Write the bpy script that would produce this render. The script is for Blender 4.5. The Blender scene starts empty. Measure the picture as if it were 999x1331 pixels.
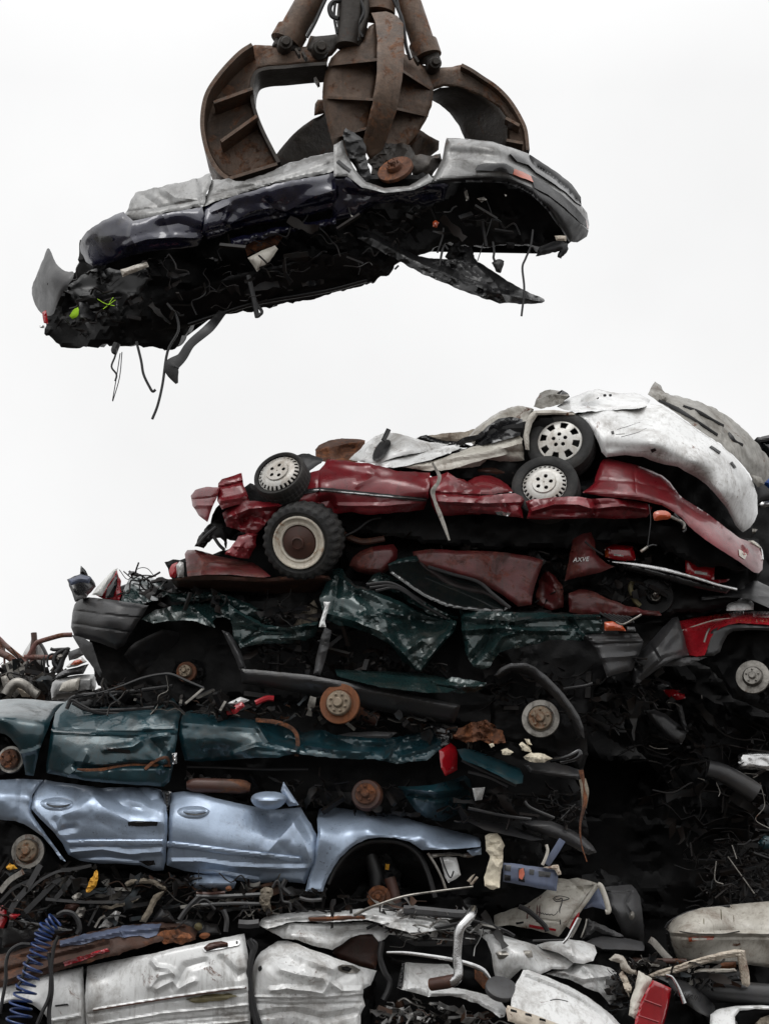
import bpy, math, random
import numpy as np
from mathutils import Vector, Matrix
from mathutils.geometry import delaunay_2d_cdt

random.seed(5)
scene = bpy.context.scene
COL = scene.collection
R = math.radians

# ------------------------------------------------------------------ camera
CAM = np.array((0.0, -14.0, 1.6))
PITCH = R(12.1)
FPX = 2406.0
FWD = np.array((0, math.cos(PITCH), math.sin(PITCH)))
UP = np.array((0, -math.sin(PITCH), math.cos(PITCH)))
cam = bpy.data.cameras.new('camera')
cam.sensor_fit = 'HORIZONTAL'
cam.sensor_width = 36
cam.lens = FPX / 999 * 36
cam.clip_end = 3000
co = bpy.data.objects.new('camera', cam)
COL.objects.link(co)
co.location = CAM
co.rotation_euler = (R(90) + PITCH, 0, 0)
scene.camera = co


def P(px, py, y):
    """points of the photograph (full pixels) at world depth y"""
    px, py, y = np.broadcast_arrays(np.asarray(px, float), np.asarray(py, float), np.asarray(y, float))
    a = (px - 499.5) / FPX
    b = (665.5 - py) / FPX
    d = np.stack([a, FWD[1] + UP[1] * b, FWD[2] + UP[2] * b], -1)
    t = (y - CAM[1]) / d[..., 1]
    return CAM + d * t[..., None]


def ppm(py, y):
    """pixels per metre at that height of the picture and that depth"""
    b = (665.5 - py) / FPX
    return FPX / ((y - CAM[1]) / (FWD[1] + UP[1] * b))


VW = [0.0, 0.0, 1.0]


def view(x0, y0, w):
    VW[:] = [x0, y0, 999.0 / w]


def T(pts):
    a = np.array([p[:2] for p in pts], float)
    return a / VW[2] + np.array(VW[:2])


# ------------------------------------------------------------------ noise
def _h(i, j, s):
    n = (i * 374761393 + j * 668265263 + s * 362437) & 0xFFFFFFFF
    n = ((n ^ (n >> 13)) * 1274126177) & 0xFFFFFFFF
    return ((n ^ (n >> 16)) & 0xFFFF) / 65535.0


def vnoise(u, v, s):
    i, j = np.floor(u).astype(np.int64), np.floor(v).astype(np.int64)
    fu, fv = u - i, v - j
    fu, fv = fu * fu * fu * (fu * (fu * 6 - 15) + 10), fv * fv * fv * (fv * (fv * 6 - 15) + 10)
    a, b, c, d = _h(i, j, s), _h(i + 1, j, s), _h(i, j + 1, s), _h(i + 1, j + 1, s)
    return ((a * (1 - fu) + b * fu) * (1 - fv) + (c * (1 - fu) + d * fu) * fv) * 2 - 1


def worley(u, v, s):
    i, j = np.floor(u).astype(np.int64), np.floor(v).astype(np.int64)
    best = np.full(u.shape, 9.0)
    hh = np.zeros(u.shape)
    for di in (-1, 0, 1):
        for dj in (-1, 0, 1):
            a, b = i + di, j + dj
            x = a + _h(a, b, s)
            y = b + _h(a, b, s + 71)
            d = (x - u) ** 2 + (y - v) ** 2
            m = d < best
            best = np.where(m, d, best)
            hh = np.where(m, _h(a, b, s + 137), hh)
    return best, hh


def facets(u, v, s):
    """lower envelope of randomly turned polyhedral cones: flat facets that meet in sharp folds, like crushed sheet metal"""
    i, j = np.floor(u).astype(np.int64), np.floor(v).astype(np.int64)
    best = np.full(u.shape, 9.0)
    for di in (-1, 0, 1):
        for dj in (-1, 0, 1):
            a, b = i + di, j + dj
            dx = u - a - _h(a, b, s)
            dy_ = v - b - _h(a, b, s + 71)
            t0 = _h(a, b, s + 137) * 6.283
            d = np.full(u.shape, -9.0)
            for k, (t, w_) in enumerate(((0, 1.15), (1.5, .8), (3.0, 1.0), (4.6, .7))):
                d = np.maximum(d, w_ * (np.cos(t0 + t) * dx + np.sin(t0 + t) * dy_))
            best = np.minimum(best, d + .25 * _h(a, b, s + 191))
    return best


def crumple(px, py, s, amp, sc):
    u, v = px / 168.0 / sc, py / 168.0 / sc
    wu, wv = vnoise(u * .8, v * .8, s + 3) * .3, vnoise(u * .8, v * .8, s + 5) * .3
    f1 = facets(u * .8 + wu, v * 1.1 + wv, s)
    f2 = facets(u * 1.9 + wv, v * 2.2 + wu, s + 11)
    f3 = facets(u * 4.3 + wu * 2, v * 4.7, s + 13)
    m = np.clip(vnoise(u * .5, v * .5, s + 9) * 1.5 + .6, .1, 1.1)
    m2 = np.clip(vnoise(u * .9, v * .9, s + 29) * 1.8 + .35, .0, 1.1)
    o = 1.25 * (f1 - .35) * m + .72 * (f2 - .35) * m2 + .3 * (f3 - .3) * m2 * m
    return amp * (o + .9 * vnoise(u * .55, v * .55, s + 21))


# ------------------------------------------------------------------ objects
ROOT = {}
SURF = {}
_seed = [10]


def mesh_obj(name, geos, mat, parent=None, smooth=True, angle=50):
    """geos: list of (verts, faces) in world space -> ONE mesh object"""
    vs, fs, n = [], [], 0
    for v, f in geos:
        v = np.asarray(v, float)
        vs.append(v)
        fs += [[k + n for k in q] for q in f]
        n += len(v)
    vs = np.concatenate(vs)
    if parent is None:
        o0 = (vs.min(0) + vs.max(0)) / 2
        o0[2] = vs[:, 2].min()
    else:
        o0 = ROOT[parent.name]
    me = bpy.data.meshes.new(name)
    me.from_pydata((vs - o0).tolist(), [], fs)
    me.validate()
    if smooth:
        me.polygons.foreach_set('use_smooth', [True] * len(me.polygons))
        try:
            me.set_sharp_from_angle(angle=R(angle))
        except Exception:
            pass
    for m in (mat if isinstance(mat, (list, tuple)) else [mat]):
        me.materials.append(m)
    o = bpy.data.objects.new(name, me)
    COL.objects.link(o)
    if parent is None:
        o.location = o0
    else:
        o.parent = parent
    ROOT[o.name] = o0
    return o


def tag(o, label, cat, group=None, kind=None):
    o['label'] = label
    o['category'] = cat
    if group:
        o['group'] = group
    if kind:
        o['kind'] = kind
    return o


def thing(name, label, cat, px, py, y, group=None):
    o = bpy.data.objects.new(name, None)
    COL.objects.link(o)
    p = P(px, py, y)
    o.location = p
    o.empty_display_size = .2
    ROOT[o.name] = p
    return tag(o, label, cat, group)


# ------------------------------------------------------------------ plates
def chaikin(p, k):
    for _ in range(k):
        q = np.roll(p, -1, 0)
        p = np.stack([p * .75 + q * .25, p * .25 + q * .75], 1).reshape(-1, 2)
    return p


def segdist(p, a, b):
    ab = b - a
    L = (ab ** 2).sum(-1) + 1e-9
    t = np.clip(((p[:, None] - a[None]) * ab[None]).sum(-1) / L, 0, 1)
    q = a[None] + t[..., None] * ab[None]
    return np.sqrt(((p[:, None] - q) ** 2).sum(-1))


def inside(p, poly):
    x, y = p[:, 0], p[:, 1]
    r = np.zeros(len(p), bool)
    a = poly
    b = np.roll(poly, -1, 0)
    for (x1, y1), (x2, y2) in zip(a, b):
        if y1 == y2:
            continue
        c = ((y1 > y) != (y2 > y)) & (x < (x2 - x1) * (y - y1) / (y2 - y1) + x1)
        r ^= c
    return r


def tps(ctrl):
    c = np.array(ctrl, float)
    p = T(c)
    z = c[:, 2]
    if len(c) <= 3:
        A = np.c_[np.ones(len(c)), p]
        w = np.linalg.lstsq(A, z, rcond=None)[0]
        return lambda x, y: w[0] + w[1] * x + w[2] * y
    n = len(p)

    def U(r2):
        return r2 * np.log(r2 + 1e-6)
    K = U(((p[:, None] - p[None]) ** 2).sum(-1)) + np.eye(n) * 30
    Pm = np.c_[np.ones(n), p]
    A = np.block([[K, Pm], [Pm.T, np.zeros((3, 3))]])
    w = np.linalg.lstsq(A, np.r_[z, 0, 0, 0], rcond=None)[0]

    def f(x, y):
        x, y = np.asarray(x, float), np.asarray(y, float)
        sh = x.shape
        q = np.stack([x.ravel(), y.ravel()], -1)
        r2 = ((q[:, None] - p[None]) ** 2).sum(-1)
        return (U(r2) @ w[:n] + w[n] + q @ w[n + 1:]).reshape(sh)
    return f


def on(o, off=.006):
    d = SURF[o.name]
    return lambda x, y: d(x, y) - off


def plate_geo(out, y=0.0, bar=0.0, cr=(), n=.012, ns=.25, roll=None, sk=.05, step=2.3, sm=0,
              rag=0.35, seed=None, rings=1, shrink=.985, dy=0.0, cap=False):
    if seed is None:
        _seed[0] += 17
        seed = _seed[0]
    f = VW[2]
    poly = T(out)
    if sm:
        poly = chaikin(poly, sm)
    b = []
    for a, c in zip(poly, np.roll(poly, -1, 0)):
        L = np.hypot(*(c - a))
        k = max(1, int(math.ceil(L / step)))
        b += [a + (c - a) * i / k for i in range(k)]
    b = np.array(b)
    if rag:
        b = b + np.stack([vnoise(b[:, 0] / 9, b[:, 1] / 9, seed + 40), vnoise(b[:, 0] / 9, b[:, 1] / 9, seed + 41)], -1) * rag \
            + np.stack([vnoise(b[:, 0] / 3.5, b[:, 1] / 3.5, seed + 42), vnoise(b[:, 0] / 3.5, b[:, 1] / 3.5, seed + 43)], -1) * rag * .4
    lo, hi = b.min(0), b.max(0)
    gx = np.arange(lo[0], hi[0], step)
    gy = np.arange(lo[1], hi[1], step * .87)
    G = np.stack(np.meshgrid(gx, gy), -1)
    G[1::2, :, 0] += step * .5
    G = G.reshape(-1, 2)
    G = G[inside(G, b)]
    A, B = b, np.roll(b, -1, 0)
    if len(G):
        G = G[segdist(G, A, B).min(1) > step * .5]
    # vertices and edges along the folds, so that each crease is one clean crisp line
    nb = len(b)
    edges = [(i, (i + 1) % nb) for i in range(nb)]
    extra = []
    for c in cr:
        if len(c) > 3 and c[3] == 'g':
            continue
        cp = T(c[0])
        q = []
        for a0, a1 in zip(cp[:-1], cp[1:]):
            k = max(1, int(math.ceil(np.hypot(*(a1 - a0)) / step)))
            q += [a0 + (a1 - a0) * i / k for i in range(k)]
        q = np.array(q + [cp[-1]])
        q = q + np.stack([vnoise(q[:, 0] / 11, q[:, 1] / 11, seed + 80), vnoise(q[:, 0] / 11, q[:, 1] / 11, seed + 81)], -1) * .6
        ok = inside(q, b)
        if ok.any():
            ok &= segdist(q, A, B).min(1) > step * .7
        last = None
        for p, o_ in zip(q, ok):
            if o_:
                extra.append(p)
                cur = nb + len(extra) - 1
                if last is not None:
                    edges.append((last, cur))
                last = cur
            else:
                last = None
    if extra:
        extra = np.array(extra)
        if len(G):
            dd = np.full(len(G), 99.0)
            for k in range(0, len(extra), 200):
                dd = np.minimum(dd, np.sqrt(((G[:, None] - extra[None, k:k + 200]) ** 2).sum(-1)).min(1))
            G = G[dd > step * .62]
    allp = np.concatenate([b] + ([extra] if len(extra) else []) + ([G] if len(G) else []))
    res = delaunay_2d_cdt([Vector(p) for p in allp], edges, [], 0, 1e-4)
    V2 = np.array([tuple(p) for p in res[0]])
    F = [list(t) for t in res[2]]
    cen = np.array([V2[t].mean(0) for t in F])
    keep = inside(cen, b)
    F = [t for t, k in zip(F, keep) if k]
    base = y if callable(y) else (tps(y) if isinstance(y, (list, tuple)) else None)
    yc, yh = (lo[1] + hi[1]) / 2, max((hi[1] - lo[1]) / 2, 1)
    crs = [(T(c[0]), c[1], c[2] / f, c[3] if len(c) > 3 else 't') for c in cr]
    rw, rd = roll or ((7, .0) if callable(y) else (7, .025))

    def dep(px, py):
        px = np.asarray(px, float)
        py = np.asarray(py, float)
        sh = px.shape
        px, py = px.ravel(), py.ravel()
        Y = base(px, py) if base is not None else np.full(px.shape, float(y))
        if bar:
            Y = Y + bar * ((py - yc) / yh) ** 2
        q = np.stack([px, py], -1)
        if n:
            Y = Y - crumple(px, py, seed, n, ns)
        for pts, amp, w, kd in crs:
            d = segdist(q, pts[:-1], pts[1:]).min(1)
            if kd == 'g':
                Y = Y - amp * np.exp(-(d / w) ** 2)
            else:
                d = np.sqrt(d * d + .35) * (1 + .3 * vnoise(px / 45, py / 45, seed + 60))
                Y = Y - amp * np.clip(1 - d / w, 0, 1) ** 1.15
        if rd:
            d = segdist(q, A, B).min(1)
            Y = Y + rd * np.clip(1 - d / rw, 0, 1) ** 2
        return Y.reshape(sh)
    Y = dep(V2[:, 0], V2[:, 1])
    W = P(V2[:, 0], V2[:, 1], Y)
    FF = []
    ec = {}
    for t in F:
        p = V2[t]
        s = 0
        for k in range(len(t)):
            x1, y1 = p[k]
            x2, y2 = p[(k + 1) % len(t)]
            s += x1 * y2 - x2 * y1
        if s > 0:
            t = t[::-1]
        FF.append(t)
        for k in range(len(t)):
            e = (t[k], t[(k + 1) % len(t)])
            ec[e] = 1
    bd = [e for e in ec if (e[1], e[0]) not in ec]
    if sk:
        bv = sorted({k for e in bd for k in e})
        c = V2[bv].mean(0)
        prev = {k: k for k in bv}
        Ws = [W]
        nn = len(W)
        q = V2[bv]
        for r in range(1, rings + 1):
            t = r / rings
            s = 1 - (1 - shrink) * t
            qx, qy = c[0] + (q[:, 0] - c[0]) * s, c[1] + (q[:, 1] - c[1]) * s + dy * t
            if rings > 1:
                qx = qx + vnoise(q[:, 0] / 40 + t * 5, q[:, 1] / 40, seed + 70) * 5
                qy = qy + vnoise(q[:, 0] / 40 + t * 5, q[:, 1] / 40, seed + 71) * 5
            Ws.append(P(qx, qy, Y[bv] * (1 - .5 * t if cap else 1) + (np.mean(Y[bv]) * .5 * t if cap else 0) + sk * t))
            cur = {k: nn + i for i, k in enumerate(bv)}
            nn += len(bv)
            for a, d in bd:
                FF.append([d, a, cur[a], cur[d]] if r == 1 else [prev[d], prev[a], cur[a], cur[d]])
            prev = cur
        W = np.concatenate(Ws)
        if cap:
            n0 = len(W)
            W = np.concatenate([W, P(c[0], c[1] + dy, np.array([np.mean(Y[bv]) + sk]))])
            for a, d in bd:
                FF.append([prev[d], prev[a], n0])
    return (W, FF), dep


def pl(parent, name, mat, out, label=None, angle=21, **k):
    g, dep = plate_geo(out, **k)
    o = mesh_obj(name, [g], mat, parent, angle=angle)
    SURF[o.name] = dep
    if label:
        o['label'] = label
    return o


def core(parent, name, mat, out, y, depth=1.5, **k):
    k.setdefault('n', .07)
    k.setdefault('ns', .3)
    k.setdefault('rag', 3)
    k.setdefault('step', 5)
    return pl(parent, name, mat, out, y=y, sk=depth, rings=5, shrink=k.pop('shrink', .94), cap=True, dy=k.pop('dy', 12), **k)


# ------------------------------------------------------------------ tubes, ribbons, boxes, lathes
def catmull(p, k=5):
    p = np.asarray(p, float)
    if len(p) < 3:
        return np.array([p[0] + (p[-1] - p[0]) * i / k for i in range(k + 1)])
    q = np.concatenate([[2 * p[0] - p[1]], p, [2 * p[-1] - p[-2]]])
    r = []
    for i in range(1, len(q) - 2):
        for j in range(k):
            t = j / k
            a, b, c, d = q[i - 1], q[i], q[i + 1], q[i + 2]
            r.append(.5 * (2 * b + (c - a) * t + (2 * a - 5 * b + 4 * c - d) * t * t + (3 * b - a - 3 * c + d) * t ** 3))
    r.append(p[-1])
    return np.array(r)


def wp(pts, y=0.0):
    """view pixels (optional third value: depth) -> world points"""
    q = T(pts)
    if callable(y):
        ys = y(q[:, 0], q[:, 1])
    else:
        ys = np.array([p[2] if len(p) > 2 else y for p in pts], float)
    return P(q[:, 0], q[:, 1], ys)


def tube_geo(p, r, seg=7, k=5, flat=1.0, smooth=True):
    p = catmull(p, k) if smooth else np.asarray(p, float)
    rr = np.interp(np.linspace(0, 1, len(p)), np.linspace(0, 1, len(r)), r) if hasattr(r, '__len__') else np.full(len(p), r)
    V, F = [], []
    up = None
    for i in range(len(p)):
        t = Vector(p[min(i + 1, len(p) - 1)] - p[max(i - 1, 0)])
        if t.length < 1e-9:
            t = Vector((1, 0, 0))
        t.normalize()
        if up is None:
            up = Vector((0, 1, 0)) if abs(t.y) < .9 else Vector((0, 0, 1))
        s = t.cross(up)
        if s.length < 1e-6:
            s = t.orthogonal()
        s.normalize()
        up = s.cross(t).normalized()
        for j in range(seg):
            a = 2 * math.pi * (j + .5) / seg
            V.append(p[i] + rr[i] * (np.array(s) * math.cos(a) + np.array(up) * math.sin(a) * flat))
    for i in range(len(p) - 1):
        for j in range(seg):
            a, b = i * seg + j, i * seg + (j + 1) % seg
            F.append([a, b, b + seg, a + seg])
    F.append(list(range(seg))[::-1])
    m = (len(p) - 1) * seg
    F.append([m + j for j in range(seg)])
    return np.array(V), F


def tube(parent, name, mat, pts, r, y=0.0, **k):
    return mesh_obj(name, [tube_geo(wp(pts, y), r, **k)], mat, parent)


def ribbon_geo(pts, y0, y1, th=.03, k=4, smooth=True):
    """a bent strip: the px path at depth y0, carried straight back to y1, th metres thick in the picture plane"""
    a = wp(pts, y0)
    a = catmull(a, k) if smooth else a
    V, F = [], []
    n = len(a)
    dd = np.zeros(3)
    dd[1] = y1 - y0
    for i in range(n):
        t = a[min(i + 1, n - 1)] - a[max(i - 1, 0)]
        nn = np.array((-t[2], 0, t[0]))
        nn = nn / (np.linalg.norm(nn) + 1e-9) * th / 2
        V += [a[i] + nn, a[i] - nn, a[i] - nn + dd, a[i] + nn + dd]
    for i in range(n - 1):
        for j in range(4):
            p, q = i * 4 + j, i * 4 + (j + 1) % 4
            F.append([p, p + 4, q + 4, q])
    F += [[0, 1, 2, 3], [4 * n - 1, 4 * n - 2, 4 * n - 3, 4 * n - 4]]
    return np.array(V), F


def box_geo(c, ax, ay, az):
    """box from a centre and three half-axis vectors"""
    c, ax, ay, az = [np.asarray(v, float) for v in (c, ax, ay, az)]
    V = [c + sx * ax + sy * ay + sz * az for sz in (-1, 1) for sx, sy in ((-1, -1), (1, -1), (1, 1), (-1, 1))]
    return np.array(V), [[3, 2, 1, 0], [4, 5, 6, 7], [0, 1, 5, 4], [1, 2, 6, 5], [2, 3, 7, 6], [3, 0, 4, 7]]


def frame(c, yaw=0, pitch=0, spin=0):
    """local z points out of the wheel (at yaw=pitch=0 straight to the camera side)"""
    n = Vector((math.sin(R(yaw)) * math.cos(R(pitch)), -math.cos(R(yaw)) * math.cos(R(pitch)), math.sin(R(pitch))))
    q = n.to_track_quat('Z', 'Y').to_matrix().to_4x4()
    return Matrix.Translation(Vector(c)) @ q @ Matrix.Rotation(R(spin), 4, 'Z')


def lathe_geo(prof, M, seg=48, closed=False, rf=None):
    V, F = [], []
    m = len(prof)
    for i in range(seg):
        a = 2 * math.pi * i / seg
        for (r, h) in prof:
            rr = rf(i, r, h) if rf else r
            V.append(M @ Vector((rr * math.cos(a), rr * math.sin(a), h)))
    for i in range(seg):
        for j in range(m if closed else m - 1):
            a, b = i * m + j, i * m + (j + 1) % m
            c, d = ((i + 1) % seg) * m + (j + 1) % m, ((i + 1) % seg) * m + j
            F.append([a, d, c, b])
    return np.array([tuple(v) for v in V]), F


def polar_geo(M, r0, r1, hf, cut, nr=16, seg=120):
    """a dished disc with openings cut where cut(r, angle) is true"""
    V, F = [], []
    for i in range(seg):
        a = 2 * math.pi * i / seg
        for j in range(nr + 1):
            r = r0 + (r1 - r0) * j / nr
            V.append(M @ Vector((r * math.cos(a), r * math.sin(a), hf(r))))
    for i in range(seg):
        for j in range(nr):
            a = 2 * math.pi * (i + .5) / seg
            r = r0 + (r1 - r0) * (j + .5) / nr
            if cut(r, a):
                continue
            p = i * (nr + 1) + j
            q = ((i + 1) % seg) * (nr + 1) + j
            F.append([p, p + 1, q + 1, q])
    return np.array([tuple(v) for v in V]), F


def holes(n, rc, rh, ph=0):
    cs = [(rc * math.cos(2 * math.pi * k / n + ph), rc * math.sin(2 * math.pi * k / n + ph)) for k in range(n)]
    return lambda r, a: any((r * math.cos(a) - x) ** 2 + (r * math.sin(a) - y) ** 2 < rh * rh for x, y in cs)


def slots(n, ra, rb, duty, ph=0):
    def f(r, a):
        t = ((a + ph) * n / (2 * math.pi)) % 1
        return ra < r < rb and t < duty
    return f


def hub(parent, px, py, r, y, yaw=0, pitch=0, disc=None, face=None, n=5, spin=0, inner=.5, drum=False, name='brake_disc'):
    """bare axle end: brake disc or drum with its bolt face as a sub-part"""
    q = T([(px, py)])[0]
    Rm = r / VW[2] / ppm(q[1], y)
    M = frame(P(q[0], q[1], y), yaw, pitch, spin)
    ri = Rm * inner
    if drum:
        prof = [(Rm * 1.04, -.09), (Rm * 1.04, -.055), (Rm, -.05), (Rm * .98, -.004), (Rm * .93, .006), (ri, .008), (ri, 0)]
    else:
        prof = [(ri, -.03), (Rm, -.03), (Rm, -.004), (Rm * .985, 0), (ri * 1.12, 0), (ri * 1.1, -.006), (ri, 0)]
    d = mesh_obj(name, [lathe_geo(prof, M, 56)], disc, parent, angle=30)
    h = .045
    fp = [(ri, -.005), (ri, h * .7), (ri * .96, h * .9), (ri * .9, h), (ri * .42, h), (ri * .4, h * 1.1), (ri * .38, h * 1.55), (ri * .3, h * 1.7), (0.0008, h * 1.7)]
    g = [lathe_geo(fp, M, 40)]
    for k in range(n):
        a = 2 * math.pi * k / n + .3
        Mk = M @ Matrix.Translation((ri * .67 * math.cos(a), ri * .67 * math.sin(a), h * .9))
        g.append(lathe_geo([(ri * .13, 0), (ri * .13, .012), (ri * .08, .014), (ri * .08, .032), (.0005, .033)], Mk, 8))
    mesh_obj('hub_face', g, face, d, angle=30)
    return d


def tyre_geo(M, Ro, Ri, w, seg=96, knob=0.0, squash=0.0):
    s = w / 2
    prof = [(Ri * .93, -s * .8), (Ri, -s * .92), (Ri + (Ro - Ri) * .35, -s * 1.04), (Ri + (Ro - Ri) * .7, -s), (Ro * .975, -s * .86), (Ro * .995, -s * .6), (Ro, -s * .3), (Ro * .985, -s * .27), (Ro * .985, -s * .21), (Ro, -s * .18),
            (Ro, s * .18), (Ro * .985, s * .21), (Ro * .985, s * .27), (Ro, s * .3), (Ro * .995, s * .6), (Ro * .975, s * .86), (Ri + (Ro - Ri) * .7, s), (Ri + (Ro - Ri) * .35, s * 1.04), (Ri, s * .92), (Ri * .93, s * .8)]

    def rf(i, r, h):
        if knob and r > Ri + (Ro - Ri) * .6:
            return r - (knob if (i + (2 if h > 0 else 0)) % 4 < 2 else 0)
        if r > Ro * .98 and not knob:
            return r - (.004 if i % 3 == 0 else 0)
        return r
    return lathe_geo(prof, M, seg, False, rf)


def text_geo(s, M, size, ext=.002):
    cu = bpy.data.curves.new('lettering', 'FONT')
    cu.body = s
    cu.size = size
    cu.extrude = ext
    cu.align_x = 'CENTER'
    cu.align_y = 'CENTER'
    cu.shear = .3
    o = bpy.data.objects.new('lettering', cu)
    COL.objects.link(o)
    dg = bpy.context.evaluated_depsgraph_get()
    dg.update()
    me = bpy.data.meshes.new_from_object(o.evaluated_get(dg))
    V = np.array([tuple(M @ v.co) for v in me.vertices])
    F = [list(p.vertices) for p in me.polygons]
    bpy.data.objects.remove(o)
    bpy.data.curves.remove(cu)
    bpy.data.meshes.remove(me)
    return V, F


# ------------------------------------------------------------------ materials
def mat(name, col, rough=.4, metal=0.0, coat=0.0, dirt=.25, dcol=(.045, .036, .027), dsc=3.0, rust=0.0, rcol=(.10, .038, .016),
        bump=.15, bsc=60, scratch=.15, vary=.25, dent=None, spec=.5):
    if dent is None:
        dent = .16 if coat >= .3 else .08
    m = bpy.data.materials.new(name)
    m.use_nodes = True
    nt = m.node_tree
    N, L = nt.nodes, nt.links
    bs = N['Principled BSDF']
    tc = N.new('ShaderNodeTexCoord')

    def noise(sc, det=6, ro=.65, vec=None, dist=0):
        q = N.new('ShaderNodeTexNoise')
        q.inputs['Scale'].default_value = sc
        q.inputs['Detail'].default_value = det
        q.inputs['Roughness'].default_value = ro
        q.inputs['Distortion'].default_value = dist
        L.new(vec or tc.outputs['Object'], q.inputs['Vector'])
        return q.outputs['Fac']

    def rng(x, a, b, c=0.0, d=1.0):
        q = N.new('ShaderNodeMapRange')
        q.inputs[1].default_value = a
        q.inputs[2].default_value = b
        q.inputs[3].default_value = c
        q.inputs[4].default_value = d
        L.new(x, q.inputs[0])
        return q.outputs[0]

    def mix(f, a, b):
        q = N.new('ShaderNodeMix')
        q.data_type = 'RGBA'
        for s, x in ((q.inputs[0], f), (q.inputs[6], a), (q.inputs[7], b)):
            if isinstance(x, (tuple, list)):
                s.default_value = (*x[:3], 1)
            elif isinstance(x, (int, float)):
                s.default_value = x
            else:
                L.new(x, s)
        return q.outputs[2]
    lo = tuple(c * (1 - vary) for c in col)
    hi = tuple(min(1, c * (1 + vary)) for c in col)
    c = mix(rng(noise(2.3, 5, .6), .3, .7), lo, hi)
    rg = rng(noise(5, 6, .7), .3, .75, rough * .75, min(1, rough * 1.3 + .05))
    ct = None
    if scratch:
        mp = N.new('ShaderNodeMapping')
        mp.inputs['Scale'].default_value = (3, 3, 70)
        mp.inputs['Rotation'].default_value = (0, .35, 0)
        L.new(tc.outputs['Object'], mp.inputs['Vector'])
        s = rng(noise(1.6, 4, .7, mp.outputs['Vector']), .68 - scratch * .1, .74)
        s2 = N.new('ShaderNodeMath')
        s2.operation = 'MULTIPLY'
        L.new(s, s2.inputs[0])
        L.new(rng(noise(1.3, 3), .45, .6, 0, min(1, scratch * 2.5)), s2.inputs[1])
        c = mix(s2.outputs[0], c, tuple(min(1, x * .9 + .02 + .22 * max(col)) for x in col))
    if dirt:
        # dried mud film in patches, and fine specks
        d = rng(noise(dsc, 10, .75, None, .5), .57 - dirt * .22, .74 - dirt * .2, 0, min(.95, .3 + dirt))
        c = mix(d, c, dcol)
        # rain streaks running down, and fine specks
        mp2 = N.new('ShaderNodeMapping')
        mp2.inputs['Scale'].default_value = (16, 16, 1.1)
        L.new(tc.outputs['Object'], mp2.inputs['Vector'])
        st = rng(noise(1.5, 6, .7, mp2.outputs['Vector'], .3), .52, .72, 0, min(.8, dirt * 1.3))
        c = mix(st, c, tuple(x * .8 for x in dcol))
        sp = rng(noise(dsc * 15, 3, .6), .64 - dirt * .06, .69 - dirt * .06, 0, .7)
        sq = N.new('ShaderNodeMath')
        sq.operation = 'MULTIPLY'
        L.new(sp, sq.inputs[0])
        L.new(rng(noise(1.7, 4, .6), .5, .64), sq.inputs[1])
        c = mix(sq.outputs[0], c, tuple(x * .6 for x in dcol))
        q = N.new('ShaderNodeMath')
        q.operation = 'MAXIMUM'
        L.new(rg, q.inputs[0])
        L.new(rng(d, 0, 1, 0, .85), q.inputs[1])
        rg = q.outputs[0]
        ct = rng(d, 0, .7, coat, 0)
    if rust:
        r = rng(noise(4.2, 12, .78, None, .8), .63 - rust * .3, .68 - rust * .28)
        rc = mix(rng(noise(19, 6, .7), .35, .65), tuple(x * .4 for x in rcol), tuple(min(1, x * 1.5) for x in rcol))
        c = mix(r, c, rc)
        q = N.new('ShaderNodeMath')
        q.operation = 'MAXIMUM'
        L.new(rg, q.inputs[0])
        L.new(rng(r, 0, 1, 0, .9), q.inputs[1])
        rg = q.outputs[0]
        if metal:
            L.new(rng(r, 0, 1, metal, 0), bs.inputs['Metallic'])
    L.new(c, bs.inputs['Base Color'])
    L.new(rg, bs.inputs['Roughness'])
    if not (rust and metal):
        bs.inputs['Metallic'].default_value = metal
    bs.inputs['Specular IOR Level'].default_value = spec
    if coat:
        if ct is not None:
            L.new(ct, bs.inputs['Coat Weight'])
        else:
            bs.inputs['Coat Weight'].default_value = coat
        bs.inputs['Coat Roughness'].default_value = .05
    if bump:
        b = N.new('ShaderNodeBump')
        b.inputs['Strength'].default_value = bump
        b.inputs['Distance'].default_value = .01
        L.new(noise(bsc, 5, .6), b.inputs['Height'])
        if dent:
            b2 = N.new('ShaderNodeBump')
            b2.inputs['Strength'].default_value = dent
            b2.inputs['Distance'].default_value = .03
            q = N.new('ShaderNodeTexNoise')
            q.noise_type = 'RIDGED_MULTIFRACTAL'
            q.inputs['Scale'].default_value = 5
            q.inputs['Detail'].default_value = 3
            q.inputs['Roughness'].default_value = .45
            q.inputs['Distortion'].default_value = .6
            L.new(tc.outputs['Object'], q.inputs['Vector'])
            L.new(q.outputs['Fac'], b2.inputs['Height'])
            L.new(b2.outputs['Normal'], b.inputs['Normal'])
        L.new(b.outputs['Normal'], bs.inputs['Normal'])
    return m


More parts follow.
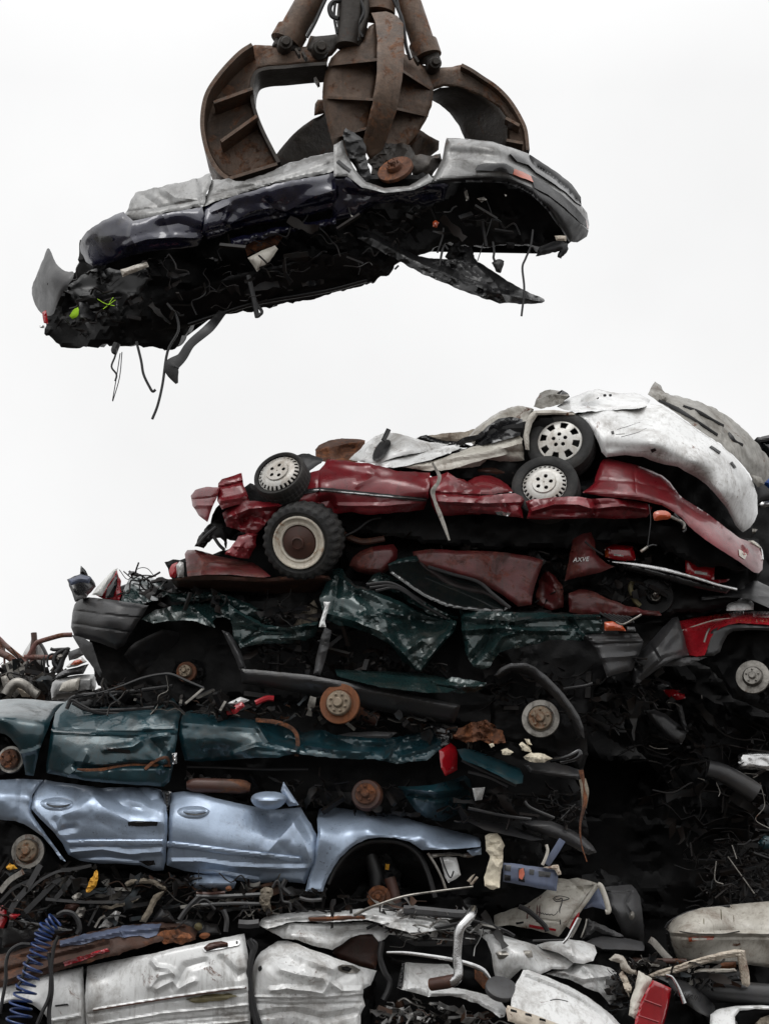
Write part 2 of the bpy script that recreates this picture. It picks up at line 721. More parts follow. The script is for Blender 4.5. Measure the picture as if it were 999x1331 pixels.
def litter_mat(name, cols, rough=.6, metal=0.2):
    m = bpy.data.materials.new(name)
    m.use_nodes = True
    N, L = m.node_tree.nodes, m.node_tree.links
    bs = N['Principled BSDF']
    g = N.new('ShaderNodeNewGeometry')
    r = N.new('ShaderNodeValToRGB')
    r.color_ramp.interpolation = 'CONSTANT'
    e = r.color_ramp.elements
    while len(e) < len(cols):
        e.new(.5)
    for k, c in enumerate(cols):
        e[k].position = k / len(cols)
        e[k].color = (*c, 1)
    L.new(g.outputs['Random Per Island'], r.inputs['Fac'])
    tc = N.new('ShaderNodeTexCoord')
    q = N.new('ShaderNodeTexNoise')
    q.inputs['Scale'].default_value = 14
    q.inputs['Detail'].default_value = 8
    L.new(tc.outputs['Object'], q.inputs['Vector'])
    rr = N.new('ShaderNodeMapRange')
    rr.inputs[1].default_value = .4
    rr.inputs[2].default_value = .65
    rr.inputs[3].default_value = 0
    rr.inputs[4].default_value = .75
    L.new(q.outputs['Fac'], rr.inputs[0])
    mx = N.new('ShaderNodeMix')
    mx.data_type = 'RGBA'
    L.new(rr.outputs[0], mx.inputs[0])
    L.new(r.outputs['Color'], mx.inputs[6])
    mx.inputs[7].default_value = (.012, .008, .006, 1)
    L.new(mx.outputs[2], bs.inputs['Base Color'])
    bs.inputs['Roughness'].default_value = rough
    bs.inputs['Metallic'].default_value = metal
    bs.inputs['Specular IOR Level'].default_value = .3
    return m


BLK = (.004, .004, .0045)
m_silver = mat('silver_paint', (.19, .19, .187), .38, .45, .5, dirt=.42, dcol=(.05, .045, .04), rust=.02)
m_navy = mat('navy_paint', (.007, .0075, .026), .22, .2, 1, dirt=.22, scratch=.4)
m_beam = mat('rotten_beam', (.055, .026, .017), .8, 0, 0, dirt=.5, dcol=(.02, .013, .009), rust=.4, rcol=(.08, .032, .016), bump=.5, bsc=40)
m_void = mat('near_black_metal', (.0035, .0035, .004), .35, .2, .25, dirt=.12, dcol=(.010, .008, .007), scratch=.1, spec=.4)  # near-black metal of the hanging car's torn hood, window frame and gutter
m_core = mat('shaded_underbody', (.0035, .0035, .004), .5, .1, 0, dirt=.3, dcol=(.009, .007, .0055), bump=.4, bsc=25, spec=.22)  # underbody colour taken near black to carry the shade of hollows and gaps
m_black = mat('black_gloss', (.004, .004, .005), .22, 0, .5, dirt=.2, dcol=(.016, .014, .012))
m_plastic = mat('black_plastic', (.008, .008, .009), .45, 0, 0, dirt=.3, dcol=(.022, .02, .018))
m_greyplastic = mat('grey_plastic', (.055, .055, .057), .5, 0, 0, dirt=.35, dcol=(.035, .03, .026), scratch=.3)
m_bumper = mat('dark_grey_bumper', (.022, .022, .0235), .42, 0, .15, dirt=.35, dcol=(.035, .03, .026), scratch=.3)
m_white = mat('white_paint', (.68, .685, .68), .32, 0, .5, dirt=.4, dcol=(.17, .145, .12), rust=.1, scratch=.2, vary=.05)
m_whited = mat('dirty_white_paint', (.60, .605, .60), .34, .1, .5, dirt=.42, dcol=(.14, .12, .10), rust=.1, scratch=.3, vary=.08)
m_greycream = mat('grimy_grey_paint', (.26, .25, .225), .5, 0, .1, dirt=.5, dcol=(.07, .055, .04), rust=.12)
m_cream = mat('cream_paint', (.50, .475, .42), .42, 0, .2, dirt=.45, dcol=(.14, .1, .07), rust=.12, vary=.08)
m_red = mat('red_paint', (.15, .006, .011), .3, .1, .6, dirt=.38, dcol=(.05, .015, .015), scratch=.35, vary=.3)
m_redb = mat('bright_red_paint', (.36, .012, .02), .25, 0, .9, dirt=.22, dcol=(.06, .02, .02), scratch=.3)
m_frame = mat('rusted_tube', (.13, .05, .042), .7, 0, 0, dirt=.5, dcol=(.2, .15, .13), rust=.4)
m_maroon = mat('faded_maroon_paint', (.085, .008, .009), .42, 0, .3, dirt=.5, dcol=(.03, .012, .009), rust=.45, rcol=(.085, .017, .011))
m_green = mat('dark_green_paint', (.009, .026, .026), .24, .35, .7, dirt=.35, dcol=(.03, .027, .022), scratch=.4, vary=.3)
m_teal = mat('teal_paint', (.007, .036, .047), .3, .35, .6, dirt=.4, dcol=(.035, .03, .025), scratch=.4, vary=.3)
m_blue = mat('ice_blue_paint', (.30, .37, .475), .36, .5, .5, dirt=.16, dcol=(.10, .09, .085), scratch=.3, vary=.1)
m_rust = mat('rusty_steel', (.10, .038, .018), .8, .1, 0, dirt=.5, dcol=(.03, .016, .01), rust=.5, rcol=(.17, .06, .022), bump=.6, bsc=40)
m_grab = mat('worn_brown_steel', (.115, .075, .052), .5, .3, 0, dirt=.45, dcol=(.025, .02, .016), rust=.38, rcol=(.12, .058, .031), bump=.5, bsc=30, scratch=.5)
m_grabdark = mat('dark_steel', (.035, .03, .026), .5, .35, 0, dirt=.4, rust=.2, rcol=(.05, .025, .014), bump=.5, bsc=30)  # darker, greyer steel than the brown tines
m_tyre = mat('tyre_rubber', (.011, .011, .011), .75, 0, 0, dirt=.4, dcol=(.04, .035, .03), bump=.4, scratch=0)
m_cap = mat('hubcap_silver', (.54, .53, .50), .38, .25, .2, dirt=.4, dcol=(.22, .17, .12))
m_chrome = mat('dull_chrome', (.62, .62, .62), .22, 1, 0, dirt=.25)
m_steel = mat('bare_steel', (.30, .285, .26), .42, .8, 0, dirt=.5, dcol=(.03, .025, .02), rust=.25)
m_hubface = mat('hub_steel', (.25, .20, .145), .5, .5, 0, dirt=.5, dcol=(.05, .035, .025), rust=.35, rcol=(.16, .075, .035))
m_rustdisc = mat('orange_rusty_disc', (.17, .058, .02), .8, .1, 0, dirt=.35, dcol=(.06, .025, .012), rust=.3, rcol=(.26, .085, .02), bump=.4)
m_redlens = mat('red_lens', (.32, .006, .012), .15, 0, .8, dirt=.2, dcol=(.05, .01, .01), bump=.05)
m_orange = mat('amber_lens', (.40, .06, .012), .2, 0, .8, dirt=.15, bump=.05)
m_clear = mat('clear_lens', (.6, .6, .58), .15, 0, .8, dirt=.25)
m_foam = mat('cream_foam', (.62, .56, .44), .9, 0, 0, dirt=.4, dcol=(.25, .19, .12), bump=.9, bsc=35, scratch=0)
m_yellow = mat('yellow_rag', (.55, .27, .02), .8, 0, 0, dirt=.3, dcol=(.2, .09, .01), bump=.6)
m_lime = mat('lime_tag', (.42, .75, .02), .6, 0, 0, dirt=.1)
m_bluehose = mat('blue_hose', (.009, .035, .14), .35, 0, .3, dirt=.25)
m_tarp = mat('blue_tarp', (.012, .07, .30), .6, 0, 0, dirt=.2)
m_glass = mat('dark_glass', (.004, .006, .006), .12, 0, 1, dirt=.12, bump=.02, scratch=.1)
m_brownrim = mat('brown_rim_paint', (.065, .026, .018), .5, .1, .1, dirt=.4, rust=.3)
m_whiterim = mat('white_rim_paint', (.66, .61, .52), .5, 0, .1, dirt=.4, dcol=(.22, .12, .06), rust=.32, rcol=(.3, .12, .03))
m_bluegrey = mat('blue_grey_plastic', (.09, .11, .17), .45, 0, 0, dirt=.3)
m_tan = mat('tan_steel', (.5, .44, .36), .55, 0, 0, dirt=.5, dcol=(.14, .08, .05), rust=.2)
m_olive = mat('olive_rim_paint', (.09, .075, .03), .6, 0, 0, dirt=.4)
m_rope = mat('old_insulation', (.2, .17, .13), .95, 0, 0, dirt=.5, bump=1, bsc=50)
m_litter = litter_mat('mixed_scrap', [BLK, (.008, .008, .009), (.018, .018, .019), BLK, (.05, .022, .011), (.008, .008, .008), (.05, .05, .05), (.014, .011, .009), BLK, (.22, .21, .19), (.02, .026, .03), (.012, .012, .012), BLK])
m_litterpale = litter_mat('pale_scrap', [(.45, .45, .44), (.02, .02, .02), (.3, .29, .27), BLK, (.55, .55, .54), (.06, .03, .018), (.012, .012, .012), (.18, .17, .16)], .45, .2)
m_litterdark = litter_mat('shaded_scrap', [BLK, (.004, .004, .005), (.005, .005, .006), (.008, .005, .004), BLK, (.009, .009, .009), (.004, .005, .006), BLK], .5, .1)  # shaded copy of the mixed scrap, its colours darkened for the hollows


# ------------------------------------------------------------------ clutter
def litter(name, label, poly, y0, y1, count, m=None, size=(.04, .2), seed=1, wires=.3, parent=None):
    rnd = random.Random(seed)
    pts = T(poly)
    lo, hi = pts.min(0), pts.max(0)
    g = []
    while len(g) < count:
        q = np.array([[rnd.uniform(lo[0], hi[0]), rnd.uniform(lo[1], hi[1])]])
        if not inside(q, pts)[0]:
            continue
        c = P(q[0, 0], q[0, 1], rnd.uniform(y0, y1))
        s = rnd.uniform(*size)
        d = Vector((rnd.gauss(0, 1), rnd.gauss(0, .5), rnd.gauss(0, .45))).normalized()
        e = d.cross(Vector((rnd.gauss(0, 1), rnd.gauss(0, 1), rnd.gauss(0, 1)))).normalized()
        n = d.cross(e)
        d, e, n = np.array(d), np.array(e), np.array(n)
        k = rnd.random()
        if k < wires:
            p = [c + d * s * t + e * rnd.gauss(0, .3) * s + n * rnd.gauss(0, .25) * s for t in (-1.3, -.5, .1, .7, 1.4)]
            g.append(tube_geo(p, rnd.uniform(.003, .009), 5, 4))
        elif k < wires + .2:
            w = rnd.uniform(.006, .022)
            g.append(box_geo(c, d * s, e * w, n * w * rnd.uniform(.3, 1)))
        else:
            s *= 1.3
            w = s * rnd.uniform(.07, .3)
            V, F = [], []
            b1, b2, tw = rnd.gauss(0, .35) * s, rnd.gauss(0, .25) * s, rnd.gauss(0, .8)
            for i in range(7):
                t = i / 3 - 1
                ang = tw * t
                ee = e * math.cos(ang) + n * math.sin(ang)
                nn2 = n * math.cos(ang) - e * math.sin(ang)
                cc = c + d * s * t + n * (b1 * t * t + b2 * abs(math.sin(t * 4)))
                ww = w * (1 + .35 * math.sin(i * 2.1 + seed))
                for j in (-1, -.3, .4, 1):
                    V.append(cc + ee * ww * j + nn2 * (.12 * w * abs(j) + .0))
            th = n * .003
            m0 = len(V)
            V += [v + th for v in V]
            for i in range(6):
                for j in range(3):
                    a = i * 4 + j
                    F.append([a, a + 1, a + 5, a + 4])
                    F.append([m0 + a + 4, m0 + a + 5, m0 + a + 1, m0 + a])
            for i in range(6):
                F.append([i * 4, i * 4 + 4, m0 + i * 4 + 4, m0 + i * 4])
                F.append([i * 4 + 7, i * 4 + 3, m0 + i * 4 + 3, m0 + i * 4 + 7])
            for a in range(3):
                F.append([a + 1, a, m0 + a, m0 + a + 1])
                F.append([24 + a, 25 + a, m0 + 25 + a, m0 + 24 + a])
            g.append((np.array(V), F))
    o = mesh_obj(name, g, m or m_litter, parent, angle=40)
    if parent is None:
        tag(o, label, 'scrap', kind='stuff')
    else:
        o['kind'] = 'stuff'
    return o

# ================================================================== sky, light, ground
SUN_EL, SUN_AZ = 66, 205      # overcast: a broad weak sun, high over the camera's left shoulder
w = bpy.data.worlds.new('World')
scene.world = w
w.use_nodes = True
N, L = w.node_tree.nodes, w.node_tree.links
bg = N['Background']
sky = N.new('ShaderNodeTexSky')
sky.sky_type = 'NISHITA'
sky.sun_disc = False
sky.sun_elevation = R(SUN_EL)
sky.sun_rotation = R(SUN_AZ)
sky.dust_density = 5.0
sky.ozone_density = 0.5
hs = N.new('ShaderNodeHueSaturation')
hs.inputs['Saturation'].default_value = .06
L.new(sky.outputs[0], hs.inputs['Color'])
# the cloud layer: about three times brighter overhead than at the horizon, with soft cloud texture
gc_ = N.new('ShaderNodeTexCoord')
sx = N.new('ShaderNodeSeparateXYZ')
L.new(gc_.outputs['Generated'], sx.inputs[0])
mr = N.new('ShaderNodeMapRange')
for k, v in enumerate((.42, 1, 8.3, 17)):
    mr.inputs[k + 1].default_value = v
L.new(sx.outputs[2], mr.inputs[0])
cn = N.new('ShaderNodeTexNoise')
cn.inputs['Scale'].default_value = 3
cn.inputs['Detail'].default_value = 5
L.new(gc_.outputs['Generated'], cn.inputs['Vector'])
cm = N.new('ShaderNodeMapRange')
for k, v in enumerate((.3, .7, .92, 1.08)):
    cm.inputs[k + 1].default_value = v
L.new(cn.outputs['Fac'], cm.inputs[0])
mu = N.new('ShaderNodeMath')
mu.operation = 'MULTIPLY'
L.new(mr.outputs[0], mu.inputs[0])
L.new(cm.outputs[0], mu.inputs[1])
cl = N.new('ShaderNodeMix')
cl.data_type = 'RGBA'
cl.inputs[0].default_value = .8
L.new(hs.outputs[0], cl.inputs[6])
L.new(mu.outputs[0], cl.inputs[7])
L.new(cl.outputs[2], bg.inputs['Color'])
bg.inputs['Strength'].default_value = .13
sl = bpy.data.lights.new('sun', 'SUN')
sl.energy = 0.55
sl.angle = R(25)
sl.color = (1, .985, .96)
so = bpy.data.objects.new('sun', sl)
COL.objects.link(so)
az = R(SUN_AZ)
sd = Vector((math.sin(az) * math.cos(R(SUN_EL)), math.cos(az) * math.cos(R(SUN_EL)), math.sin(R(SUN_EL))))
so.rotation_euler = sd.to_track_quat('Z', 'Y').to_euler()
so.location = (0, -20, 30)
scene.view_settings.view_transform = 'Standard'
scene.view_settings.look = 'None'
scene.view_settings.exposure = 0.0
scene.view_settings.gamma = 1
scene.cycles.max_bounces = 6

m_ground = mat('packed_dirt', (.035, .03, .026), .9, 0, 0, dirt=.5, dsc=.3, bump=.8, bsc=4, scratch=0)
n = 60
gx = np.concatenate([np.linspace(-1500, -30, 6), np.linspace(-25, 25, n), np.linspace(30, 1500, 6)])
gy = np.concatenate([np.linspace(-300, -30, 6), np.linspace(-25, 25, n), np.linspace(30, 2500, 8)])
X, Y = np.meshgrid(gx, gy)
Z = vnoise(X * .5, Y * .5, 3) * .05 + vnoise(X * 1.7, Y * 1.7, 4) * .02 - .06
F = [[j * len(gx) + i, j * len(gx) + i + 1, (j + 1) * len(gx) + i + 1, (j + 1) * len(gx) + i] for j in range(len(gy) - 1) for i in range(len(gx) - 1)]
g = mesh_obj('ground', [(np.stack([X.ravel(), Y.ravel(), Z.ravel()], -1), F)], m_ground)
g['kind'] = 'structure'
g['label'] = 'packed dirt ground of the scrapyard'

# ================================================================== the grab
view(240, 0, 480)
gr = thing('scrap_grapple', 'rusty brown orange-peel grab with curved steel tines holding up the wreck', 'grapple', 430, 350, .8)
# left tine
t = pl(gr, 'tine', m_grab, [(275, 128), (235, 122), (190, 120), (160, 135), (128, 162), (100, 190), (78, 220), (60, 252), (50, 290), (47, 335), (52, 375), (62, 410), (78, 442), (96, 466), (115, 480), (165, 490), (205, 475), (256, 440), (236, 405), (216, 366), (202, 335), (191, 305), (183, 272), (181, 240), (184, 212), (200, 186), (230, 181), (270, 178), (330, 172), (385, 168), (392, 145), (372, 100), (340, 95), (330, 125)],
       y=.92, n=.012, roll=(5, .02), sk=.16, sm=0)
g = [ribbon_geo([(182, 119), (150, 140), (112, 178), (80, 218), (60, 252), (50, 290), (47, 335), (52, 375), (62, 410), (78, 442), (98, 468), (118, 482)], .66, 1.2, .035)]
mesh_obj('outer_flange', g, m_grab, t)
g = [ribbon_geo([(385, 170), (330, 174), (270, 180), (226, 183), (196, 192), (184, 214), (181, 245), (184, 275), (192, 305), (203, 335), (217, 366), (236, 403), (254, 438)], .78, 1.12, .03)]
mesh_obj('inner_flange', g, m_grabdark, t)
for a, b in (((78, 276), (183, 238)), ((98, 381), (195, 312)), ((120, 482), (250, 442))):
    m = ((a[0] + b[0]) / 2, (a[1] + b[1]) / 2)
    mesh_obj('stiffener', [ribbon_geo([a, m, b], .70, .93, .028)], m_grab, t)
# right tine: outer web, dished inner face
t = pl(gr, 'tine', m_grab, [(610, 160), (655, 178), (690, 182), (722, 180), (748, 174), (775, 188), (805, 208), (838, 230), (866, 256), (888, 284), (908, 318), (922, 352), (927, 405), (905, 440), (868, 420), (872, 385), (870, 320), (850, 290), (800, 260), (740, 237), (700, 232), (650, 250)],
       y=1.0, n=.012, roll=(5, .02), sk=.3)
mesh_obj('outer_flange', [ribbon_geo([(748, 174), (775, 188), (805, 208), (838, 230), (866, 256), (888, 284), (908, 318), (922, 352), (928, 405)], .9, 1.35, .03)], m_grab, t)
o = pl(t, 'inner_face', m_grabdark, [(655, 252), (690, 236), (735, 234), (780, 248), (815, 265), (848, 290), (868, 318), (873, 385), (872, 430), (770, 420), (758, 378), (742, 340), (716, 304), (690, 282), (668, 270)],
       y=[(670, 250, .96), (740, 238, .97), (845, 288, .97), (872, 385, .97), (690, 282, 1.35), (742, 340, 1.4), (765, 380, 1.4)], n=.01, sk=.03)
for a, b in (((868, 318), (905, 338)), ((870, 378), (915, 386))):
    mesh_obj('stiffener', [ribbon_geo([a, b], .85, 1.0, .025, smooth=False)], m_grab, t)
# far tine on the left, in the darker steel
t = pl(gr, 'tine', m_grabdark, [(392, 300), (372, 308), (340, 325), (312, 345), (288, 368), (262, 398), (238, 430), (250, 470), (300, 480), (410, 470), (420, 330)], y=[(390, 300, 1.5), (240, 430, 1.2), (410, 470, 1.6)], n=.015, sk=.2, sm=1)
pl(t, 'stiffener', m_grab, [(350, 312), (352, 280), (360, 268), (378, 268), (382, 305)], y=1.4, n=.01, sk=.1)
# far tine on the right, behind the front one
t = pl(gr, 'tine', m_grab, [(575, 400), (585, 360), (610, 345), (634, 350), (662, 368), (688, 380), (686, 405), (640, 440), (590, 460)], y=[(580, 400, 1.3), (634, 350, 1.25), (688, 380, 1.5)], cr=[([(634, 350), (605, 420)], .05, 18)], n=.015, sk=.15)
# front tine: a curved spine plate between two ribbed webs
t = pl(gr, 'tine', m_grab, [(505, 34), (545, 30), (575, 42), (591, 62), (594, 140), (588, 215), (572, 300), (552, 360), (528, 425), (500, 430), (478, 395), (492, 340), (508, 275), (519, 200), (521, 110), (516, 60)],
       y=[(545, 35, .62), (520, 110, .42), (592, 110, .48), (520, 200, .3), (588, 215, .36), (500, 320, .36), (565, 320, .42), (495, 410, .55), (535, 410, .58)], n=.008, ns=.4, roll=(5, .015), sk=.42, shrink=.97)
pl(t, 'web', m_grab, [(516, 60), (498, 70), (478, 108), (445, 118), (415, 136), (396, 156), (382, 190), (374, 225), (372, 262), (376, 300), (388, 345), (400, 390), (420, 430), (490, 420), (495, 340), (510, 275), (521, 200), (522, 110)],
   y=[(520, 110, .74), (520, 200, .72), (500, 320, .74), (380, 200, .86), (376, 290, .87), (410, 400, .86)], n=.014, sk=.05)
pl(t, 'web', m_grab, [(560, 130), (612, 152), (640, 178), (660, 205), (673, 238), (668, 285), (652, 325), (632, 358), (602, 392), (570, 420), (535, 425), (530, 360), (548, 300), (556, 215)],
   y=[(560, 110, .76), (560, 215, .74), (540, 320, .76), (670, 240, .9), (640, 340, .9)], n=.014, sk=.05)
def gusset(outer, spine, y_out, y_near, th=.024):
    """triangular stiffener: flush with the web at its outer end, as deep as the spine at the other"""
    o_, n_, f_ = wp([outer], y_out)[0], wp([spine], y_near)[0], wp([spine], y_out + .03)[0]
    z = np.array((0, 0, th / 2))
    V = np.array([o_ - z, n_ - z, f_ - z, o_ + z, n_ + z, f_ + z])
    return V, [[2, 1, 0], [3, 4, 5], [0, 1, 4, 3], [1, 2, 5, 4], [2, 0, 3, 5]]


for a, b, yo, ya in (((388, 174), (521, 160), .82, .44), ((376, 262), (512, 268), .83, .36), ((394, 372), (496, 345), .82, .42)):
    mesh_obj('stiffener', [gusset(a, b, yo, ya)], m_grab, t)
for a, b, yo, ya in (((666, 240), (588, 190), .9, .44), ((658, 312), (570, 292), .89, .46)):
    mesh_obj('stiffener', [gusset(a, b, yo, ya)], m_grab, t)
# hydraulic rams, pins, post and hoses
def ram(a, b, r, y, ya=None):
    c = tube(gr, 'hydraulic_ram', m_grab, [(a[0], a[1], y), ((a[0] + b[0]) / 2, (a[1] + b[1]) / 2, y), (b[0], b[1], y)], r, seg=20, k=2)
    d = np.array(b) - np.array(a)
    e = np.array(b) - d * .16
    mesh_obj('collar', [tube_geo(wp([(*e, y), (*(np.array(b) + d * .02), y)]), r * 1.22, 20, 2)], m_grab, c)
    return c
ram((372, -60), (275, 112), .118, .95)
ram((585, -60), (655, 150), .105, 1.0)
tube(gr, 'hydraulic_ram', m_grabdark, [(452, -60, .8), (448, 40, .8), (440, 125, .8)], .105, seg=20)
tube(gr, 'hydraulic_ram', m_grab, [(522, -60, 1.0), (520, 40, 1.0)], .16, seg=20)
tube(gr, 'hydraulic_ram', m_grabdark, [(490, -60, 1.0), (480, 60, .8), (462, 125, .8)], .05, seg=12)
def pin(px, py, r, y):
    q = T([(px, py)])[0]
    M = frame(P(q[0], q[1], y), 8, -8)
    rm = r / VW[2] / ppm(q[1], y)
    mesh_obj('pin', [lathe_geo([(rm * 1.0, -.3), (rm, .02), (rm * .9, .04), (rm * .62, .042), (rm * .6, .075), (rm * .5, .085), (.001, .085)], M, 28)], m_grabdark, gr)
pin(368, 130, 22, .8)
pin(272, 117, 20, .8)
pin(676, 171, 18, .85)
pl(gr, 'lug', m_grabdark, [(236, 122), (248, 98), (285, 88), (310, 112), (318, 140), (270, 138)], y=.9, n=.01, sk=.12)
pl(gr, 'lug', m_grabdark, [(330, 132), (345, 98), (385, 95), (440, 86), (455, 100), (420, 122), (398, 150), (372, 162)], y=.88, n=.01, sk=.12)
pl(gr, 'lug', m_grabdark, [(640, 150), (668, 128), (684, 126), (692, 160), (690, 188), (655, 186)], y=.95, n=.01, sk=.12)
pl(gr, 'hub_block', m_grabdark, [(418, -40), (470, -40), (478, 60), (500, 80), (478, 118), (440, 128), (425, 110), (410, 60)], y=1.1, n=.04, sk=.4)
pl(gr, 'hub_block', m_grab, [(486, -40), (548, -40), (552, 42), (500, 60), (488, 60)], y=1.0, n=.03, sk=.3)
for pts, r in (([(425, 0), (402, 4), (392, 20), (398, 42), (415, 50)], .022), ([(384, -10), (370, 20), (352, 60), (330, 100)], .016), ([(560, -10), (575, 20), (590, 60), (598, 120), (610, 160)], .016), ([(572, -10), (582, 40), (588, 100)], .012), ([(470, -10), (484, 30), (470, 70), (482, 100)], .016), ([(410, -10), (404, 40), (412, 90)], .012), ([(462, -10), (455, 60), (470, 110)], .014)):
    tube(gr, 'hose', m_plastic, pts, r, y=.75)
g = [ribbon_geo([(x, y), (x + 10, y + 16)], .72, .8, .02, smooth=False) for x, y in ((300, 130), (318, 138), (352, 208), (622, 150))]
for q in g:
    mesh_obj('chain_link', [q], m_grabdark, gr)

# ================================================================== the hanging car
view(0, 0, 999)
hc = thing('crushed_car', 'crushed navy and silver car hanging upside down in the grab', 'car', 400, 390, .3)
hb = core(hc, 'crushed_body', m_core, [(100, 350), (106, 312), (135, 298), (205, 262), (290, 250), (430, 215), (480, 226), (560, 226), (650, 232), (720, 262), (756, 292), (745, 314), (736, 318), (712, 327), (690, 318), (640, 319), (600, 318), (586, 314), (560, 326), (530, 338), (512, 346), (506, 357), (448, 377), (400, 389), (345, 401), (292, 410), (262, 417), (244, 425), (228, 454), (216, 456), (176, 447), (116, 450), (80, 450), (72, 444), (58, 432), (60, 405), (80, 372)],
          y=[(100, 320, .75), (150, 310, .5), (420, 240, .3), (740, 270, .5), (80, 440, .75), (300, 400, .8), (500, 350, .7), (700, 315, .6)], depth=1.15, n=.1, ns=.22, rag=3, dy=0, shrink=.95)
view(20, 170, 400)
pl(hc, 'side_cladding', m_silver, [(352, 276), (372, 232), (388, 202), (420, 193), (500, 172), (590, 155), (612, 142), (632, 139), (636, 160), (622, 200), (610, 244), (480, 268), (380, 291)], y=[(355, 275, .12), (500, 172, .2), (500, 262, .02), (600, 240, .0), (632, 139, .2)], n=.02, ns=.2,
   cr=[([(360, 262), (480, 246), (610, 222)], -.02, 10), ([(470, 180), (520, 215), (600, 225)], .03, 26), ([(400, 200), (460, 240)], -.02, 22), ([(590, 155), (604, 240)], -.025, 8)], rag=1.2, sk=.14)
pl(hc, 'side_cladding', m_silver, [(632, 160), (690, 154), (742, 164), (775, 150), (840, 128), (880, 104), (930, 92), (1000, 74), (1046, 62), (1046, 124), (999, 140), (850, 168), (700, 211), (614, 243)], y=[(632, 160, .2), (1040, 62, .2), (620, 240, 0), (1040, 124, .0), (850, 168, .0)], n=.022, ns=.2,
   cr=[([(742, 166), (800, 178), (860, 150), (1000, 108)], .035, 24), ([(650, 200), (760, 180), (900, 140), (1040, 100)], -.02, 9), ([(700, 160), (720, 205)], -.03, 22)], rag=1.2, sk=.14)
o = pl(hc, 'rear_quarter_panel', m_navy, [(209, 372), (216, 348), (232, 325), (262, 303), (300, 284), (352, 262), (382, 291), (480, 270), (608, 244), (612, 300), (611, 342), (590, 372), (540, 382), (480, 386), (430, 392), (390, 402), (340, 420), (300, 432), (252, 441), (228, 424), (213, 398)],
       y=[(212, 380, .5), (235, 325, .3), (360, 270, .06), (600, 248, .0), (600, 300, -.06), (380, 340, -.02), (250, 436, .4), (400, 398, .12), (600, 365, .14)], n=.018, ns=.22,
       cr=[([(470, 310), (530, 300), (600, 320)], -.05, 40), ([(360, 372), (430, 350), (520, 345), (608, 350)], .035, 20), ([(380, 292), (372, 340), (400, 390)], .02, 14), ([(480, 275), (500, 330)], .02, 16)], sk=.08, rag=.8)
pl(o, 'filler_flap', m_black, [(255, 342), (300, 340), (320, 350), (312, 362), (262, 360), (252, 352)], y=on(o, .012), n=0, sk=.012, sm=2)
o = pl(hc, 'door', m_navy, [(616, 246), (660, 230), (700, 214), (850, 171), (1000, 143), (1044, 134), (1040, 250), (999, 262), (920, 280), (860, 292), (780, 305), (700, 322), (650, 346), (622, 352), (607, 330)],
       y=[(620, 246, .0), (1040, 134, .0), (620, 300, -.06), (830, 240, -.07), (1040, 200, -.05), (650, 346, .12), (1040, 255, .12), (850, 292, .12)], n=.02, ns=.22,
       cr=[([(700, 300), (760, 262), (830, 250), (880, 262), (960, 215), (1040, 190)], .04, 22), ([(640, 262), (690, 240), (680, 290)], .03, 12), ([(820, 230), (850, 268)], -.045, 26), ([(625, 330), (760, 292), (900, 262), (1040, 232)], -.025, 10)], sk=.08, rag=.8)
pl(hc, 'bumper', m_bumper, [(101, 386), (107, 380), (114, 386), (128, 424), (146, 446), (166, 458), (192, 455), (188, 478), (172, 500), (150, 530), (134, 566), (122, 600), (98, 600), (78, 588), (62, 560), (50, 520), (62, 482), (84, 432)],
   y=[(104, 384, .5), (190, 460, .1), (60, 530, .75), (130, 590, .25), (120, 480, .2)], n=.012, sm=1, sk=.06)
pl(hc, 'number_plate_strip', m_cream, [(340, 450), (428, 424), (434, 440), (348, 474)], y=.0, n=.01, sk=.02)
pl(hc, 'torn_trim', m_cream, [(754, 412), (800, 388), (842, 372), (853, 384), (824, 424), (784, 456)], y=.1, n=.03, sk=.03)
pl(hc, 'torn_trim', m_rust, [(744, 376), (790, 340), (870, 338), (850, 372), (790, 388), (752, 405)], y=.2, n=.03, sk=.03)
pl(hc, 'paper_tag', m_lime, [(177, 600), (183, 586), (196, 570), (214, 557), (221, 576), (216, 600), (214, 617), (196, 612), (186, 607)], y=.25, n=.03, ns=.1, sk=.004, rag=1.2)
for pts in ([(266, 545), (290, 560), (322, 568)], [(318, 540), (305, 560), (300, 584)], [(285, 578), (325, 548)]):
    tube(hc, 'wire', m_lime, pts, .003, y=.22)
pl(hc, 'tail_light', m_redlens, [(86, 590), (99, 581), (107, 626), (92, 624)], y=.2, n=0, sk=.05)
pl(hc, 'tow_eye', m_chrome, [(78, 632), (94, 630), (97, 641), (80, 640)], y=.3, n=0, sk=.02)
for pts, r in (([(393, 684), (408, 745), (416, 790), (436, 832), (446, 846), (455, 840)], .011), ([(492, 560), (522, 600), (528, 650), (494, 716), (478, 820), (462, 890), (444, 936)], .011),
               ([(330, 690), (324, 730), (312, 765), (328, 790), (324, 812)], .008), ([(340, 722), (328, 800), (315, 876)], .004), ([(346, 718), (338, 800), (316, 878)], .004), ([(330, 690), (322, 712), (330, 716)], .03),
               ([(756, 470), (772, 540), (786, 605)], .022), ([(780, 560), (800, 586), (790, 600)], .014), ([(960, 240), (945, 280), (930, 300)], .006)):
    tube(hc, 'wire', m_plastic, pts, r, y=.12)
mesh_obj('strap', [tube_geo(wp([(672, 588, .3), (628, 640, .12), (570, 690, .1), (540, 735, .1), (508, 762, .1), (512, 790, .1), (524, 820, .1)]), [.035, .045, .04, .045, .07, .05, .012], 8, 6, .25)], m_plastic, hc)
pl(hc, 'side_window_frame', m_void, [(170, 500), (260, 440), (300, 450), (420, 440), (440, 480), (380, 560), (300, 600), (180, 640), (150, 590)], y=.32, n=.09, ns=.12, rag=3, sk=.06)
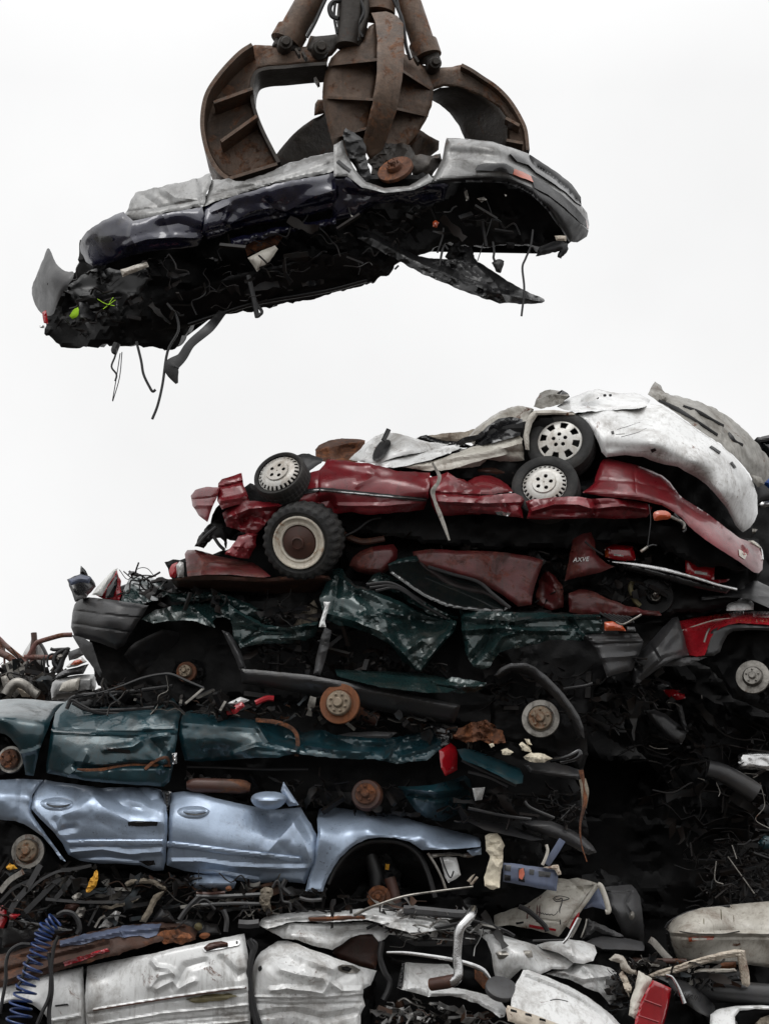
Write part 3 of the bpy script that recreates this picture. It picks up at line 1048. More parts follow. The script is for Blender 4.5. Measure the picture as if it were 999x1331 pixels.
pl(hc, 'roof_panel', m_core, [(440, 560), (560, 520), (700, 470), (840, 440), (1000, 400), (1180, 410), (1200, 440), (1130, 500), (999, 536), (780, 570), (680, 596), (540, 640), (440, 650)], y=[(440, 560, .3), (1200, 420, .3), (560, 636, .6), (1000, 536, .6)], n=.05, ns=.2, rag=1, sk=.05)
pl(hc, 'floor_rib', m_navy, [(700, 350), (860, 310), (1040, 280), (1040, 300), (860, 336), (700, 380)], y=.12, n=.04, ns=.12, rag=1.5, sk=.05)
tube(hc, 'roof_gutter', m_void, [(560, 628, .5), (680, 588, .5), (790, 556, .48), (1000, 520, .48), (1140, 484, .5)], .02, seg=8)
view(400, 160, 400)
o = pl(hc, 'rear_fender', m_silver, [(84, 70), (112, 54), (122, 96), (150, 146), (188, 190), (250, 211), (330, 203), (372, 178), (392, 164), (406, 180), (398, 192), (345, 216), (250, 226), (176, 208), (128, 172), (84, 172)], y=[(90, 80, .02), (250, 215, -.06), (400, 180, -.02), (112, 60, .1), (250, 205, 0)], n=.01, ns=.15, roll=(6, .03), sk=.14, sm=0)
pl(o, 'side_marker', m_plastic, [(92, 124), (100, 118), (142, 150), (136, 158)], y=on(o, .012), n=0, sk=.015)
pl(hc, 'rear_fender', m_navy, [(82, 175), (128, 174), (176, 210), (250, 228), (345, 218), (392, 198), (460, 196), (440, 250), (380, 268), (300, 256), (220, 262), (160, 300), (80, 316)], y=[(90, 180, -.03), (300, 230, -.05), (450, 200, .0), (90, 310, .15), (300, 256, .12), (430, 250, .15)], n=.03, ns=.18,
   cr=[([(130, 230), (250, 240), (420, 225)], -.04, 20)], sk=.08, rag=1)
pl(hc, 'torn_rubber', m_plastic, [(114, 40), (124, 12), (140, 28), (176, 48), (188, 80), (186, 108), (210, 180), (180, 190), (148, 140), (124, 94)], y=.1, n=.05, ns=.1, sk=.05, rag=1.5)
q = hub(hc, 282, 146, 60, .25, -24, 30, m_rust, m_rust, 5, inner=.42)
pl(hc, 'suspension_bracket', m_grabdark, [(330, 130), (350, 100), (400, 108), (430, 100), (440, 120), (410, 160), (380, 178), (340, 180)], y=.35, n=.06, ns=.1, sk=.15, rag=2)
pl(hc, 'suspension_bracket', m_grabdark, [(190, 120), (240, 60), (330, 70), (360, 120), (330, 190), (230, 200)], y=.6, n=.06, ns=.1, sk=.15, rag=2)
o = pl(hc, 'bumper', m_silver, [(449, 46), (520, 50), (600, 60), (660, 78), (716, 99), (726, 116), (742, 138), (790, 168), (840, 212), (880, 256), (906, 290), (913, 330), (906, 364), (872, 385), (848, 382), (826, 345), (780, 280), (725, 228), (690, 208), (640, 191), (540, 186), (480, 191), (388, 201), (412, 165), (436, 115)],
       y=[(455, 60, .12), (450, 180, .0), (640, 130, -.1), (640, 185, -.05), (800, 250, .06), (880, 330, .5), (900, 360, .8), (720, 110, .25), (840, 212, .35)], n=.008, ns=.3, roll=(9, .06), sk=.14,
       cr=[([(470, 95), (560, 100), (640, 112), (720, 150), (800, 215), (880, 300)], -.03, 14, 'g')])
pl(o, 'rub_strip', m_black, [(540, 152), (550, 134), (580, 128), (642, 131), (668, 146), (664, 166), (620, 155)], y=on(o, .032), n=0, sk=.02, sm=0)
pl(o, 'indicator', m_orange, [(670, 147), (700, 158), (724, 172), (732, 191), (696, 177), (665, 165)], y=on(o, .034), n=0, sk=.02)
pl(o, 'rub_strip', m_plastic, [(724, 168), (770, 192), (820, 228), (870, 272), (902, 312), (906, 338), (880, 318), (830, 270), (780, 232), (734, 208)], y=on(o, .034), n=0, sk=.02)
pl(o, 'lower_shade_strip', m_plastic, [(420, 188), (480, 180), (540, 176), (600, 174), (660, 182), (726, 208), (786, 242), (846, 292), (898, 338), (911, 348), (905, 367), (874, 387), (846, 384), (822, 345), (775, 280), (722, 230), (688, 210), (640, 194), (540, 190), (470, 194), (420, 198)], y=on(o, .03), n=0, sk=.04)  # dark strip painting the shade where the bumper curves under
pl(o, 'indicator', m_orange, [(882, 298), (904, 316), (912, 344), (892, 326)], y=on(o, .02), n=0, sk=.02)
pl(hc, 'hood', m_black, [(655, 98), (690, 92), (722, 102), (760, 128), (810, 160), (856, 198), (886, 240), (888, 268), (868, 254), (838, 224), (790, 190), (740, 158), (715, 134), (680, 124)], y=on(o, .035), n=0, sk=.05)
o = pl(hc, 'torn_hood', m_void, [(150, 330), (190, 346), (240, 372), (330, 420), (390, 438), (445, 440), (500, 438), (545, 446), (600, 480), (660, 520), (720, 550), (766, 570), (771, 578), (758, 586), (690, 586), (620, 584), (575, 568), (520, 550), (440, 520), (390, 498), (330, 468), (270, 432), (210, 400), (160, 374)],
       y=[(150, 340, .3), (330, 440, .1), (600, 480, .25), (770, 578, .5), (520, 548, .0), (620, 584, .1)], n=.04, ns=.13, rag=1,
       cr=[([(200, 368), (330, 440), (450, 490), (600, 550), (760, 578)], .05, 16), ([(545, 460), (610, 520), (640, 575)], .05, 18), ([(440, 450), (560, 540)], -.05, 20)], sk=.05)
pl(hc, 'engine_bits', m_core, [(466, 392), (490, 388), (530, 398), (540, 440), (550, 470), (510, 480), (460, 450), (440, 430)], y=.3, n=.08, ns=.1, rag=3, sk=.2)
pl(hc, 'bumper_bracket', m_plastic, [(735, 432), (756, 404), (800, 380), (846, 386), (838, 420), (824, 442), (808, 436), (816, 416), (780, 424)], y=.35, n=.03, rag=1.5, sk=.06)
pl(hc, 'engine_bits', m_core, [(640, 385), (672, 388), (668, 406), (646, 406)], y=.35, n=.01, sk=.1)
pl(hc, 'side_marker', m_tan, [(800, 364), (838, 366), (838, 382), (806, 380)], y=.1, n=.01, sk=.02)
for pts, r in (([(600, 385), (604, 420), (603, 440), (618, 462)], .010), ([(730, 346), (722, 400), (706, 440), (696, 470), (702, 540), (693, 626)], .009), ([(580, 250), (596, 300), (584, 350), (566, 400), (550, 448)], .004), ([(420, 420), (436, 370), (440, 340)], .008), ([(425, 470), (440, 400), (455, 410)], .01), ([(508, 210), (512, 235), (520, 250)], .01), ([(96, 196), (120, 240), (142, 304)], .006), ([(282, 474), (294, 462)], .008)):
    tube(hc, 'wire', m_plastic, pts, r, y=.1)
pl(hc, 'connector_plug', m_plastic, [(600, 452), (612, 444), (636, 446), (630, 470), (622, 486), (606, 478)], y=.1, n=.03, ns=.08, sk=.04, rag=2)
for p in ([(506, 222), (516, 216), (522, 244), (514, 252)], [(548, 244), (570, 238), (580, 248), (562, 256)], [(138, 296), (146, 300), (144, 310)], [(638, 230), (646, 233), (641, 239)]):
    pl(hc, 'clip', m_steel, p, y=.0, n=0, sk=.01)
pl(hc, 'clip', m_orange, [(404, 322), (414, 314), (426, 322), (418, 338), (406, 336)], y=.05, n=0, sk=.02)
view(0, 0, 999)
litter('torn_debris', '', [(75, 355), (230, 330), (400, 290), (520, 270), (600, 260), (700, 290), (690, 310), (560, 312), (450, 370), (250, 405), (90, 440), (66, 420)], -.02, .35, 110, m_litterdark, (.03, .12), 3, .5, hc)


def wheel(parent, px, py, rt, rr, y, yaw, pitch, kind, spin=0, name='wheel', cx=None, w=.2):
    """tyre (the wheel's own mesh) with a hubcap or a steel rim as a sub-part"""
    q = T([(px, py)])[0]
    k = VW[2] * ppm(q[1], y)
    Rt, Rr = rt / k, rr / k
    M = frame(P(q[0], q[1], y), yaw, pitch, spin)
    M = M @ Matrix.Translation((0, 0, -w / 2))
    t = mesh_obj(name, [tyre_geo(M, Rt, Rr, w, 112, .012 if kind == 'truck' else 0)], m_tyre, parent, angle=30)
    Mh = M @ Matrix.Translation((0, 0, w / 2))
    if kind == 'fins':
        dish = lambda r: .015 - .05 * max(0, (r / Rr - .55)) ** 2 * 4 + (.012 if r < Rr * .52 else 0)
        c1, c2 = slots(26, Rr * .80, Rr * .93, .5), holes(5, Rr * .30, Rr * .085)
        g = [polar_geo(Mh, Rr * .02, Rr * .99, dish, lambda r, a: c1(r, a) or c2(r, a), 40, 208)]
    elif kind == 'seven':
        dish = lambda r: .02 - .03 * (r / Rr) ** 2
        c1, c2 = slots(8, Rr * .6, Rr * .9, .5), holes(5, Rr * .27, Rr * .09)
        g = [polar_geo(Mh, Rr * .02, Rr * .99, dish, lambda r, a: c1(r, a) or c2(r, a), 40, 160)]
    if kind in ('fins', 'seven'):
        h = mesh_obj('hubcap', g, m_cap, t, angle=30)
        md = h.modifiers.new('thickness', 'SOLIDIFY')
        md.thickness = .008
        md.offset = -1
        mesh_obj('rim', [lathe_geo([(Rr * .98, -.005), (Rr * .9, -.05), (Rr * .5, -.045), (.001, -.045)], Mh, 40)], m_core, t)
    elif kind == 'truck':
        mesh_obj('rim', [lathe_geo([(Rr * 1.02, -.01), (Rr * 1.0, .012), (Rr * .95, .012), (Rr * .9, -.012), (Rr * .8, -.02), (Rr * .74, -.008), (Rr * .68, -.012), (Rr * .66, -.03)], Mh, 64)], m_whiterim, t, angle=35)
        mesh_obj('rim_centre', [lathe_geo([(Rr * .67, -.03), (Rr * .62, -.012), (Rr * .4, .005), (Rr * .26, .012), (Rr * .25, .03), (Rr * .2, .034), (Rr * .19, .022), (.001, .022)], Mh, 48)], m_brownrim, t, angle=30)
    return t


# ================================================================== white hatchback on top
view(0, 0, 999)
wc = thing('crushed_car', 'crushed white hatchback with mud-stained rear bumper on top of the red wreck', 'car', 830, 660, .5)
core(wc, 'crushed_body', m_core, [(520, 602), (600, 585), (640, 560), (700, 540), (760, 535), (840, 530), (920, 590), (975, 640), (980, 690), (960, 720), (900, 680), (860, 650), (830, 640), (780, 620), (780, 640), (680, 640), (560, 618), (490, 610)], y=[(500, 600, .5), (800, 560, .5), (960, 690, 1.35), (940, 580, 1.2)], depth=1.0, dy=0)
view(600, 480, 399)
o = pl(wc, 'rear_bumper', m_white, [(364, 152), (400, 142), (450, 135), (520, 130), (566, 128), (608, 112), (650, 118), (722, 166), (790, 213), (835, 242), (870, 270), (904, 305), (932, 342), (950, 375), (960, 408), (962, 470), (950, 498), (938, 515), (914, 530), (902, 522), (890, 508), (866, 458), (822, 402), (790, 372), (760, 350), (702, 317), (640, 306), (590, 286), (532, 279), (470, 286), (454, 270), (444, 240), (428, 208), (400, 180)],
       y=[(420, 150, .3), (470, 280, .18), (620, 130, .38), (620, 240, .02), (620, 300, .12), (780, 225, .34), (760, 300, .06), (880, 290, .45), (850, 400, .25), (960, 420, .9), (920, 520, .8), (780, 360, .22)], n=.008, ns=.35, roll=(8, .05), sk=.18,
       cr=[([(440, 232), (560, 236), (680, 258), (800, 320), (900, 400)], .035, 46, 'g'), ([(480, 258), (620, 268), (760, 330)], -.03, 22, 'g'), ([(610, 120), (700, 200), (800, 280), (905, 360)], -.012, 8)])
o2 = pl(o, 'plate_recess', m_white, [(802, 252), (830, 262), (894, 312), (910, 346), (896, 402), (850, 376), (800, 350), (794, 322), (808, 286)], y=on(o, -.012), n=.002, sk=.03)
for p in ([(806, 252), (812, 247), (842, 268), (838, 275)], [(874, 304), (880, 300), (894, 319), (888, 323)]):
    pl(o, 'bracket', m_plastic, p, y=on(o, .02), n=0, sk=.03)
for k, p in enumerate(([(505, 196), (545, 184), (580, 172)], [(500, 212), (530, 210)], [(518, 220), (570, 206), (600, 192)])):
    tube(o, 'scrape', m_plastic, p, .0025, y=on(o, .001), flat=.3)
for p in ([(484, 202), (494, 200), (496, 210), (488, 211)], [(612, 262), (628, 256), (632, 264), (618, 272)]):
    pl(o, 'mud_spot', m_plastic, p, y=on(o, .004), n=0, sk=.005)
pl(wc, 'boot_lid', m_white, [(308, 122), (330, 106), (346, 95), (400, 72), (445, 63), (480, 74), (520, 79), (560, 76), (582, 84), (612, 98), (604, 116), (575, 128), (480, 131), (372, 138), (330, 132)], y=[(320, 125, .4), (440, 65, .9), (610, 100, .8), (480, 130, .35), (600, 118, .4)], n=.02, ns=.15, sk=.1, rag=.8, cr=[([(350, 120), (450, 108), (590, 112)], -.03, 10)])
pl(wc, 'boot_flap', m_white, [(384, 98), (400, 76), (420, 70), (446, 64), (452, 74), (440, 96), (424, 104), (386, 108)], y=[(386, 104, .4), (446, 66, .5), (440, 100, .36)], n=.006, sk=.015, sm=1)
for x, y0 in ((464, 84), (482, 84), (440, 92)):
    pl(wc, 'clip', m_plastic, [(x - 5, y0 - 4), (x + 5, y0 - 4), (x + 6, y0 + 4), (x - 4, y0 + 5)], y=.4, n=0, sk=.02, sm=1)
pl(wc, 'roof_pillar', m_greycream, [(232, 122), (240, 96), (252, 78), (270, 66), (288, 62), (330, 70), (347, 86), (322, 112), (290, 122), (256, 130)], y=[(235, 120, .45), (288, 64, .6), (340, 90, .5), (260, 128, .4)], n=.05, ns=.1, sk=.12, rag=1.2, cr=[([(245, 100), (290, 80), (340, 86)], .04, 14)])
pl(wc, 'roof_pillar', m_black, [(300, 84), (325, 66), (345, 78), (352, 90), (330, 104)], y=.5, n=.03, sk=.1)
o = pl(wc, 'door_frame', m_cream, [(22, 218), (44, 194), (70, 170), (110, 146), (150, 124), (184, 116), (226, 124), (236, 130), (224, 160), (208, 200), (196, 232), (202, 262), (204, 296), (150, 304), (100, 310), (40, 318), (-120, 330), (-130, 318), (-60, 290), (0, 264), (40, 250), (30, 236)],
       y=[(30, 220, .5), (184, 118, .6), (200, 230, .35), (0, 300, .35), (100, 250, .3), (100, 310, .45)], n=.035, ns=.14, rag=1, sk=.1, cr=[([(-100, 318), (60, 276), (200, 240)], .05, 20), ([(0, 290), (120, 268), (200, 268)], -.03, 12), ([(30, 225), (90, 165), (180, 122), (226, 128)], .05, 14)])
pl(o, 'window_opening', m_black, [(40, 240), (60, 208), (84, 184), (120, 160), (160, 154), (198, 162), (194, 188), (190, 216), (150, 226), (100, 240), (60, 248)], y=on(o, .02), n=.02, ns=.1, sk=.03)
pl(wc, 'wheel_arch', m_cream, [(206, 260), (200, 220), (206, 180), (216, 150), (236, 134), (300, 132), (366, 142), (372, 152), (300, 146), (246, 150), (228, 176), (218, 214), (218, 262)], y=.25, n=.008, sk=.2, sm=0)
pl(wc, 'wheel_well', m_core, [(214, 250), (220, 180), (240, 146), (310, 142), (370, 150), (420, 190), (450, 250), (460, 300), (420, 340), (330, 330), (240, 300)], y=.62, n=.05, sk=.1)
wheel(wc, 318, 232, 112, 74, .26, -14, 12, 'seven', 20)
SURF_T = pl(wc, 'tailgate', m_greycream, [(604, 82), (616, 58), (628, 38), (644, 50), (660, 76), (700, 86), (745, 96), (790, 112), (832, 130), (868, 152), (902, 180), (934, 210), (962, 242), (1006, 294), (1006, 350), (985, 368), (962, 372), (938, 340), (905, 302), (870, 268), (835, 240), (790, 211), (722, 163), (670, 126), (640, 104)],
   y=[(605, 82, .6), (628, 40, .9), (720, 160, .5), (760, 100, .9), (870, 265, .6), (900, 180, 1.1), (1000, 300, 1.3), (960, 370, 1.0)], n=.03, ns=.14, rag=1, sk=.06,
   cr=[([(640, 80), (720, 112), (800, 150), (880, 215), (960, 310)], .06, 24), ([(650, 112), (760, 170), (850, 230)], -.05, 16), ([(628, 42), (660, 90)], .05, 16), ([(750, 100), (770, 190)], .03, 16), ([(850, 145), (840, 235)], .03, 14)])
for p in ([(640, 100), (700, 130), (760, 166), (830, 216)], [(720, 118), (790, 150), (850, 186)], [(868, 206), (884, 230), (912, 248)]):
    tube(wc, 'torn_seal', m_plastic, p, [.01, .022, .012, .02], y=on(SURF_T, .012), seg=6, flat=.5)
pl(wc, 'inner_trim', m_greycream, [(935, 340), (975, 352), (985, 372), (962, 384), (948, 366)], y=.85, n=.02, sk=.05)
# crumpled front door with its mirror
view(230, 540, 390)
o = pl(wc, 'front_door', m_white, [(572, 148), (590, 128), (610, 110), (628, 92), (652, 74), (690, 56), (702, 46), (712, 58), (744, 62), (800, 78), (840, 89), (905, 94), (880, 110), (820, 122), (762, 130), (700, 148), (660, 162), (610, 154)], y=[(580, 148, .4), (700, 50, .55), (900, 95, .5), (660, 160, .3), (760, 100, .3)], n=.02, ns=.15, rag=.6, sk=.1, cr=[([(610, 150), (640, 100), (700, 60)], .04, 16)])
pl(o, 'mirror_housing', m_plastic, [(650, 150), (652, 124), (662, 104), (680, 84), (700, 78), (712, 86), (706, 108), (692, 134), (668, 152)], y=on(o, .03), n=.02, sk=.04, sm=1)
tube(o, 'mirror_mount', m_black, [(686, 84), (696, 64), (704, 46)], .02, y=.3)
pl(wc, 'roof_strip', m_white, [(656, 164), (700, 146), (760, 126), (840, 112), (880, 104), (942, 94), (936, 112), (850, 146), (762, 168), (720, 174)], y=[(660, 160, .3), (940, 96, .4), (760, 166, .2)], n=.012, ns=.15, sk=.05, cr=[([(670, 160), (800, 130), (935, 102)], .04, 10)])
pl(wc, 'roof_strip', m_cream, [(738, 172), (800, 158), (862, 148), (920, 126), (985, 104), (1100, 90), (1100, 128), (1000, 152), (942, 172), (880, 184), (820, 182)], y=[(740, 172, .25), (1090, 100, .35), (900, 180, .2)], n=.03, ns=.13, rag=.8, sk=.06, cr=[([(760, 172), (900, 146), (1090, 108)], .05, 16)])
pl(wc, 'roof_panel', m_black, [(795, 74), (830, 66), (870, 82), (960, 92), (985, 106), (900, 108), (840, 96)], y=.6, n=.03, ns=.1, sk=.3, rag=.8)
pl(wc, 'roof_panel', m_tan, [(815, 72), (880, 60), (960, 54), (1000, 40), (1030, 60), (980, 92), (900, 90)], y=.8, n=.03, ns=.12, sk=.3, rag=.8)
tube(wc, 'roof_rail', m_black, [(930, 100), (960, 82), (1000, 74), (1020, 60)], .025, y=.4)

view(230, 540, 390)
ru = tag(pl(None, 'rusty_fender', m_rust, [(458, 116), (470, 102), (502, 85), (545, 75), (585, 76), (626, 82), (620, 130), (600, 156), (546, 160), (500, 158), (466, 150)], y=[(460, 116, .75), (545, 76, 1.0), (620, 84, .9), (520, 158, .6), (600, 156, .6)], n=.04, ns=.12, rag=1, sk=.25, cr=[([(480, 112), (560, 94), (620, 88)], .06, 14), ([(530, 136), (552, 112), (590, 108)], -.07, 14), ([(498, 92), (512, 150)], .05, 10)]),
         'orange-brown rusted fender sticking up beside the white door', 'car fender')

# ================================================================== red sedan lying on its roof
view(0, 0, 999)
rc = thing('crushed_car', 'crushed red sedan lying on its roof with two silver hubcapped wheels up', 'car', 620, 760, .5)
core(rc, 'crushed_body', m_core, [(282, 660), (318, 632), (400, 615), (560, 620), (680, 640), (780, 620), (860, 640), (930, 690), (975, 735), (960, 740), (905, 735), (860, 712), (820, 704), (740, 712), (640, 712), (560, 706), (450, 690), (330, 680), (300, 700), (270, 690)], y=.42, depth=1.3, dy=8)
view(230, 540, 390)
pl(rc, 'front_bumper', m_red, [(45, 268), (60, 247), (96, 238), (142, 240), (132, 275), (118, 305), (101, 356), (72, 332), (52, 300)], y=[(45, 270, .5), (140, 245, .15), (100, 350, .3)], n=.015, ns=.15, sk=.2, cr=[([(50, 280), (100, 276), (135, 270)], -.02, 8), ([(60, 300), (118, 300)], .02, 10)])
pl(rc, 'front_fender', m_red, [(137, 226), (150, 212), (215, 191), (222, 232), (236, 268), (243, 288), (190, 300), (150, 312), (134, 284)], y=[(140, 226, .25), (215, 195, .25), (240, 288, .1), (150, 310, .15)], n=.02, ns=.14, sk=.15, cr=[([(142, 240), (222, 222)], -.03, 8), ([(148, 285), (240, 268)], .03, 12)])
pl(rc, 'front_fender', m_red, [(150, 326), (180, 304), (222, 284), (280, 286), (332, 292), (352, 298), (322, 330), (296, 356), (280, 380), (258, 402), (230, 394), (196, 380), (166, 372)], y=[(155, 330, .2), (340, 296, .0), (260, 400, .12), (200, 380, .2)], n=.05, ns=.12, rag=1, sk=.1, cr=[([(170, 340), (240, 310), (340, 300)], .05, 16), ([(200, 372), (250, 330), (290, 345)], -.06, 18), ([(180, 330), (210, 378)], .05, 14)])
pl(rc, 'front_fender', m_red, [(204, 402), (232, 392), (268, 396), (262, 432), (240, 478), (200, 472), (160, 462)], y=.15, n=.04, ns=.12, rag=1, sk=.1)
pl(rc, 'suspension', m_core, [(54, 440), (70, 408), (82, 388), (104, 368), (122, 350), (152, 340), (148, 372), (170, 392), (168, 440), (140, 410), (126, 414), (100, 424), (84, 444)], y=.4, n=.06, ns=.08, rag=2.5, sk=.2)
for p in ([(120, 400), (140, 430), (158, 448)], [(70, 430), (96, 400), (130, 372)]):
    tube(rc, 'cable', m_plastic, p, .014, y=.3)
o = pl(rc, 'side_panel', m_red, [(392, 238), (402, 218), (418, 200), (446, 188), (472, 180), (490, 164), (500, 145), (560, 150), (640, 160), (690, 172), (736, 186), (790, 187), (842, 191), (840, 230), (836, 272), (822, 312), (790, 318), (760, 322), (700, 326), (640, 331), (580, 322), (530, 327), (500, 318), (480, 310), (440, 296), (400, 292), (352, 302), (358, 282), (376, 262)],
       y=[(400, 220, .12), (500, 150, .22), (840, 194, .18), (500, 240, -.04), (830, 250, -.03), (640, 170, .16), (360, 290, .05), (500, 312, .08), (820, 305, .1), (640, 325, .1)], n=.012, ns=.3, sk=.1, rag=.6,
       cr=[([(474, 180), (470, 240), (466, 300)], -.02, 5), ([(500, 172), (640, 190), (830, 205)], -.02, 16, 'g'), ([(480, 290), (510, 282), (520, 310)], -.05, 22), ([(640, 160), (660, 200), (600, 230)], .02, 18), ([(530, 300), (680, 300), (820, 292)], .02, 14)])
pl(o, 'rub_strip', m_plastic, [(408, 254), (430, 246), (472, 239), (560, 246), (700, 262), (834, 275), (832, 287), (700, 274), (560, 258), (470, 252), (412, 264)], y=on(o, .014), n=0, sk=.02)
pl(o, 'chrome_insert', m_chrome, [(420, 254), (472, 245), (700, 267), (832, 280), (832, 282), (700, 270), (472, 248)], y=on(o, .019), n=0, sk=.01)
wheel(rc, 337, 190, 92, 76, .02, -22, 26, 'fins', 10)
pl(rc, 'wheel_arch', m_plastic, [(400, 130), (440, 124), (486, 146), (480, 160), (450, 178), (420, 200), (395, 232), (372, 262), (350, 270), (330, 262), (372, 244), (400, 200), (412, 160)], y=[(400, 130, .3), (486, 146, .25), (340, 265, .05)], n=.02, sk=.1, rag=1)
o = pl(rc, 'side_panel', m_red, [(840, 206), (870, 200), (900, 188), (930, 208), (952, 212), (990, 234), (1010, 250), (1010, 330), (960, 330), (870, 336), (850, 302), (842, 270)], y=[(840, 210, .12), (960, 225, .15), (900, 275, -.03), (1005, 270, -.02), (870, 330, .08), (1005, 325, .08)], n=.03, ns=.14, sk=.1, cr=[([(860, 258), (1005, 268)], -.04, 8), ([(870, 285), (1000, 292)], .03, 14), ([(900, 190), (960, 225)], .04, 14)])
view(600, 480, 399)
pl(rc, 'side_panel', m_red, [(-4, 382), (20, 364), (44, 350), (68, 344), (94, 346), (124, 358), (150, 376), (168, 398), (130, 402), (96, 408), (40, 406), (-4, 406)], y=[(0, 384, .1), (70, 346, .25), (160, 396, .1), (60, 406, -.02)], n=.015, sk=.15, roll=(9, .06))
o = pl(rc, 'side_panel', m_red, [(-6, 410), (60, 412), (130, 406), (172, 402), (196, 414), (206, 428), (192, 450), (200, 484), (100, 472), (0, 466), (-6, 466)], y=[(0, 412, .05), (0, 464, .08), (190, 420, .06), (195, 480, .08), (90, 440, -.06)], n=.025, ns=.14, sk=.1, cr=[([(0, 430), (80, 436), (190, 432)], .03, 12), ([(120, 410), (150, 470)], -.03, 16)])
pl(o, 'door_handle', m_chrome, [(108, 466), (130, 462), (158, 470), (150, 478), (116, 474)], y=on(o, .015), n=0, sk=.03)
pl(rc, 'side_panel', m_red, [(208, 430), (230, 424), (300, 416), (380, 414), (420, 422), (470, 420), (524, 424), (560, 428), (602, 436), (620, 450), (612, 470), (600, 482), (540, 486), (500, 487), (420, 484), (330, 487), (260, 490), (212, 486), (218, 460)], y=[(210, 440, .05), (600, 440, .05), (400, 450, -.08), (215, 482, .06), (500, 484, .06)], n=.03, ns=.13, sk=.1,
   cr=[([(230, 462), (300, 440), (380, 440), (420, 452)], .05, 14), ([(420, 424), (440, 450), (420, 480)], -.05, 16), ([(440, 452), (520, 444), (600, 456)], .04, 12), ([(300, 470), (400, 466)], -.03, 12)])
pl(rc, 'indicator', m_orange, [(622, 466), (640, 458), (668, 462), (682, 474), (676, 488), (650, 490), (628, 494), (622, 482)], y=-.08, n=.005, sk=.06, sm=1)
o = pl(rc, 'rear_bumper', m_red, [(392, 402), (412, 386), (430, 370), (438, 340), (450, 306), (462, 292), (478, 290), (520, 300), (562, 310), (610, 326), (652, 345), (676, 366), (692, 388), (706, 408), (730, 426), (800, 470), (850, 508), (904, 550), (940, 564), (972, 580), (980, 608), (977, 652), (966, 664), (950, 661), (902, 626), (850, 592), (800, 560), (766, 534), (738, 510), (716, 484), (690, 464), (650, 442), (602, 431), (560, 424), (470, 414)],
       y=[(400, 400, .12), (450, 310, .25), (620, 330, .25), (560, 380, .02), (620, 430, .02), (760, 450, .2), (740, 500, .0), (900, 556, .3), (900, 620, .1), (975, 620, .5)], n=.01, ns=.25, sk=.15, roll=(7, .03),
       cr=[([(400, 398), (480, 398), (600, 410), (690, 440), (800, 520), (960, 620)], .03, 22, 'g'), ([(560, 312), (566, 400)], -.015, 5), ([(440, 360), (560, 366), (680, 400), (830, 500), (970, 600)], -.015, 8), ([(650, 350), (700, 440)], .02, 22)])
o2 = pl(o, 'sticker', m_cream, [(900, 584), (928, 600), (921, 619), (902, 606)], y=on(o, .012), n=0, sk=.004)
q = T([(913, 602)])[0]
mesh_obj('sticker_print', [text_geo('TI E3', Matrix.Translation(Vector(P(q[0], q[1], on(o, .018)(q[0], q[1])))) @ Matrix.Rotation(R(-32), 4, 'Y') @ Matrix.Rotation(R(90), 4, 'X'), .05)], m_redb, o)
tube(rc, 'trim_strip', m_chrome, [(944, 560), (960, 568), (974, 586), (979, 620)], .007, y=on(o, .02))
wheel(rc, 268, 372, 112, 76, .12, -14, 18, 'fins', 4)
pl(rc, 'exhaust_pipe', m_brownrim, [(48, 326), (70, 316), (120, 322), (176, 328), (180, 344), (120, 344), (60, 340)], y=.4, n=.005, sk=.1, sm=1)
view(230, 540, 390)
tube(rc, 'roof_trim', m_steel, [(850, 158), (862, 180), (873, 202), (868, 225), (851, 252), (858, 285), (874, 328), (890, 370), (906, 416)], [.008, .012, .018, .016, .022, .014, .02, .016, .008], y=-.14, seg=6, flat=.35)
view(600, 480, 399)
for p, r in (([(608, 440), (614, 490), (606, 560), (604, 578)], .004), ([(604, 578), (582, 594)], .012), ([(604, 578), (620, 572), (634, 574)], .006), ([(680, 480), (720, 500), (722, 520)], .012), ([(690, 470), (726, 516), (720, 530)], .01)):
    tube(rc, 'wire', m_steel if r > .01 else m_plastic, p, r, y=-.08)
pl(rc, 'tow_bar', m_cream, [(930, 556), (950, 558), (974, 580), (968, 584), (944, 570)], y=.3, n=0, sk=.05)

# ================================================================== loose truck wheel
view(230, 540, 390)
tw = wheel(None, 404, 424, 132, 88, -.02, -16, -20, 'truck', 0, 'truck_wheel', w=.30)
tag(tw, 'knobbly black tyre on white steel rim with brown centre wedged under red wreck', 'wheel')

# ================================================================== maroon wreck between red and green
view(0, 0, 999)
mc = thing('crushed_car', 'crushed maroon hatchback with two tail lights squashed beneath the red sedan', 'car', 720, 800, .8)
core(mc, 'crushed_body', m_core, [(215, 732), (300, 715), (340, 690), (420, 690), (560, 690), (740, 690), (930, 690), (985, 700), (990, 740), (950, 790), (800, 806), (600, 800), (420, 780), (230, 776)], y=.75, depth=1.2, dy=8)
view(230, 540, 390)
pl(mc, 'hood', m_maroon, [(26, 462), (34, 448), (62, 447), (110, 460), (142, 470), (200, 480), (252, 490), (284, 510), (312, 536), (280, 540), (180, 530), (100, 530), (36, 536)], y=[(30, 450, .5), (250, 490, .3), (36, 534, .1), (300, 536, .1)], n=.02, ns=.2, sk=.3, cr=[([(60, 450), (90, 490), (80, 525)], .03, 20), ([(90, 490), (250, 500)], .03, 14)])
pl(mc, 'headlight', m_whited, [(-4, 500), (8, 484), (20, 488), (24, 538), (0, 540)], y=.3, n=.03, sk=.1, rag=1)
pl(mc, 'headlight', m_redlens, [(-30, 520), (-18, 496), (0, 488), (8, 520), (-8, 540), (-26, 538)], y=.35, n=.03, sk=.1, rag=1.5)
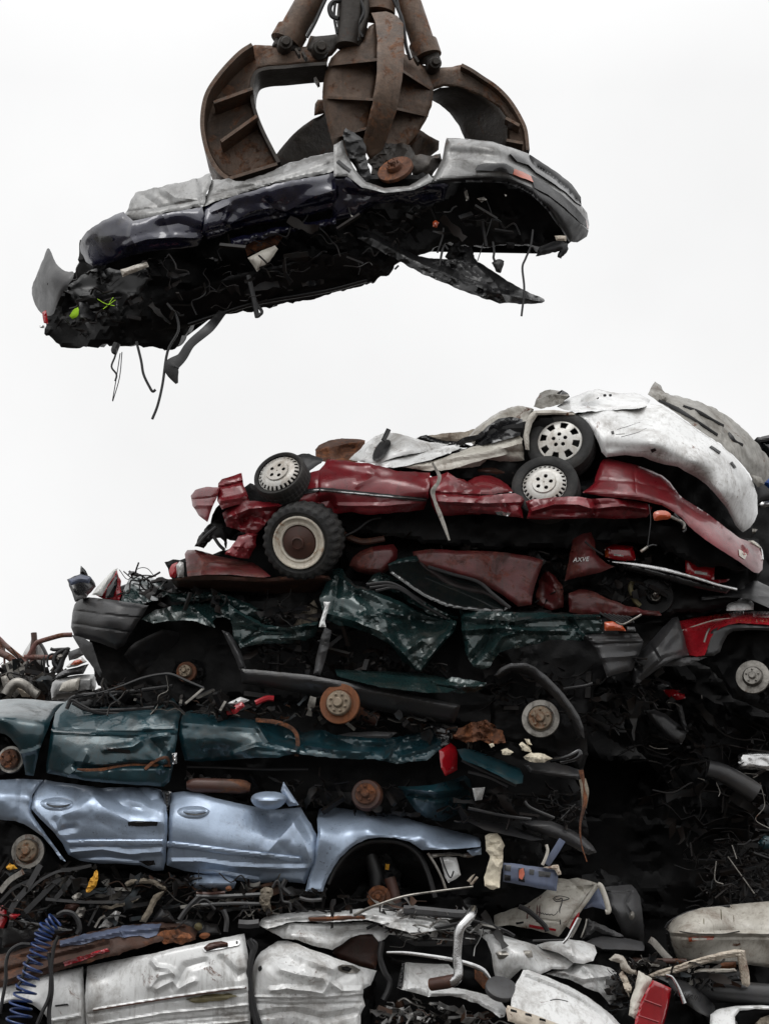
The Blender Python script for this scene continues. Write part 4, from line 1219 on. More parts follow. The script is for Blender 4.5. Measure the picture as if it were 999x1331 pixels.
pl(mc, 'front_panel', m_brownrim, [(-20, 548), (40, 534), (104, 531), (300, 540), (500, 532), (520, 548), (486, 572), (432, 606), (350, 600), (250, 590), (120, 582), (0, 572)], y=[(0, 560, .2), (500, 540, .15), (250, 590, .4), (250, 540, .05)], n=.04, ns=.2, sk=.1, rag=1, cr=[([(0, 550), (150, 548), (300, 556), (500, 542)], .05, 14)])
pl(mc, 'inner_panel', m_maroon, [(572, 500), (584, 474), (610, 452), (646, 438), (720, 428), (734, 448), (732, 474), (710, 510), (684, 532), (640, 530), (600, 522)], y=.32, n=.03, ns=.2, sk=.1, roll=(9, .06))
tube(mc, 'hose', m_brownrim, [(540, 380), (570, 404), (620, 420), (690, 410)], .025, y=.35)
tube(mc, 'hose', m_plastic, [(560, 400), (600, 380), (640, 350), (680, 340)], .012, y=.3)
view(600, 680, 399)
pl(mc, 'door', m_maroon, [(-160, 92), (-100, 84), (0, 90), (70, 90), (140, 95), (210, 106), (266, 120), (252, 160), (238, 200), (230, 240), (226, 266), (182, 272), (130, 232), (60, 192), (0, 176), (-80, 150), (-150, 130)], y=[(-150, 100, .35), (260, 125, .3), (220, 260, .3), (0, 130, .22)], n=.02, ns=.3, sk=.1)
pl(mc, 'wheel_arch', m_maroon, [(240, 262), (242, 220), (256, 180), (272, 150), (300, 170), (326, 200), (332, 240), (330, 276), (290, 284)], y=.5, n=.05, ns=.12, rag=1, sk=.1)
o = pl(mc, 'rear_quarter_panel', m_maroon, [(334, 190), (346, 130), (362, 44), (384, 36), (420, 30), (432, 60), (436, 100), (470, 130), (496, 142), (450, 160), (400, 172), (360, 180)], y=[(340, 180, .3), (380, 40, .4), (490, 142, .3), (400, 120, .2)], n=.02, ns=.2, sk=.1)
q = T([(386, 119)])[0]
mesh_obj('badge_lettering', [text_geo('AXVE', Matrix.Translation(Vector(P(q[0], q[1], on(o, .012)(q[0], q[1])))) @ Matrix.Rotation(R(-4), 4, 'Y') @ Matrix.Rotation(R(90), 4, 'X'), .05)], m_white, o)
pl(mc, 'rear_quarter_panel', m_maroon, [(348, 230), (380, 215), (420, 220), (470, 245), (540, 272), (640, 288), (650, 300), (500, 302), (420, 300), (350, 290)], y=.4, n=.04, ns=.15, rag=1, sk=.1)
t = pl(mc, 'tail_light', m_redlens, [(462, 64), (510, 70), (556, 74), (566, 120), (530, 124), (466, 112)], y=.5, n=0, sk=.1)
pl(t, 'reversing_lens', m_clear, [(486, 92), (532, 98), (530, 116), (486, 110)], y=.49, n=0, sk=.01)
pl(t, 'indicator_lens', m_orange, [(464, 84), (482, 86), (482, 112), (466, 110)], y=.488, n=0, sk=.01)
t = pl(mc, 'tail_light', m_redlens, [(726, 112), (770, 114), (822, 124), (820, 190), (776, 184), (740, 172), (728, 160)], y=.5, n=0, sk=.1)
pl(t, 'reversing_lens', m_clear, [(750, 146), (806, 156), (804, 178), (750, 168)], y=.49, n=0, sk=.01)
pl(t, 'indicator_lens', m_orange, [(738, 142), (748, 145), (746, 168), (738, 164)], y=.488, n=0, sk=.01)
tube(mc, 'chrome_strip', m_chrome, [(490, 126, .5), (560, 134, .45), (660, 152, .4), (760, 178, .4), (830, 200, .4), (895, 216, .4)], [.006, .012, .016, .014, .012, .01], y=.4, seg=6, flat=.5)
pl(mc, 'tailgate', m_black, [(470, 120), (560, 126), (720, 164), (880, 208), (860, 230), (760, 210), (640, 180), (520, 150)], y=.55, n=.02, sk=.1)
hub(mc, 626, 238, 62, .62, -10, 8, m_core, m_core, 5, inner=.4)
hub(mc, 630, 238, 16, .56, -10, 8, m_steel, m_steel, 4, inner=.6, name='wheel_bearing')
o = tube(mc, 'rim_band', m_olive, [(556, 190, .55), (548, 210, .55), (562, 250, .55), (580, 270, .55)], .02)
pl(mc, 'bumper_end', m_red, [(780, 188), (820, 184), (872, 182), (860, 192), (810, 198)], y=.45, n=.01, sk=.08)
tube(mc, 'wire', m_plastic, [(400, 60), (430, 84), (460, 104)], .008, y=.25)

# ================================================================== dark green car
view(0, 0, 999)
gc = thing('crushed_car', 'crushed dark green car with grey bumpers at both ends and bare brake hubs', 'car', 460, 950, .6)
core(gc, 'crushed_body', m_core, [(112, 800), (150, 765), (215, 752), (330, 775), (420, 755), (560, 742), (680, 790), (790, 800), (815, 850), (770, 900), (760, 1000), (720, 985), (640, 950), (560, 935), (400, 915), (330, 905), (240, 915), (160, 915), (125, 880)], y=.5, depth=1.3, dy=8)
view(0, 720, 350)
o = pl(gc, 'bumper', m_bumper, [(264, 272), (268, 220), (276, 190), (286, 174), (302, 164), (330, 160), (430, 172), (552, 191), (530, 228), (502, 270), (478, 306), (460, 341), (432, 355), (370, 332), (302, 312), (274, 302)], y=[(266, 280, .5), (290, 172, .4), (548, 192, .12), (450, 340, .1), (300, 310, .45), (400, 250, .04)], n=.008, ns=.4, sk=.18, roll=(8, .05), cr=[([(276, 212), (400, 226), (530, 238)], -.018, 7), ([(270, 258), (380, 276), (492, 292)], -.018, 7)])
pl(gc, 'bumper_valance', m_plastic, [(264, 300), (312, 314), (342, 330), (350, 358), (362, 400), (378, 440), (372, 458), (350, 430), (318, 388), (286, 334)], y=[(264, 300, .45), (378, 440, .15)], n=.02, sk=.1, sm=0)
t = pl(gc, 'corner_lamp', m_black, [(249, 96), (272, 84), (302, 74), (318, 72), (336, 82), (358, 122), (340, 142), (322, 162), (276, 176), (268, 152), (262, 130)], y=[(250, 100, .3), (330, 80, .4), (270, 170, .2)], n=.04, ns=.1, sk=.12, rag=1)
pl(t, 'lamp_shard', m_black, [(296, 74), (300, 44), (316, 60), (328, 78)], y=.3, n=0, sk=.02)
pl(t, 'lamp_glass', m_bluegrey, [(252, 96), (300, 76), (340, 88), (330, 110), (296, 104), (262, 118)], y=.2, n=.02, sk=.02)
t = pl(gc, 'tail_light', m_redlens, [(356, 158), (384, 132), (404, 96), (430, 58), (440, 80), (447, 100), (450, 140), (442, 176), (400, 170)], y=.3, n=.05, ns=.1, sk=.1, rag=1.5)
pl(t, 'lamp_glass', m_clear, [(340, 152), (362, 122), (400, 80), (422, 58), (438, 52), (420, 86), (398, 120), (378, 156)], y=.2, n=.02, sk=.02)
pl(t, 'lamp_shell', m_black, [(395, 132), (420, 96), (436, 70), (434, 120), (420, 160), (392, 164)], y=.18, n=.03, sk=.03)
pl(gc, 'boot_panel', m_green, [(450, 180), (462, 130), (474, 96), (500, 76), (560, 90), (600, 110), (616, 150), (580, 176), (530, 190)], y=[(450, 180, .2), (480, 90, .5), (610, 120, .5), (540, 188, .15)], n=.06, ns=.12, rag=2, sk=.1, cr=[([(470, 100), (520, 130), (570, 180)], .05, 14), ([(500, 80), (600, 130)], .05, 14)])
litter('torn_debris', '', [(440, 60), (560, 70), (640, 140), (820, 150), (880, 220), (780, 180), (640, 180), (560, 170), (470, 160)], .0, .3, 26, m_litterdark, (.03, .12), 21, .3, gc)
pl(gc, 'boot_panel', m_green, [(600, 140), (700, 150), (800, 140), (860, 160), (960, 200), (1010, 262), (900, 240), (820, 170), (720, 176), (640, 180)], y=.2, n=.06, ns=.12, rag=1.5, sk=.1)
pl(gc, 'boot_panel', m_black, [(640, 110), (760, 150), (900, 170), (1000, 240), (880, 200), (760, 168), (660, 150)], y=.3, n=.06, ns=.12, rag=2, sk=.1)
pl(gc, 'rear_fender', m_green, [(524, 246), (548, 226), (582, 205), (640, 194), (702, 181), (760, 164), (802, 155), (836, 176), (862, 204), (884, 240), (876, 258), (840, 236), (804, 236), (786, 252), (798, 274), (770, 268), (730, 252), (690, 246), (630, 250), (570, 257)], y=[(530, 245, .08), (800, 160, .3), (600, 250, .0), (880, 245, .05), (700, 190, .25)], n=.04, ns=.13, rag=1, sk=.12,
   cr=[([(560, 235), (680, 210), (800, 190), (870, 230)], .05, 18), ([(700, 182), (740, 220), (790, 262)], .05, 14), ([(620, 200), (650, 245)], -.04, 14)])
pl(gc, 'rear_door', m_green, [(868, 246), (900, 240), (960, 262), (1000, 275), (1080, 290), (1140, 284), (1120, 318), (1080, 330), (1000, 332), (940, 340), (892, 346), (880, 300)], y=[(870, 250, .05), (1130, 286, .1), (890, 340, .0), (1000, 300, -.05)], n=.03, ns=.13, rag=1, sk=.1, cr=[([(880, 262), (980, 290), (1130, 292)], .05, 14), ([(900, 330), (960, 290)], -.04, 16)])
pl(gc, 'wheel_well', m_bumper, [(458, 378), (476, 350), (502, 328), (552, 302), (602, 280), (640, 286), (676, 296), (680, 330), (672, 382), (640, 396), (602, 412), (560, 430), (516, 446), (498, 420), (478, 398)], y=[(460, 376, .3), (670, 300, .55), (520, 440, .5)], n=.03, ns=.2, sk=.06)
hub(gc, 690, 437, 38, .28, -10, 4, m_rust, m_hubface, 5, inner=.62)
pl(gc, 'suspension', m_core, [(650, 400), (700, 390), (750, 400), (770, 440), (740, 490), (680, 490), (640, 450)], y=.42, n=.06, ns=.1, rag=2, sk=.1)
pl(gc, 'arch_trim', m_bumper, [(822, 284), (850, 292), (874, 322), (898, 376), (912, 424), (888, 430), (872, 390), (850, 340), (834, 306)], y=.02, n=.008, sk=.08, roll=(6, .03))
tube(gc, 'window_trim', m_plastic, [(310, 527), (380, 512), (450, 490), (530, 460), (600, 446), (640, 448), (690, 470), (756, 498)], [.004, .006, .008, .01, .01, .012, .012, .01], y=-.05, seg=5)
tube(gc, 'window_trim', m_steel, [(756, 498), (724, 526), (688, 556)], .010, y=-.05, seg=5, flat=.4)
view(300, 700, 400)
pl(gc, 'front_door', m_green, [(286, 190), (296, 170), (316, 130), (332, 98), (360, 98), (380, 128), (404, 152), (450, 166), (542, 200), (622, 240), (690, 258), (734, 270), (728, 300), (700, 330), (672, 362), (640, 402), (616, 434), (600, 430), (576, 412), (556, 398), (532, 362), (506, 340), (480, 320), (440, 304), (402, 290), (350, 282), (322, 270), (300, 252)],
   y=[(290, 190, .1), (345, 100, .3), (620, 240, .25), (730, 275, .05), (610, 430, .1), (480, 240, -.04), (350, 280, .1), (520, 330, .0)], n=.04, ns=.15, rag=1, sk=.08,
   cr=[([(330, 112), (404, 160), (520, 206), (640, 252), (728, 276)], .06, 18), ([(724, 280), (690, 330), (640, 390), (616, 428)], .06, 16), ([(300, 240), (400, 268), (480, 300), (540, 350), (600, 420)], .04, 16), ([(420, 180), (480, 240), (560, 262), (690, 268)], -.06, 24), ([(440, 250), (500, 240), (560, 250)], .06, 14), ([(540, 300), (600, 290), (680, 280)], -.07, 30), ([(560, 370), (620, 330)], .05, 20), ([(350, 130), (330, 250)], -.03, 16)])
pl(gc, 'door_frame', m_green, [(438, 142), (462, 118), (484, 104), (520, 122), (562, 150), (630, 190), (702, 230), (740, 262), (700, 262), (640, 242), (580, 206), (520, 172), (470, 160)], y=[(440, 142, .3), (484, 106, .4), (730, 260, .1)], n=.05, ns=.12, rag=1.5, sk=.06, cr=[([(450, 148), (560, 180), (700, 250)], .06, 10), ([(480, 112), (600, 190), (720, 255)], .06, 8)])
for p in ([(440, 150), (520, 146), (600, 190), (680, 240)], [(470, 170), (540, 162), (620, 212), (700, 258)], [(450, 160), (530, 156), (610, 200)]):
    tube(gc, 'window_seal', m_plastic, p, .014, y=.12)
pl(gc, 'window_glass', m_glass, [(508, 82), (540, 68), (602, 54), (622, 74), (642, 92), (720, 116), (802, 140), (852, 182), (906, 224), (884, 236), (840, 240), (770, 232), (702, 222), (650, 200), (600, 172), (556, 140), (516, 112)], y=[(510, 82, .2), (602, 56, .35), (900, 225, .15), (600, 172, .05)], n=.015, ns=.5, sk=.02, roll=(4, .02))
pl(gc, 'window_frame', m_green, [(510, 84), (540, 68), (602, 54), (616, 72), (590, 80), (540, 88), (516, 98)], y=[(510, 84, .17), (602, 56, .3)], n=.02, sk=.03)
tube(gc, 'window_seal', m_plastic, [(640, 92, .22), (720, 117, .2), (802, 141, .18), (852, 182, .15), (906, 226, .12)], .014)
pl(gc, 'seat_fabric', m_rope, [(200, 290), (230, 240), (270, 200), (286, 230), (280, 275), (250, 290)], y=.3, n=.05, sk=.1)
pl(gc, 'front_door_edge', m_green, [(-10, 214), (40, 240), (102, 276), (180, 290), (286, 270), (272, 320), (240, 330), (202, 326), (150, 336), (90, 342), (30, 356), (10, 320)], y=[(0, 230, .0), (280, 275, .1), (30, 350, .0), (180, 300, -.06)], n=.035, ns=.13, rag=1.2, sk=.08, cr=[([(20, 240), (110, 290), (280, 280)], .05, 14), ([(40, 340), (120, 310), (200, 310)], -.04, 14)])
g = pl(gc, 'latch_bracket', m_white, [(300, 204), (322, 206), (316, 222), (304, 268), (308, 288), (286, 288), (290, 268), (304, 222)], y=-.12, n=.0, sk=.015)
pl(gc, 'roof_pillar', m_bumper, [(304, 286), (326, 300), (318, 350), (304, 400), (290, 446), (268, 440), (276, 392), (290, 330)], y=-.04, n=.02, ns=.15, sk=.06)
pl(gc, 'sill', m_bumper, [(30, 422), (140, 432), (250, 443), (370, 466), (480, 488), (620, 514), (744, 541), (736, 574), (722, 602), (640, 592), (540, 572), (430, 550), (300, 518), (200, 498), (100, 480), (34, 470)], y=[(30, 440, .0), (740, 560, .05), (380, 490, -.1), (30, 470, .06), (430, 548, .02)], n=.01, ns=.4, sk=.12, roll=(9, .05))
pl(gc, 'door_bottom', m_green, [(336, 424), (450, 430), (620, 436), (742, 460), (744, 486), (700, 500), (640, 502), (560, 492), (480, 482), (400, 462), (346, 448)], y=[(340, 430, .02), (740, 470, .05), (540, 460, -.03)], n=.025, ns=.2, sk=.08, cr=[([(340, 434), (500, 442), (740, 466)], .03, 8)])
pl(gc, 'door_bottom', m_green, [(650, 462), (690, 466), (720, 452), (770, 458), (828, 470), (820, 490), (796, 500), (740, 502), (700, 492), (668, 482)], y=-.04, n=.03, ns=.12, sk=.05, rag=1, cr=[([(668, 472), (760, 482), (820, 478)], .04, 12)])
view(600, 680, 399)
pl(gc, 'front_fender', m_green, [(-8, 285), (40, 282), (160, 290), (260, 292), (352, 296), (450, 298), (460, 356), (420, 362), (396, 372), (402, 386), (350, 380), (290, 380), (250, 392), (210, 400), (160, 410), (122, 420), (104, 446), (90, 470), (60, 476), (38, 468), (16, 430), (4, 380)],
   y=[(0, 288, .1), (450, 300, .1), (400, 380, .05), (60, 470, -.02), (200, 340, -.08), (10, 400, .0)], n=.05, ns=.14, rag=.8, sk=.1,
   cr=[([(10, 306), (160, 320), (300, 304), (450, 304)], .06, 14), ([(0, 350), (120, 340), (220, 350), (340, 352)], .07, 16), ([(100, 420), (130, 370), (200, 350)], .05, 14), ([(40, 440), (90, 380), (100, 320)], -.06, 20), ([(260, 390), (280, 350), (360, 340), (400, 376)], .05, 12), ([(150, 330), (170, 300)], .05, 12), ([(340, 300), (370, 345)], -.05, 16)])
pl(gc, 'bumper', m_bumper, [(400, 364), (450, 362), (572, 359), (592, 386), (576, 430), (554, 480), (510, 490), (472, 502), (458, 460), (436, 410)], y=[(410, 366, .05), (580, 364, .15), (470, 498, .05), (560, 470, .2)], n=.008, sk=.15, roll=(8, .04), cr=[([(420, 378), (500, 374), (584, 372)], -.02, 6), ([(430, 396), (510, 390), (586, 390)], -.02, 6), ([(452, 440), (570, 430)], .02, 14)])
pl(gc, 'indicator', m_orange, [(464, 322), (490, 320), (522, 332), (534, 351), (464, 350)], y=.05, n=0, sk=.06)
pl(gc, 'lamp_housing', m_greyplastic, [(536, 336), (562, 338), (566, 352), (538, 351)], y=.06, n=0, sk=.05)
for k in range(7):
    tube(gc, 'grille_bar', m_plastic, [(448 + k * 14, 292 + k * 2), (478 + k * 12, 310), (510 + k * 8, 325)], .009, y=.08)
tube(gc, 'grille_edge', m_steel, [(500, 322), (524, 330), (560, 312), (584, 298)], .008, y=.02)
pl(gc, 'arch_lip', m_bumper, [(104, 496), (128, 470), (160, 456), (210, 456), (240, 470), (272, 494), (304, 526), (335, 560), (362, 596), (384, 632), (396, 668), (400, 706), (378, 700), (358, 656), (335, 614), (306, 576), (275, 545), (240, 512), (210, 494), (160, 484), (116, 508)], y=[(110, 500, .02), (210, 470, -.04), (300, 530, -.02), (395, 700, .08), (210, 490, .04), (320, 590, .05)], n=.012, ns=.2, sk=.1, roll=(8, .05))
hub(gc, 256, 636, 62, .15, -10, 4, m_steel, m_hubface, 5, inner=.64)
pl(gc, 'wheel_well', m_core, [(100, 540), (160, 490), (220, 490), (290, 560), (350, 640), (360, 700), (200, 720), (90, 700)], y=.5, n=.06, sk=.1)
tube(gc, 'bumper_bracket', m_plastic, [(330, 540), (400, 530), (425, 522)], .012, y=.1)
view(300, 700, 400)
rd = hub(None, 352, 536, 66, -.12, -12, 4, m_rustdisc, m_hubface, 8, inner=.62)
rd.name = 'brake_disc'
tag(rd, 'bright orange rusted brake disc lying under the dark green sill', 'brake disc')
tube(rd, 'axle_stub', m_brownrim, [(385, 545, .05), (430, 565, .15), (470, 585, .2)], .06, seg=12)

# ================================================================== teal estate car
view(0, 0, 999)
tc_ = thing('crushed_car', 'crushed teal car with one red tail light under the dark green wreck', 'car', 300, 1050, .7)
core(tc_, 'crushed_body', m_core, [(-60, 918), (60, 916), (100, 900), (250, 895), (420, 905), (605, 930), (625, 960), (610, 1040), (560, 1070), (380, 1045), (200, 1035), (-60, 1015)], y=.6, depth=1.3, dy=6)
view(0, 880, 400)
pl(tc_, 'front_fender', m_teal, [(-90, 76), (0, 74), (60, 70), (102, 72), (160, 78), (218, 81), (196, 96), (180, 112), (166, 140), (155, 172), (142, 202), (130, 232), (118, 280), (110, 322), (82, 318), (78, 288), (68, 254), (54, 224), (36, 200), (16, 186), (-10, 180), (-90, 178)], y=[(0, 76, .55), (200, 84, .5), (0, 130, -.02), (140, 150, .0), (0, 178, .02), (100, 310, .05)], n=.012, ns=.3, sk=.12, cr=[([(-60, 130), (60, 128), (160, 150)], .03, 26, 'g'), ([(60, 250), (110, 240), (130, 230)], .03, 14)])
hub(tc_, 34, 268, 44, .12, -8, 4, m_steel, m_rust, 5, inner=.72)
pl(tc_, 'wheel_well', m_core, [(-40, 190), (20, 195), (70, 260), (84, 320), (-40, 330)], y=.45, n=.04, sk=.1)
o = pl(tc_, 'front_door', m_teal, [(180, 116), (196, 96), (216, 78), (240, 64), (262, 80), (284, 100), (340, 98), (400, 101), (460, 97), (520, 95), (544, 80), (562, 68), (576, 90), (592, 112), (580, 142), (576, 190), (568, 242), (560, 300), (550, 342), (530, 357), (480, 352), (440, 351), (370, 346), (300, 340), (220, 326), (152, 312), (150, 288), (158, 230), (166, 172)],
       y=[(200, 100, .25), (560, 75, .25), (300, 102, .25), (170, 180, .0), (570, 180, .0), (350, 230, -.06), (150, 305, .04), (540, 350, .06)], n=.012, ns=.25, sk=.1,
       cr=[([(168, 178), (300, 186), (420, 190), (574, 180)], .025, 8), ([(172, 170), (300, 177), (420, 181), (574, 172)], -.02, 7), ([(250, 290), (330, 298), (420, 284), (500, 286), (545, 290)], -.06, 14), ([(210, 330), (260, 290), (280, 250)], .03, 18), ([(340, 235), (430, 225), (470, 200), (540, 190)], .04, 20), ([(480, 190), (530, 250)], -.05, 30), ([(520, 300), (545, 240)], .05, 18)])
tube(o, 'rust_crack', m_rust, [(250, 300), (320, 304), (400, 290), (470, 286), (545, 284)], [.008, .02, .014, .016, .02], y=on(o, .002), seg=6, flat=.5)
tube(o, 'rust_crack', m_rust, [(470, 300), (500, 275), (540, 262), (552, 290)], .013, y=on(o, .004), seg=6, flat=.5)
pl(o, 'latch', m_chrome, [(558, 248), (574, 246), (574, 282), (560, 284)], y=-.05, n=0, sk=.02)
pl(o, 'door_handle_hole', m_black, [(345, 228), (420, 236), (424, 248), (380, 244), (350, 240)], y=on(o, .006), n=.0, sk=.01)
for p in ([(216, 104), (232, 76), (262, 92), (320, 116), (420, 120), (520, 112), (552, 82), (600, 124)], [(220, 92), (250, 62), (420, 48), (560, 30)], [(236, 84), (290, 108), (400, 108), (500, 100)]):
    tube(tc_, 'window_seal', m_plastic, p, .016, y=.18)
pl(tc_, 'window_frame', m_core, [(216, 100), (242, 70), (330, 84), (440, 88), (540, 76), (540, 96), (440, 106), (330, 108)], y=.3, n=.05, ns=.1, rag=2, sk=.1)
o = pl(tc_, 'rear_door', m_teal, [(584, 150), (592, 128), (604, 112), (622, 108), (640, 120), (722, 124), (810, 138), (902, 150), (924, 158), (942, 170), (970, 176), (1000, 180), (1002, 252), (950, 250), (900, 262), (830, 262), (760, 268), (702, 272), (650, 276), (600, 272), (588, 230), (580, 190)],
       y=[(590, 140, .1), (620, 110, .2), (930, 160, .22), (1000, 185, .2), (1000, 248, .0), (600, 268, .12), (830, 220, -.06), (700, 200, .0), (720, 265, .1)], n=.02, ns=.2, sk=.1, rag=.6,
       cr=[([(600, 150), (720, 160), (836, 168)], .03, 18), ([(836, 160), (870, 210), (960, 240)], .05, 16), ([(760, 250), (830, 225), (960, 245)], .03, 14), ([(700, 140), (690, 260)], -.025, 24)])
tube(tc_, 'roof_trim', m_rust, [(830, 140), (900, 148), (950, 170), (966, 206), (962, 258)], .018, y=.05, seg=6, flat=.5)
tube(tc_, 'sill_trim', m_plastic, [(606, 292), (700, 294), (850, 300), (1000, 300)], .012, y=.25)
tube(tc_, 'exhaust_box', m_brownrim, [(606, 352, .1), (640, 352, .1), (780, 356, .1), (812, 360, .1)], [.03, .055, .055, .03], seg=14)
view(350, 900, 430)
pl(tc_, 'rear_quarter_panel', m_teal, [(-6, 104), (30, 102), (88, 112), (92, 128), (120, 118), (160, 112), (200, 128), (260, 134), (352, 140), (420, 128), (470, 118), (502, 116), (516, 140), (520, 172), (500, 188), (474, 206), (430, 210), (382, 217), (340, 206), (300, 202), (240, 200), (182, 197), (130, 192), (90, 188), (40, 186), (-6, 178)],
   y=[(0, 108, .2), (500, 120, .2), (0, 175, .0), (100, 188, .02), (380, 214, .0), (510, 170, .05), (250, 160, -.04)], n=.05, ns=.12, sk=.1, rag=.8,
   cr=[([(90, 120), (100, 190)], -.05, 14), ([(170, 130), (260, 160), (350, 165), (400, 140)], -.06, 18), ([(352, 200), (372, 170), (400, 140), (480, 122)], .06, 12), ([(110, 160), (200, 175), (300, 180)], .05, 12), ([(400, 190), (470, 170), (510, 150)], .05, 14)])
pl(tc_, 'roof_lining', m_greyplastic, [(176, 134), (240, 122), (330, 118), (386, 122), (360, 142), (270, 146), (200, 148)], y=.1, n=.02, sk=.05)
t = pl(tc_, 'tail_light', m_redlens, [(512, 176), (530, 164), (548, 152), (560, 164), (567, 182), (568, 234), (552, 244), (530, 252), (518, 228)], y=[(514, 180, .0), (562, 170, .15), (530, 250, .0)], n=.004, sk=.1)
pl(tc_, 'tail_light_surround', m_black, [(486, 96), (530, 100), (552, 126), (548, 150), (512, 172), (500, 130)], y=.1, n=.05, ns=.1, rag=1.5, sk=.1)
o = pl(tc_, 'rear_bumper', m_teal, [(386, 284), (440, 284), (502, 278), (560, 262), (590, 250), (604, 262), (614, 300), (604, 330), (590, 352), (562, 372), (530, 390), (500, 388), (470, 380), (440, 356), (420, 330), (404, 304)], y=[(390, 286, .2), (600, 260, .4), (530, 388, .3), (500, 310, .0), (610, 310, .5)], n=.03, ns=.14, sk=.15, cr=[([(400, 292), (500, 300), (610, 290)], .06, 16), ([(420, 310), (510, 322), (600, 310)], -.05, 10)])
pl(tc_, 'badge', m_whited, [(613, 290), (651, 287), (642, 324), (621, 328)], y=.05, n=0, sk=.02)
pl(tc_, 'badge', m_redlens, [(622, 300), (640, 300), (636, 314), (625, 316)], y=.045, n=0, sk=.01)
hub(tc_, 292, 308, 46, .1, -8, 4, m_brownrim, m_rust, 5, inner=.7, drum=True)
# loose teal bonnet beside it
bn = tag(pl(None, 'car_hood', m_teal, [(566, 172), (590, 170), (622, 175), (690, 202), (756, 230), (766, 252), (764, 274), (742, 278), (700, 256), (640, 226), (582, 204)], y=[(570, 175, -.1), (620, 176, .12), (756, 232, .12), (740, 276, -.2), (590, 206, -.18)], n=.015, ns=.3, sk=.03, roll=(5, .02)), 'loose teal bonnet sloping down right of the red tail light', 'car bonnet')

# ================================================================== dark wreck carrying the bumper bits right of the teal car
view(0, 0, 999)
dw = thing('crushed_car', 'crushed charcoal wreck wedged right of the teal car, bumper curling over its edge', 'car', 690, 1090, .9)
core(dw, 'crushed_body', m_core, [(560, 985), (650, 975), (740, 1000), (757, 1030), (765, 1080), (760, 1105), (690, 1100), (600, 1085), (540, 1080)], y=.6, depth=1.2, dy=6)
view(350, 900, 430)
pl(dw, 'bumper', m_bumper, [(766, 216), (800, 206), (850, 208), (900, 222), (942, 236), (948, 252), (930, 266), (880, 258), (830, 250), (786, 242)], y=[(770, 216, .1), (940, 240, .3), (860, 256, .15)], n=.02, sk=.12, roll=(7, .05))
pl(dw, 'bumper', m_bumper, [(756, 392), (800, 386), (852, 390), (910, 414), (952, 440), (976, 464), (988, 484), (962, 492), (920, 470), (876, 448), (820, 428), (780, 414)], y=.1, n=.01, sk=.12, roll=(8, .06), sm=0)
pl(dw, 'hood', m_bumper, [(584, 384), (640, 386), (704, 394), (770, 418), (834, 446), (790, 448), (720, 432), (650, 416)], y=[(590, 386, .1), (700, 394, .4), (800, 446, .0)], n=.02, sk=.04)
tube(dw, 'hanging_trim', m_rust, [(940, 235), (948, 280), (952, 330), (938, 400), (942, 460), (958, 512)], [.02, .015, .02, .008, .006, .004], y=.0, seg=6)
tube(dw, 'hanging_trim', m_rope, [(944, 262), (952, 300), (950, 350)], [.03, .035, .02], y=.0, seg=6, flat=.4)
tube(dw, 'bumper_strip', m_black, [(850, 205, .1), (900, 195, .0), (934, 178, .0), (930, 198, .0), (880, 212, .05)], .022, seg=8)
for p in ([(580, 205), (640, 235), (700, 262), (745, 282)], [(600, 240), (660, 256), (720, 285)], [(600, 350), (700, 372), (790, 384)], [(770, 330), (790, 350), (860, 380)]):
    tube(dw, 'rail', m_bumper, p, .012, y=.0)
tube(dw, 'bracket', m_bluegrey, [(884, 446), (862, 482), (836, 520)], .03, y=.0, seg=6, flat=.4)
tube(dw, 'torn_edge', m_cream, [(836, 460), (840, 480), (832, 505), (824, 522)], .012, y=-.05, seg=5)
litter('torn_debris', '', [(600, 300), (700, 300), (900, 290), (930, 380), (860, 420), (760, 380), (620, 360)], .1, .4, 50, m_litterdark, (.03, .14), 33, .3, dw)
for k, p in enumerate(([(700, 172), (716, 166), (738, 182), (728, 192), (706, 190)], [(752, 160), (764, 150), (786, 168), (790, 182), (762, 178)], [(764, 196), (790, 184), (830, 188), (856, 202), (830, 212), (786, 208)], [(770, 140), (786, 142), (792, 160), (778, 160)], [(662, 158), (676, 154), (680, 164), (668, 168)])):
    tag(pl(None, 'foam_scrap', m_foam, p, y=.0, n=.06, ns=.06, sk=.07, rag=1.5), ['small cream foam lump on the sloping teal bonnet', 'cream foam wedge leaning beneath the bare brake hub', 'largest cream foam scrap, lying on the curled bumper', 'cream foam sliver standing upright on the foam scraps', 'tiny cream foam crumb beside the rust-brown lump'][k], 'foam')
tag(pl(None, 'rusted_lump', m_rust, [(552, 138), (570, 110), (600, 96), (640, 84), (672, 92), (700, 116), (712, 150), (680, 156), (620, 150)], y=.1, n=.1, ns=.08, sk=.2, rag=2.5), 'rust-brown crumbling lump lying above the teal bonnet', 'rust lump')

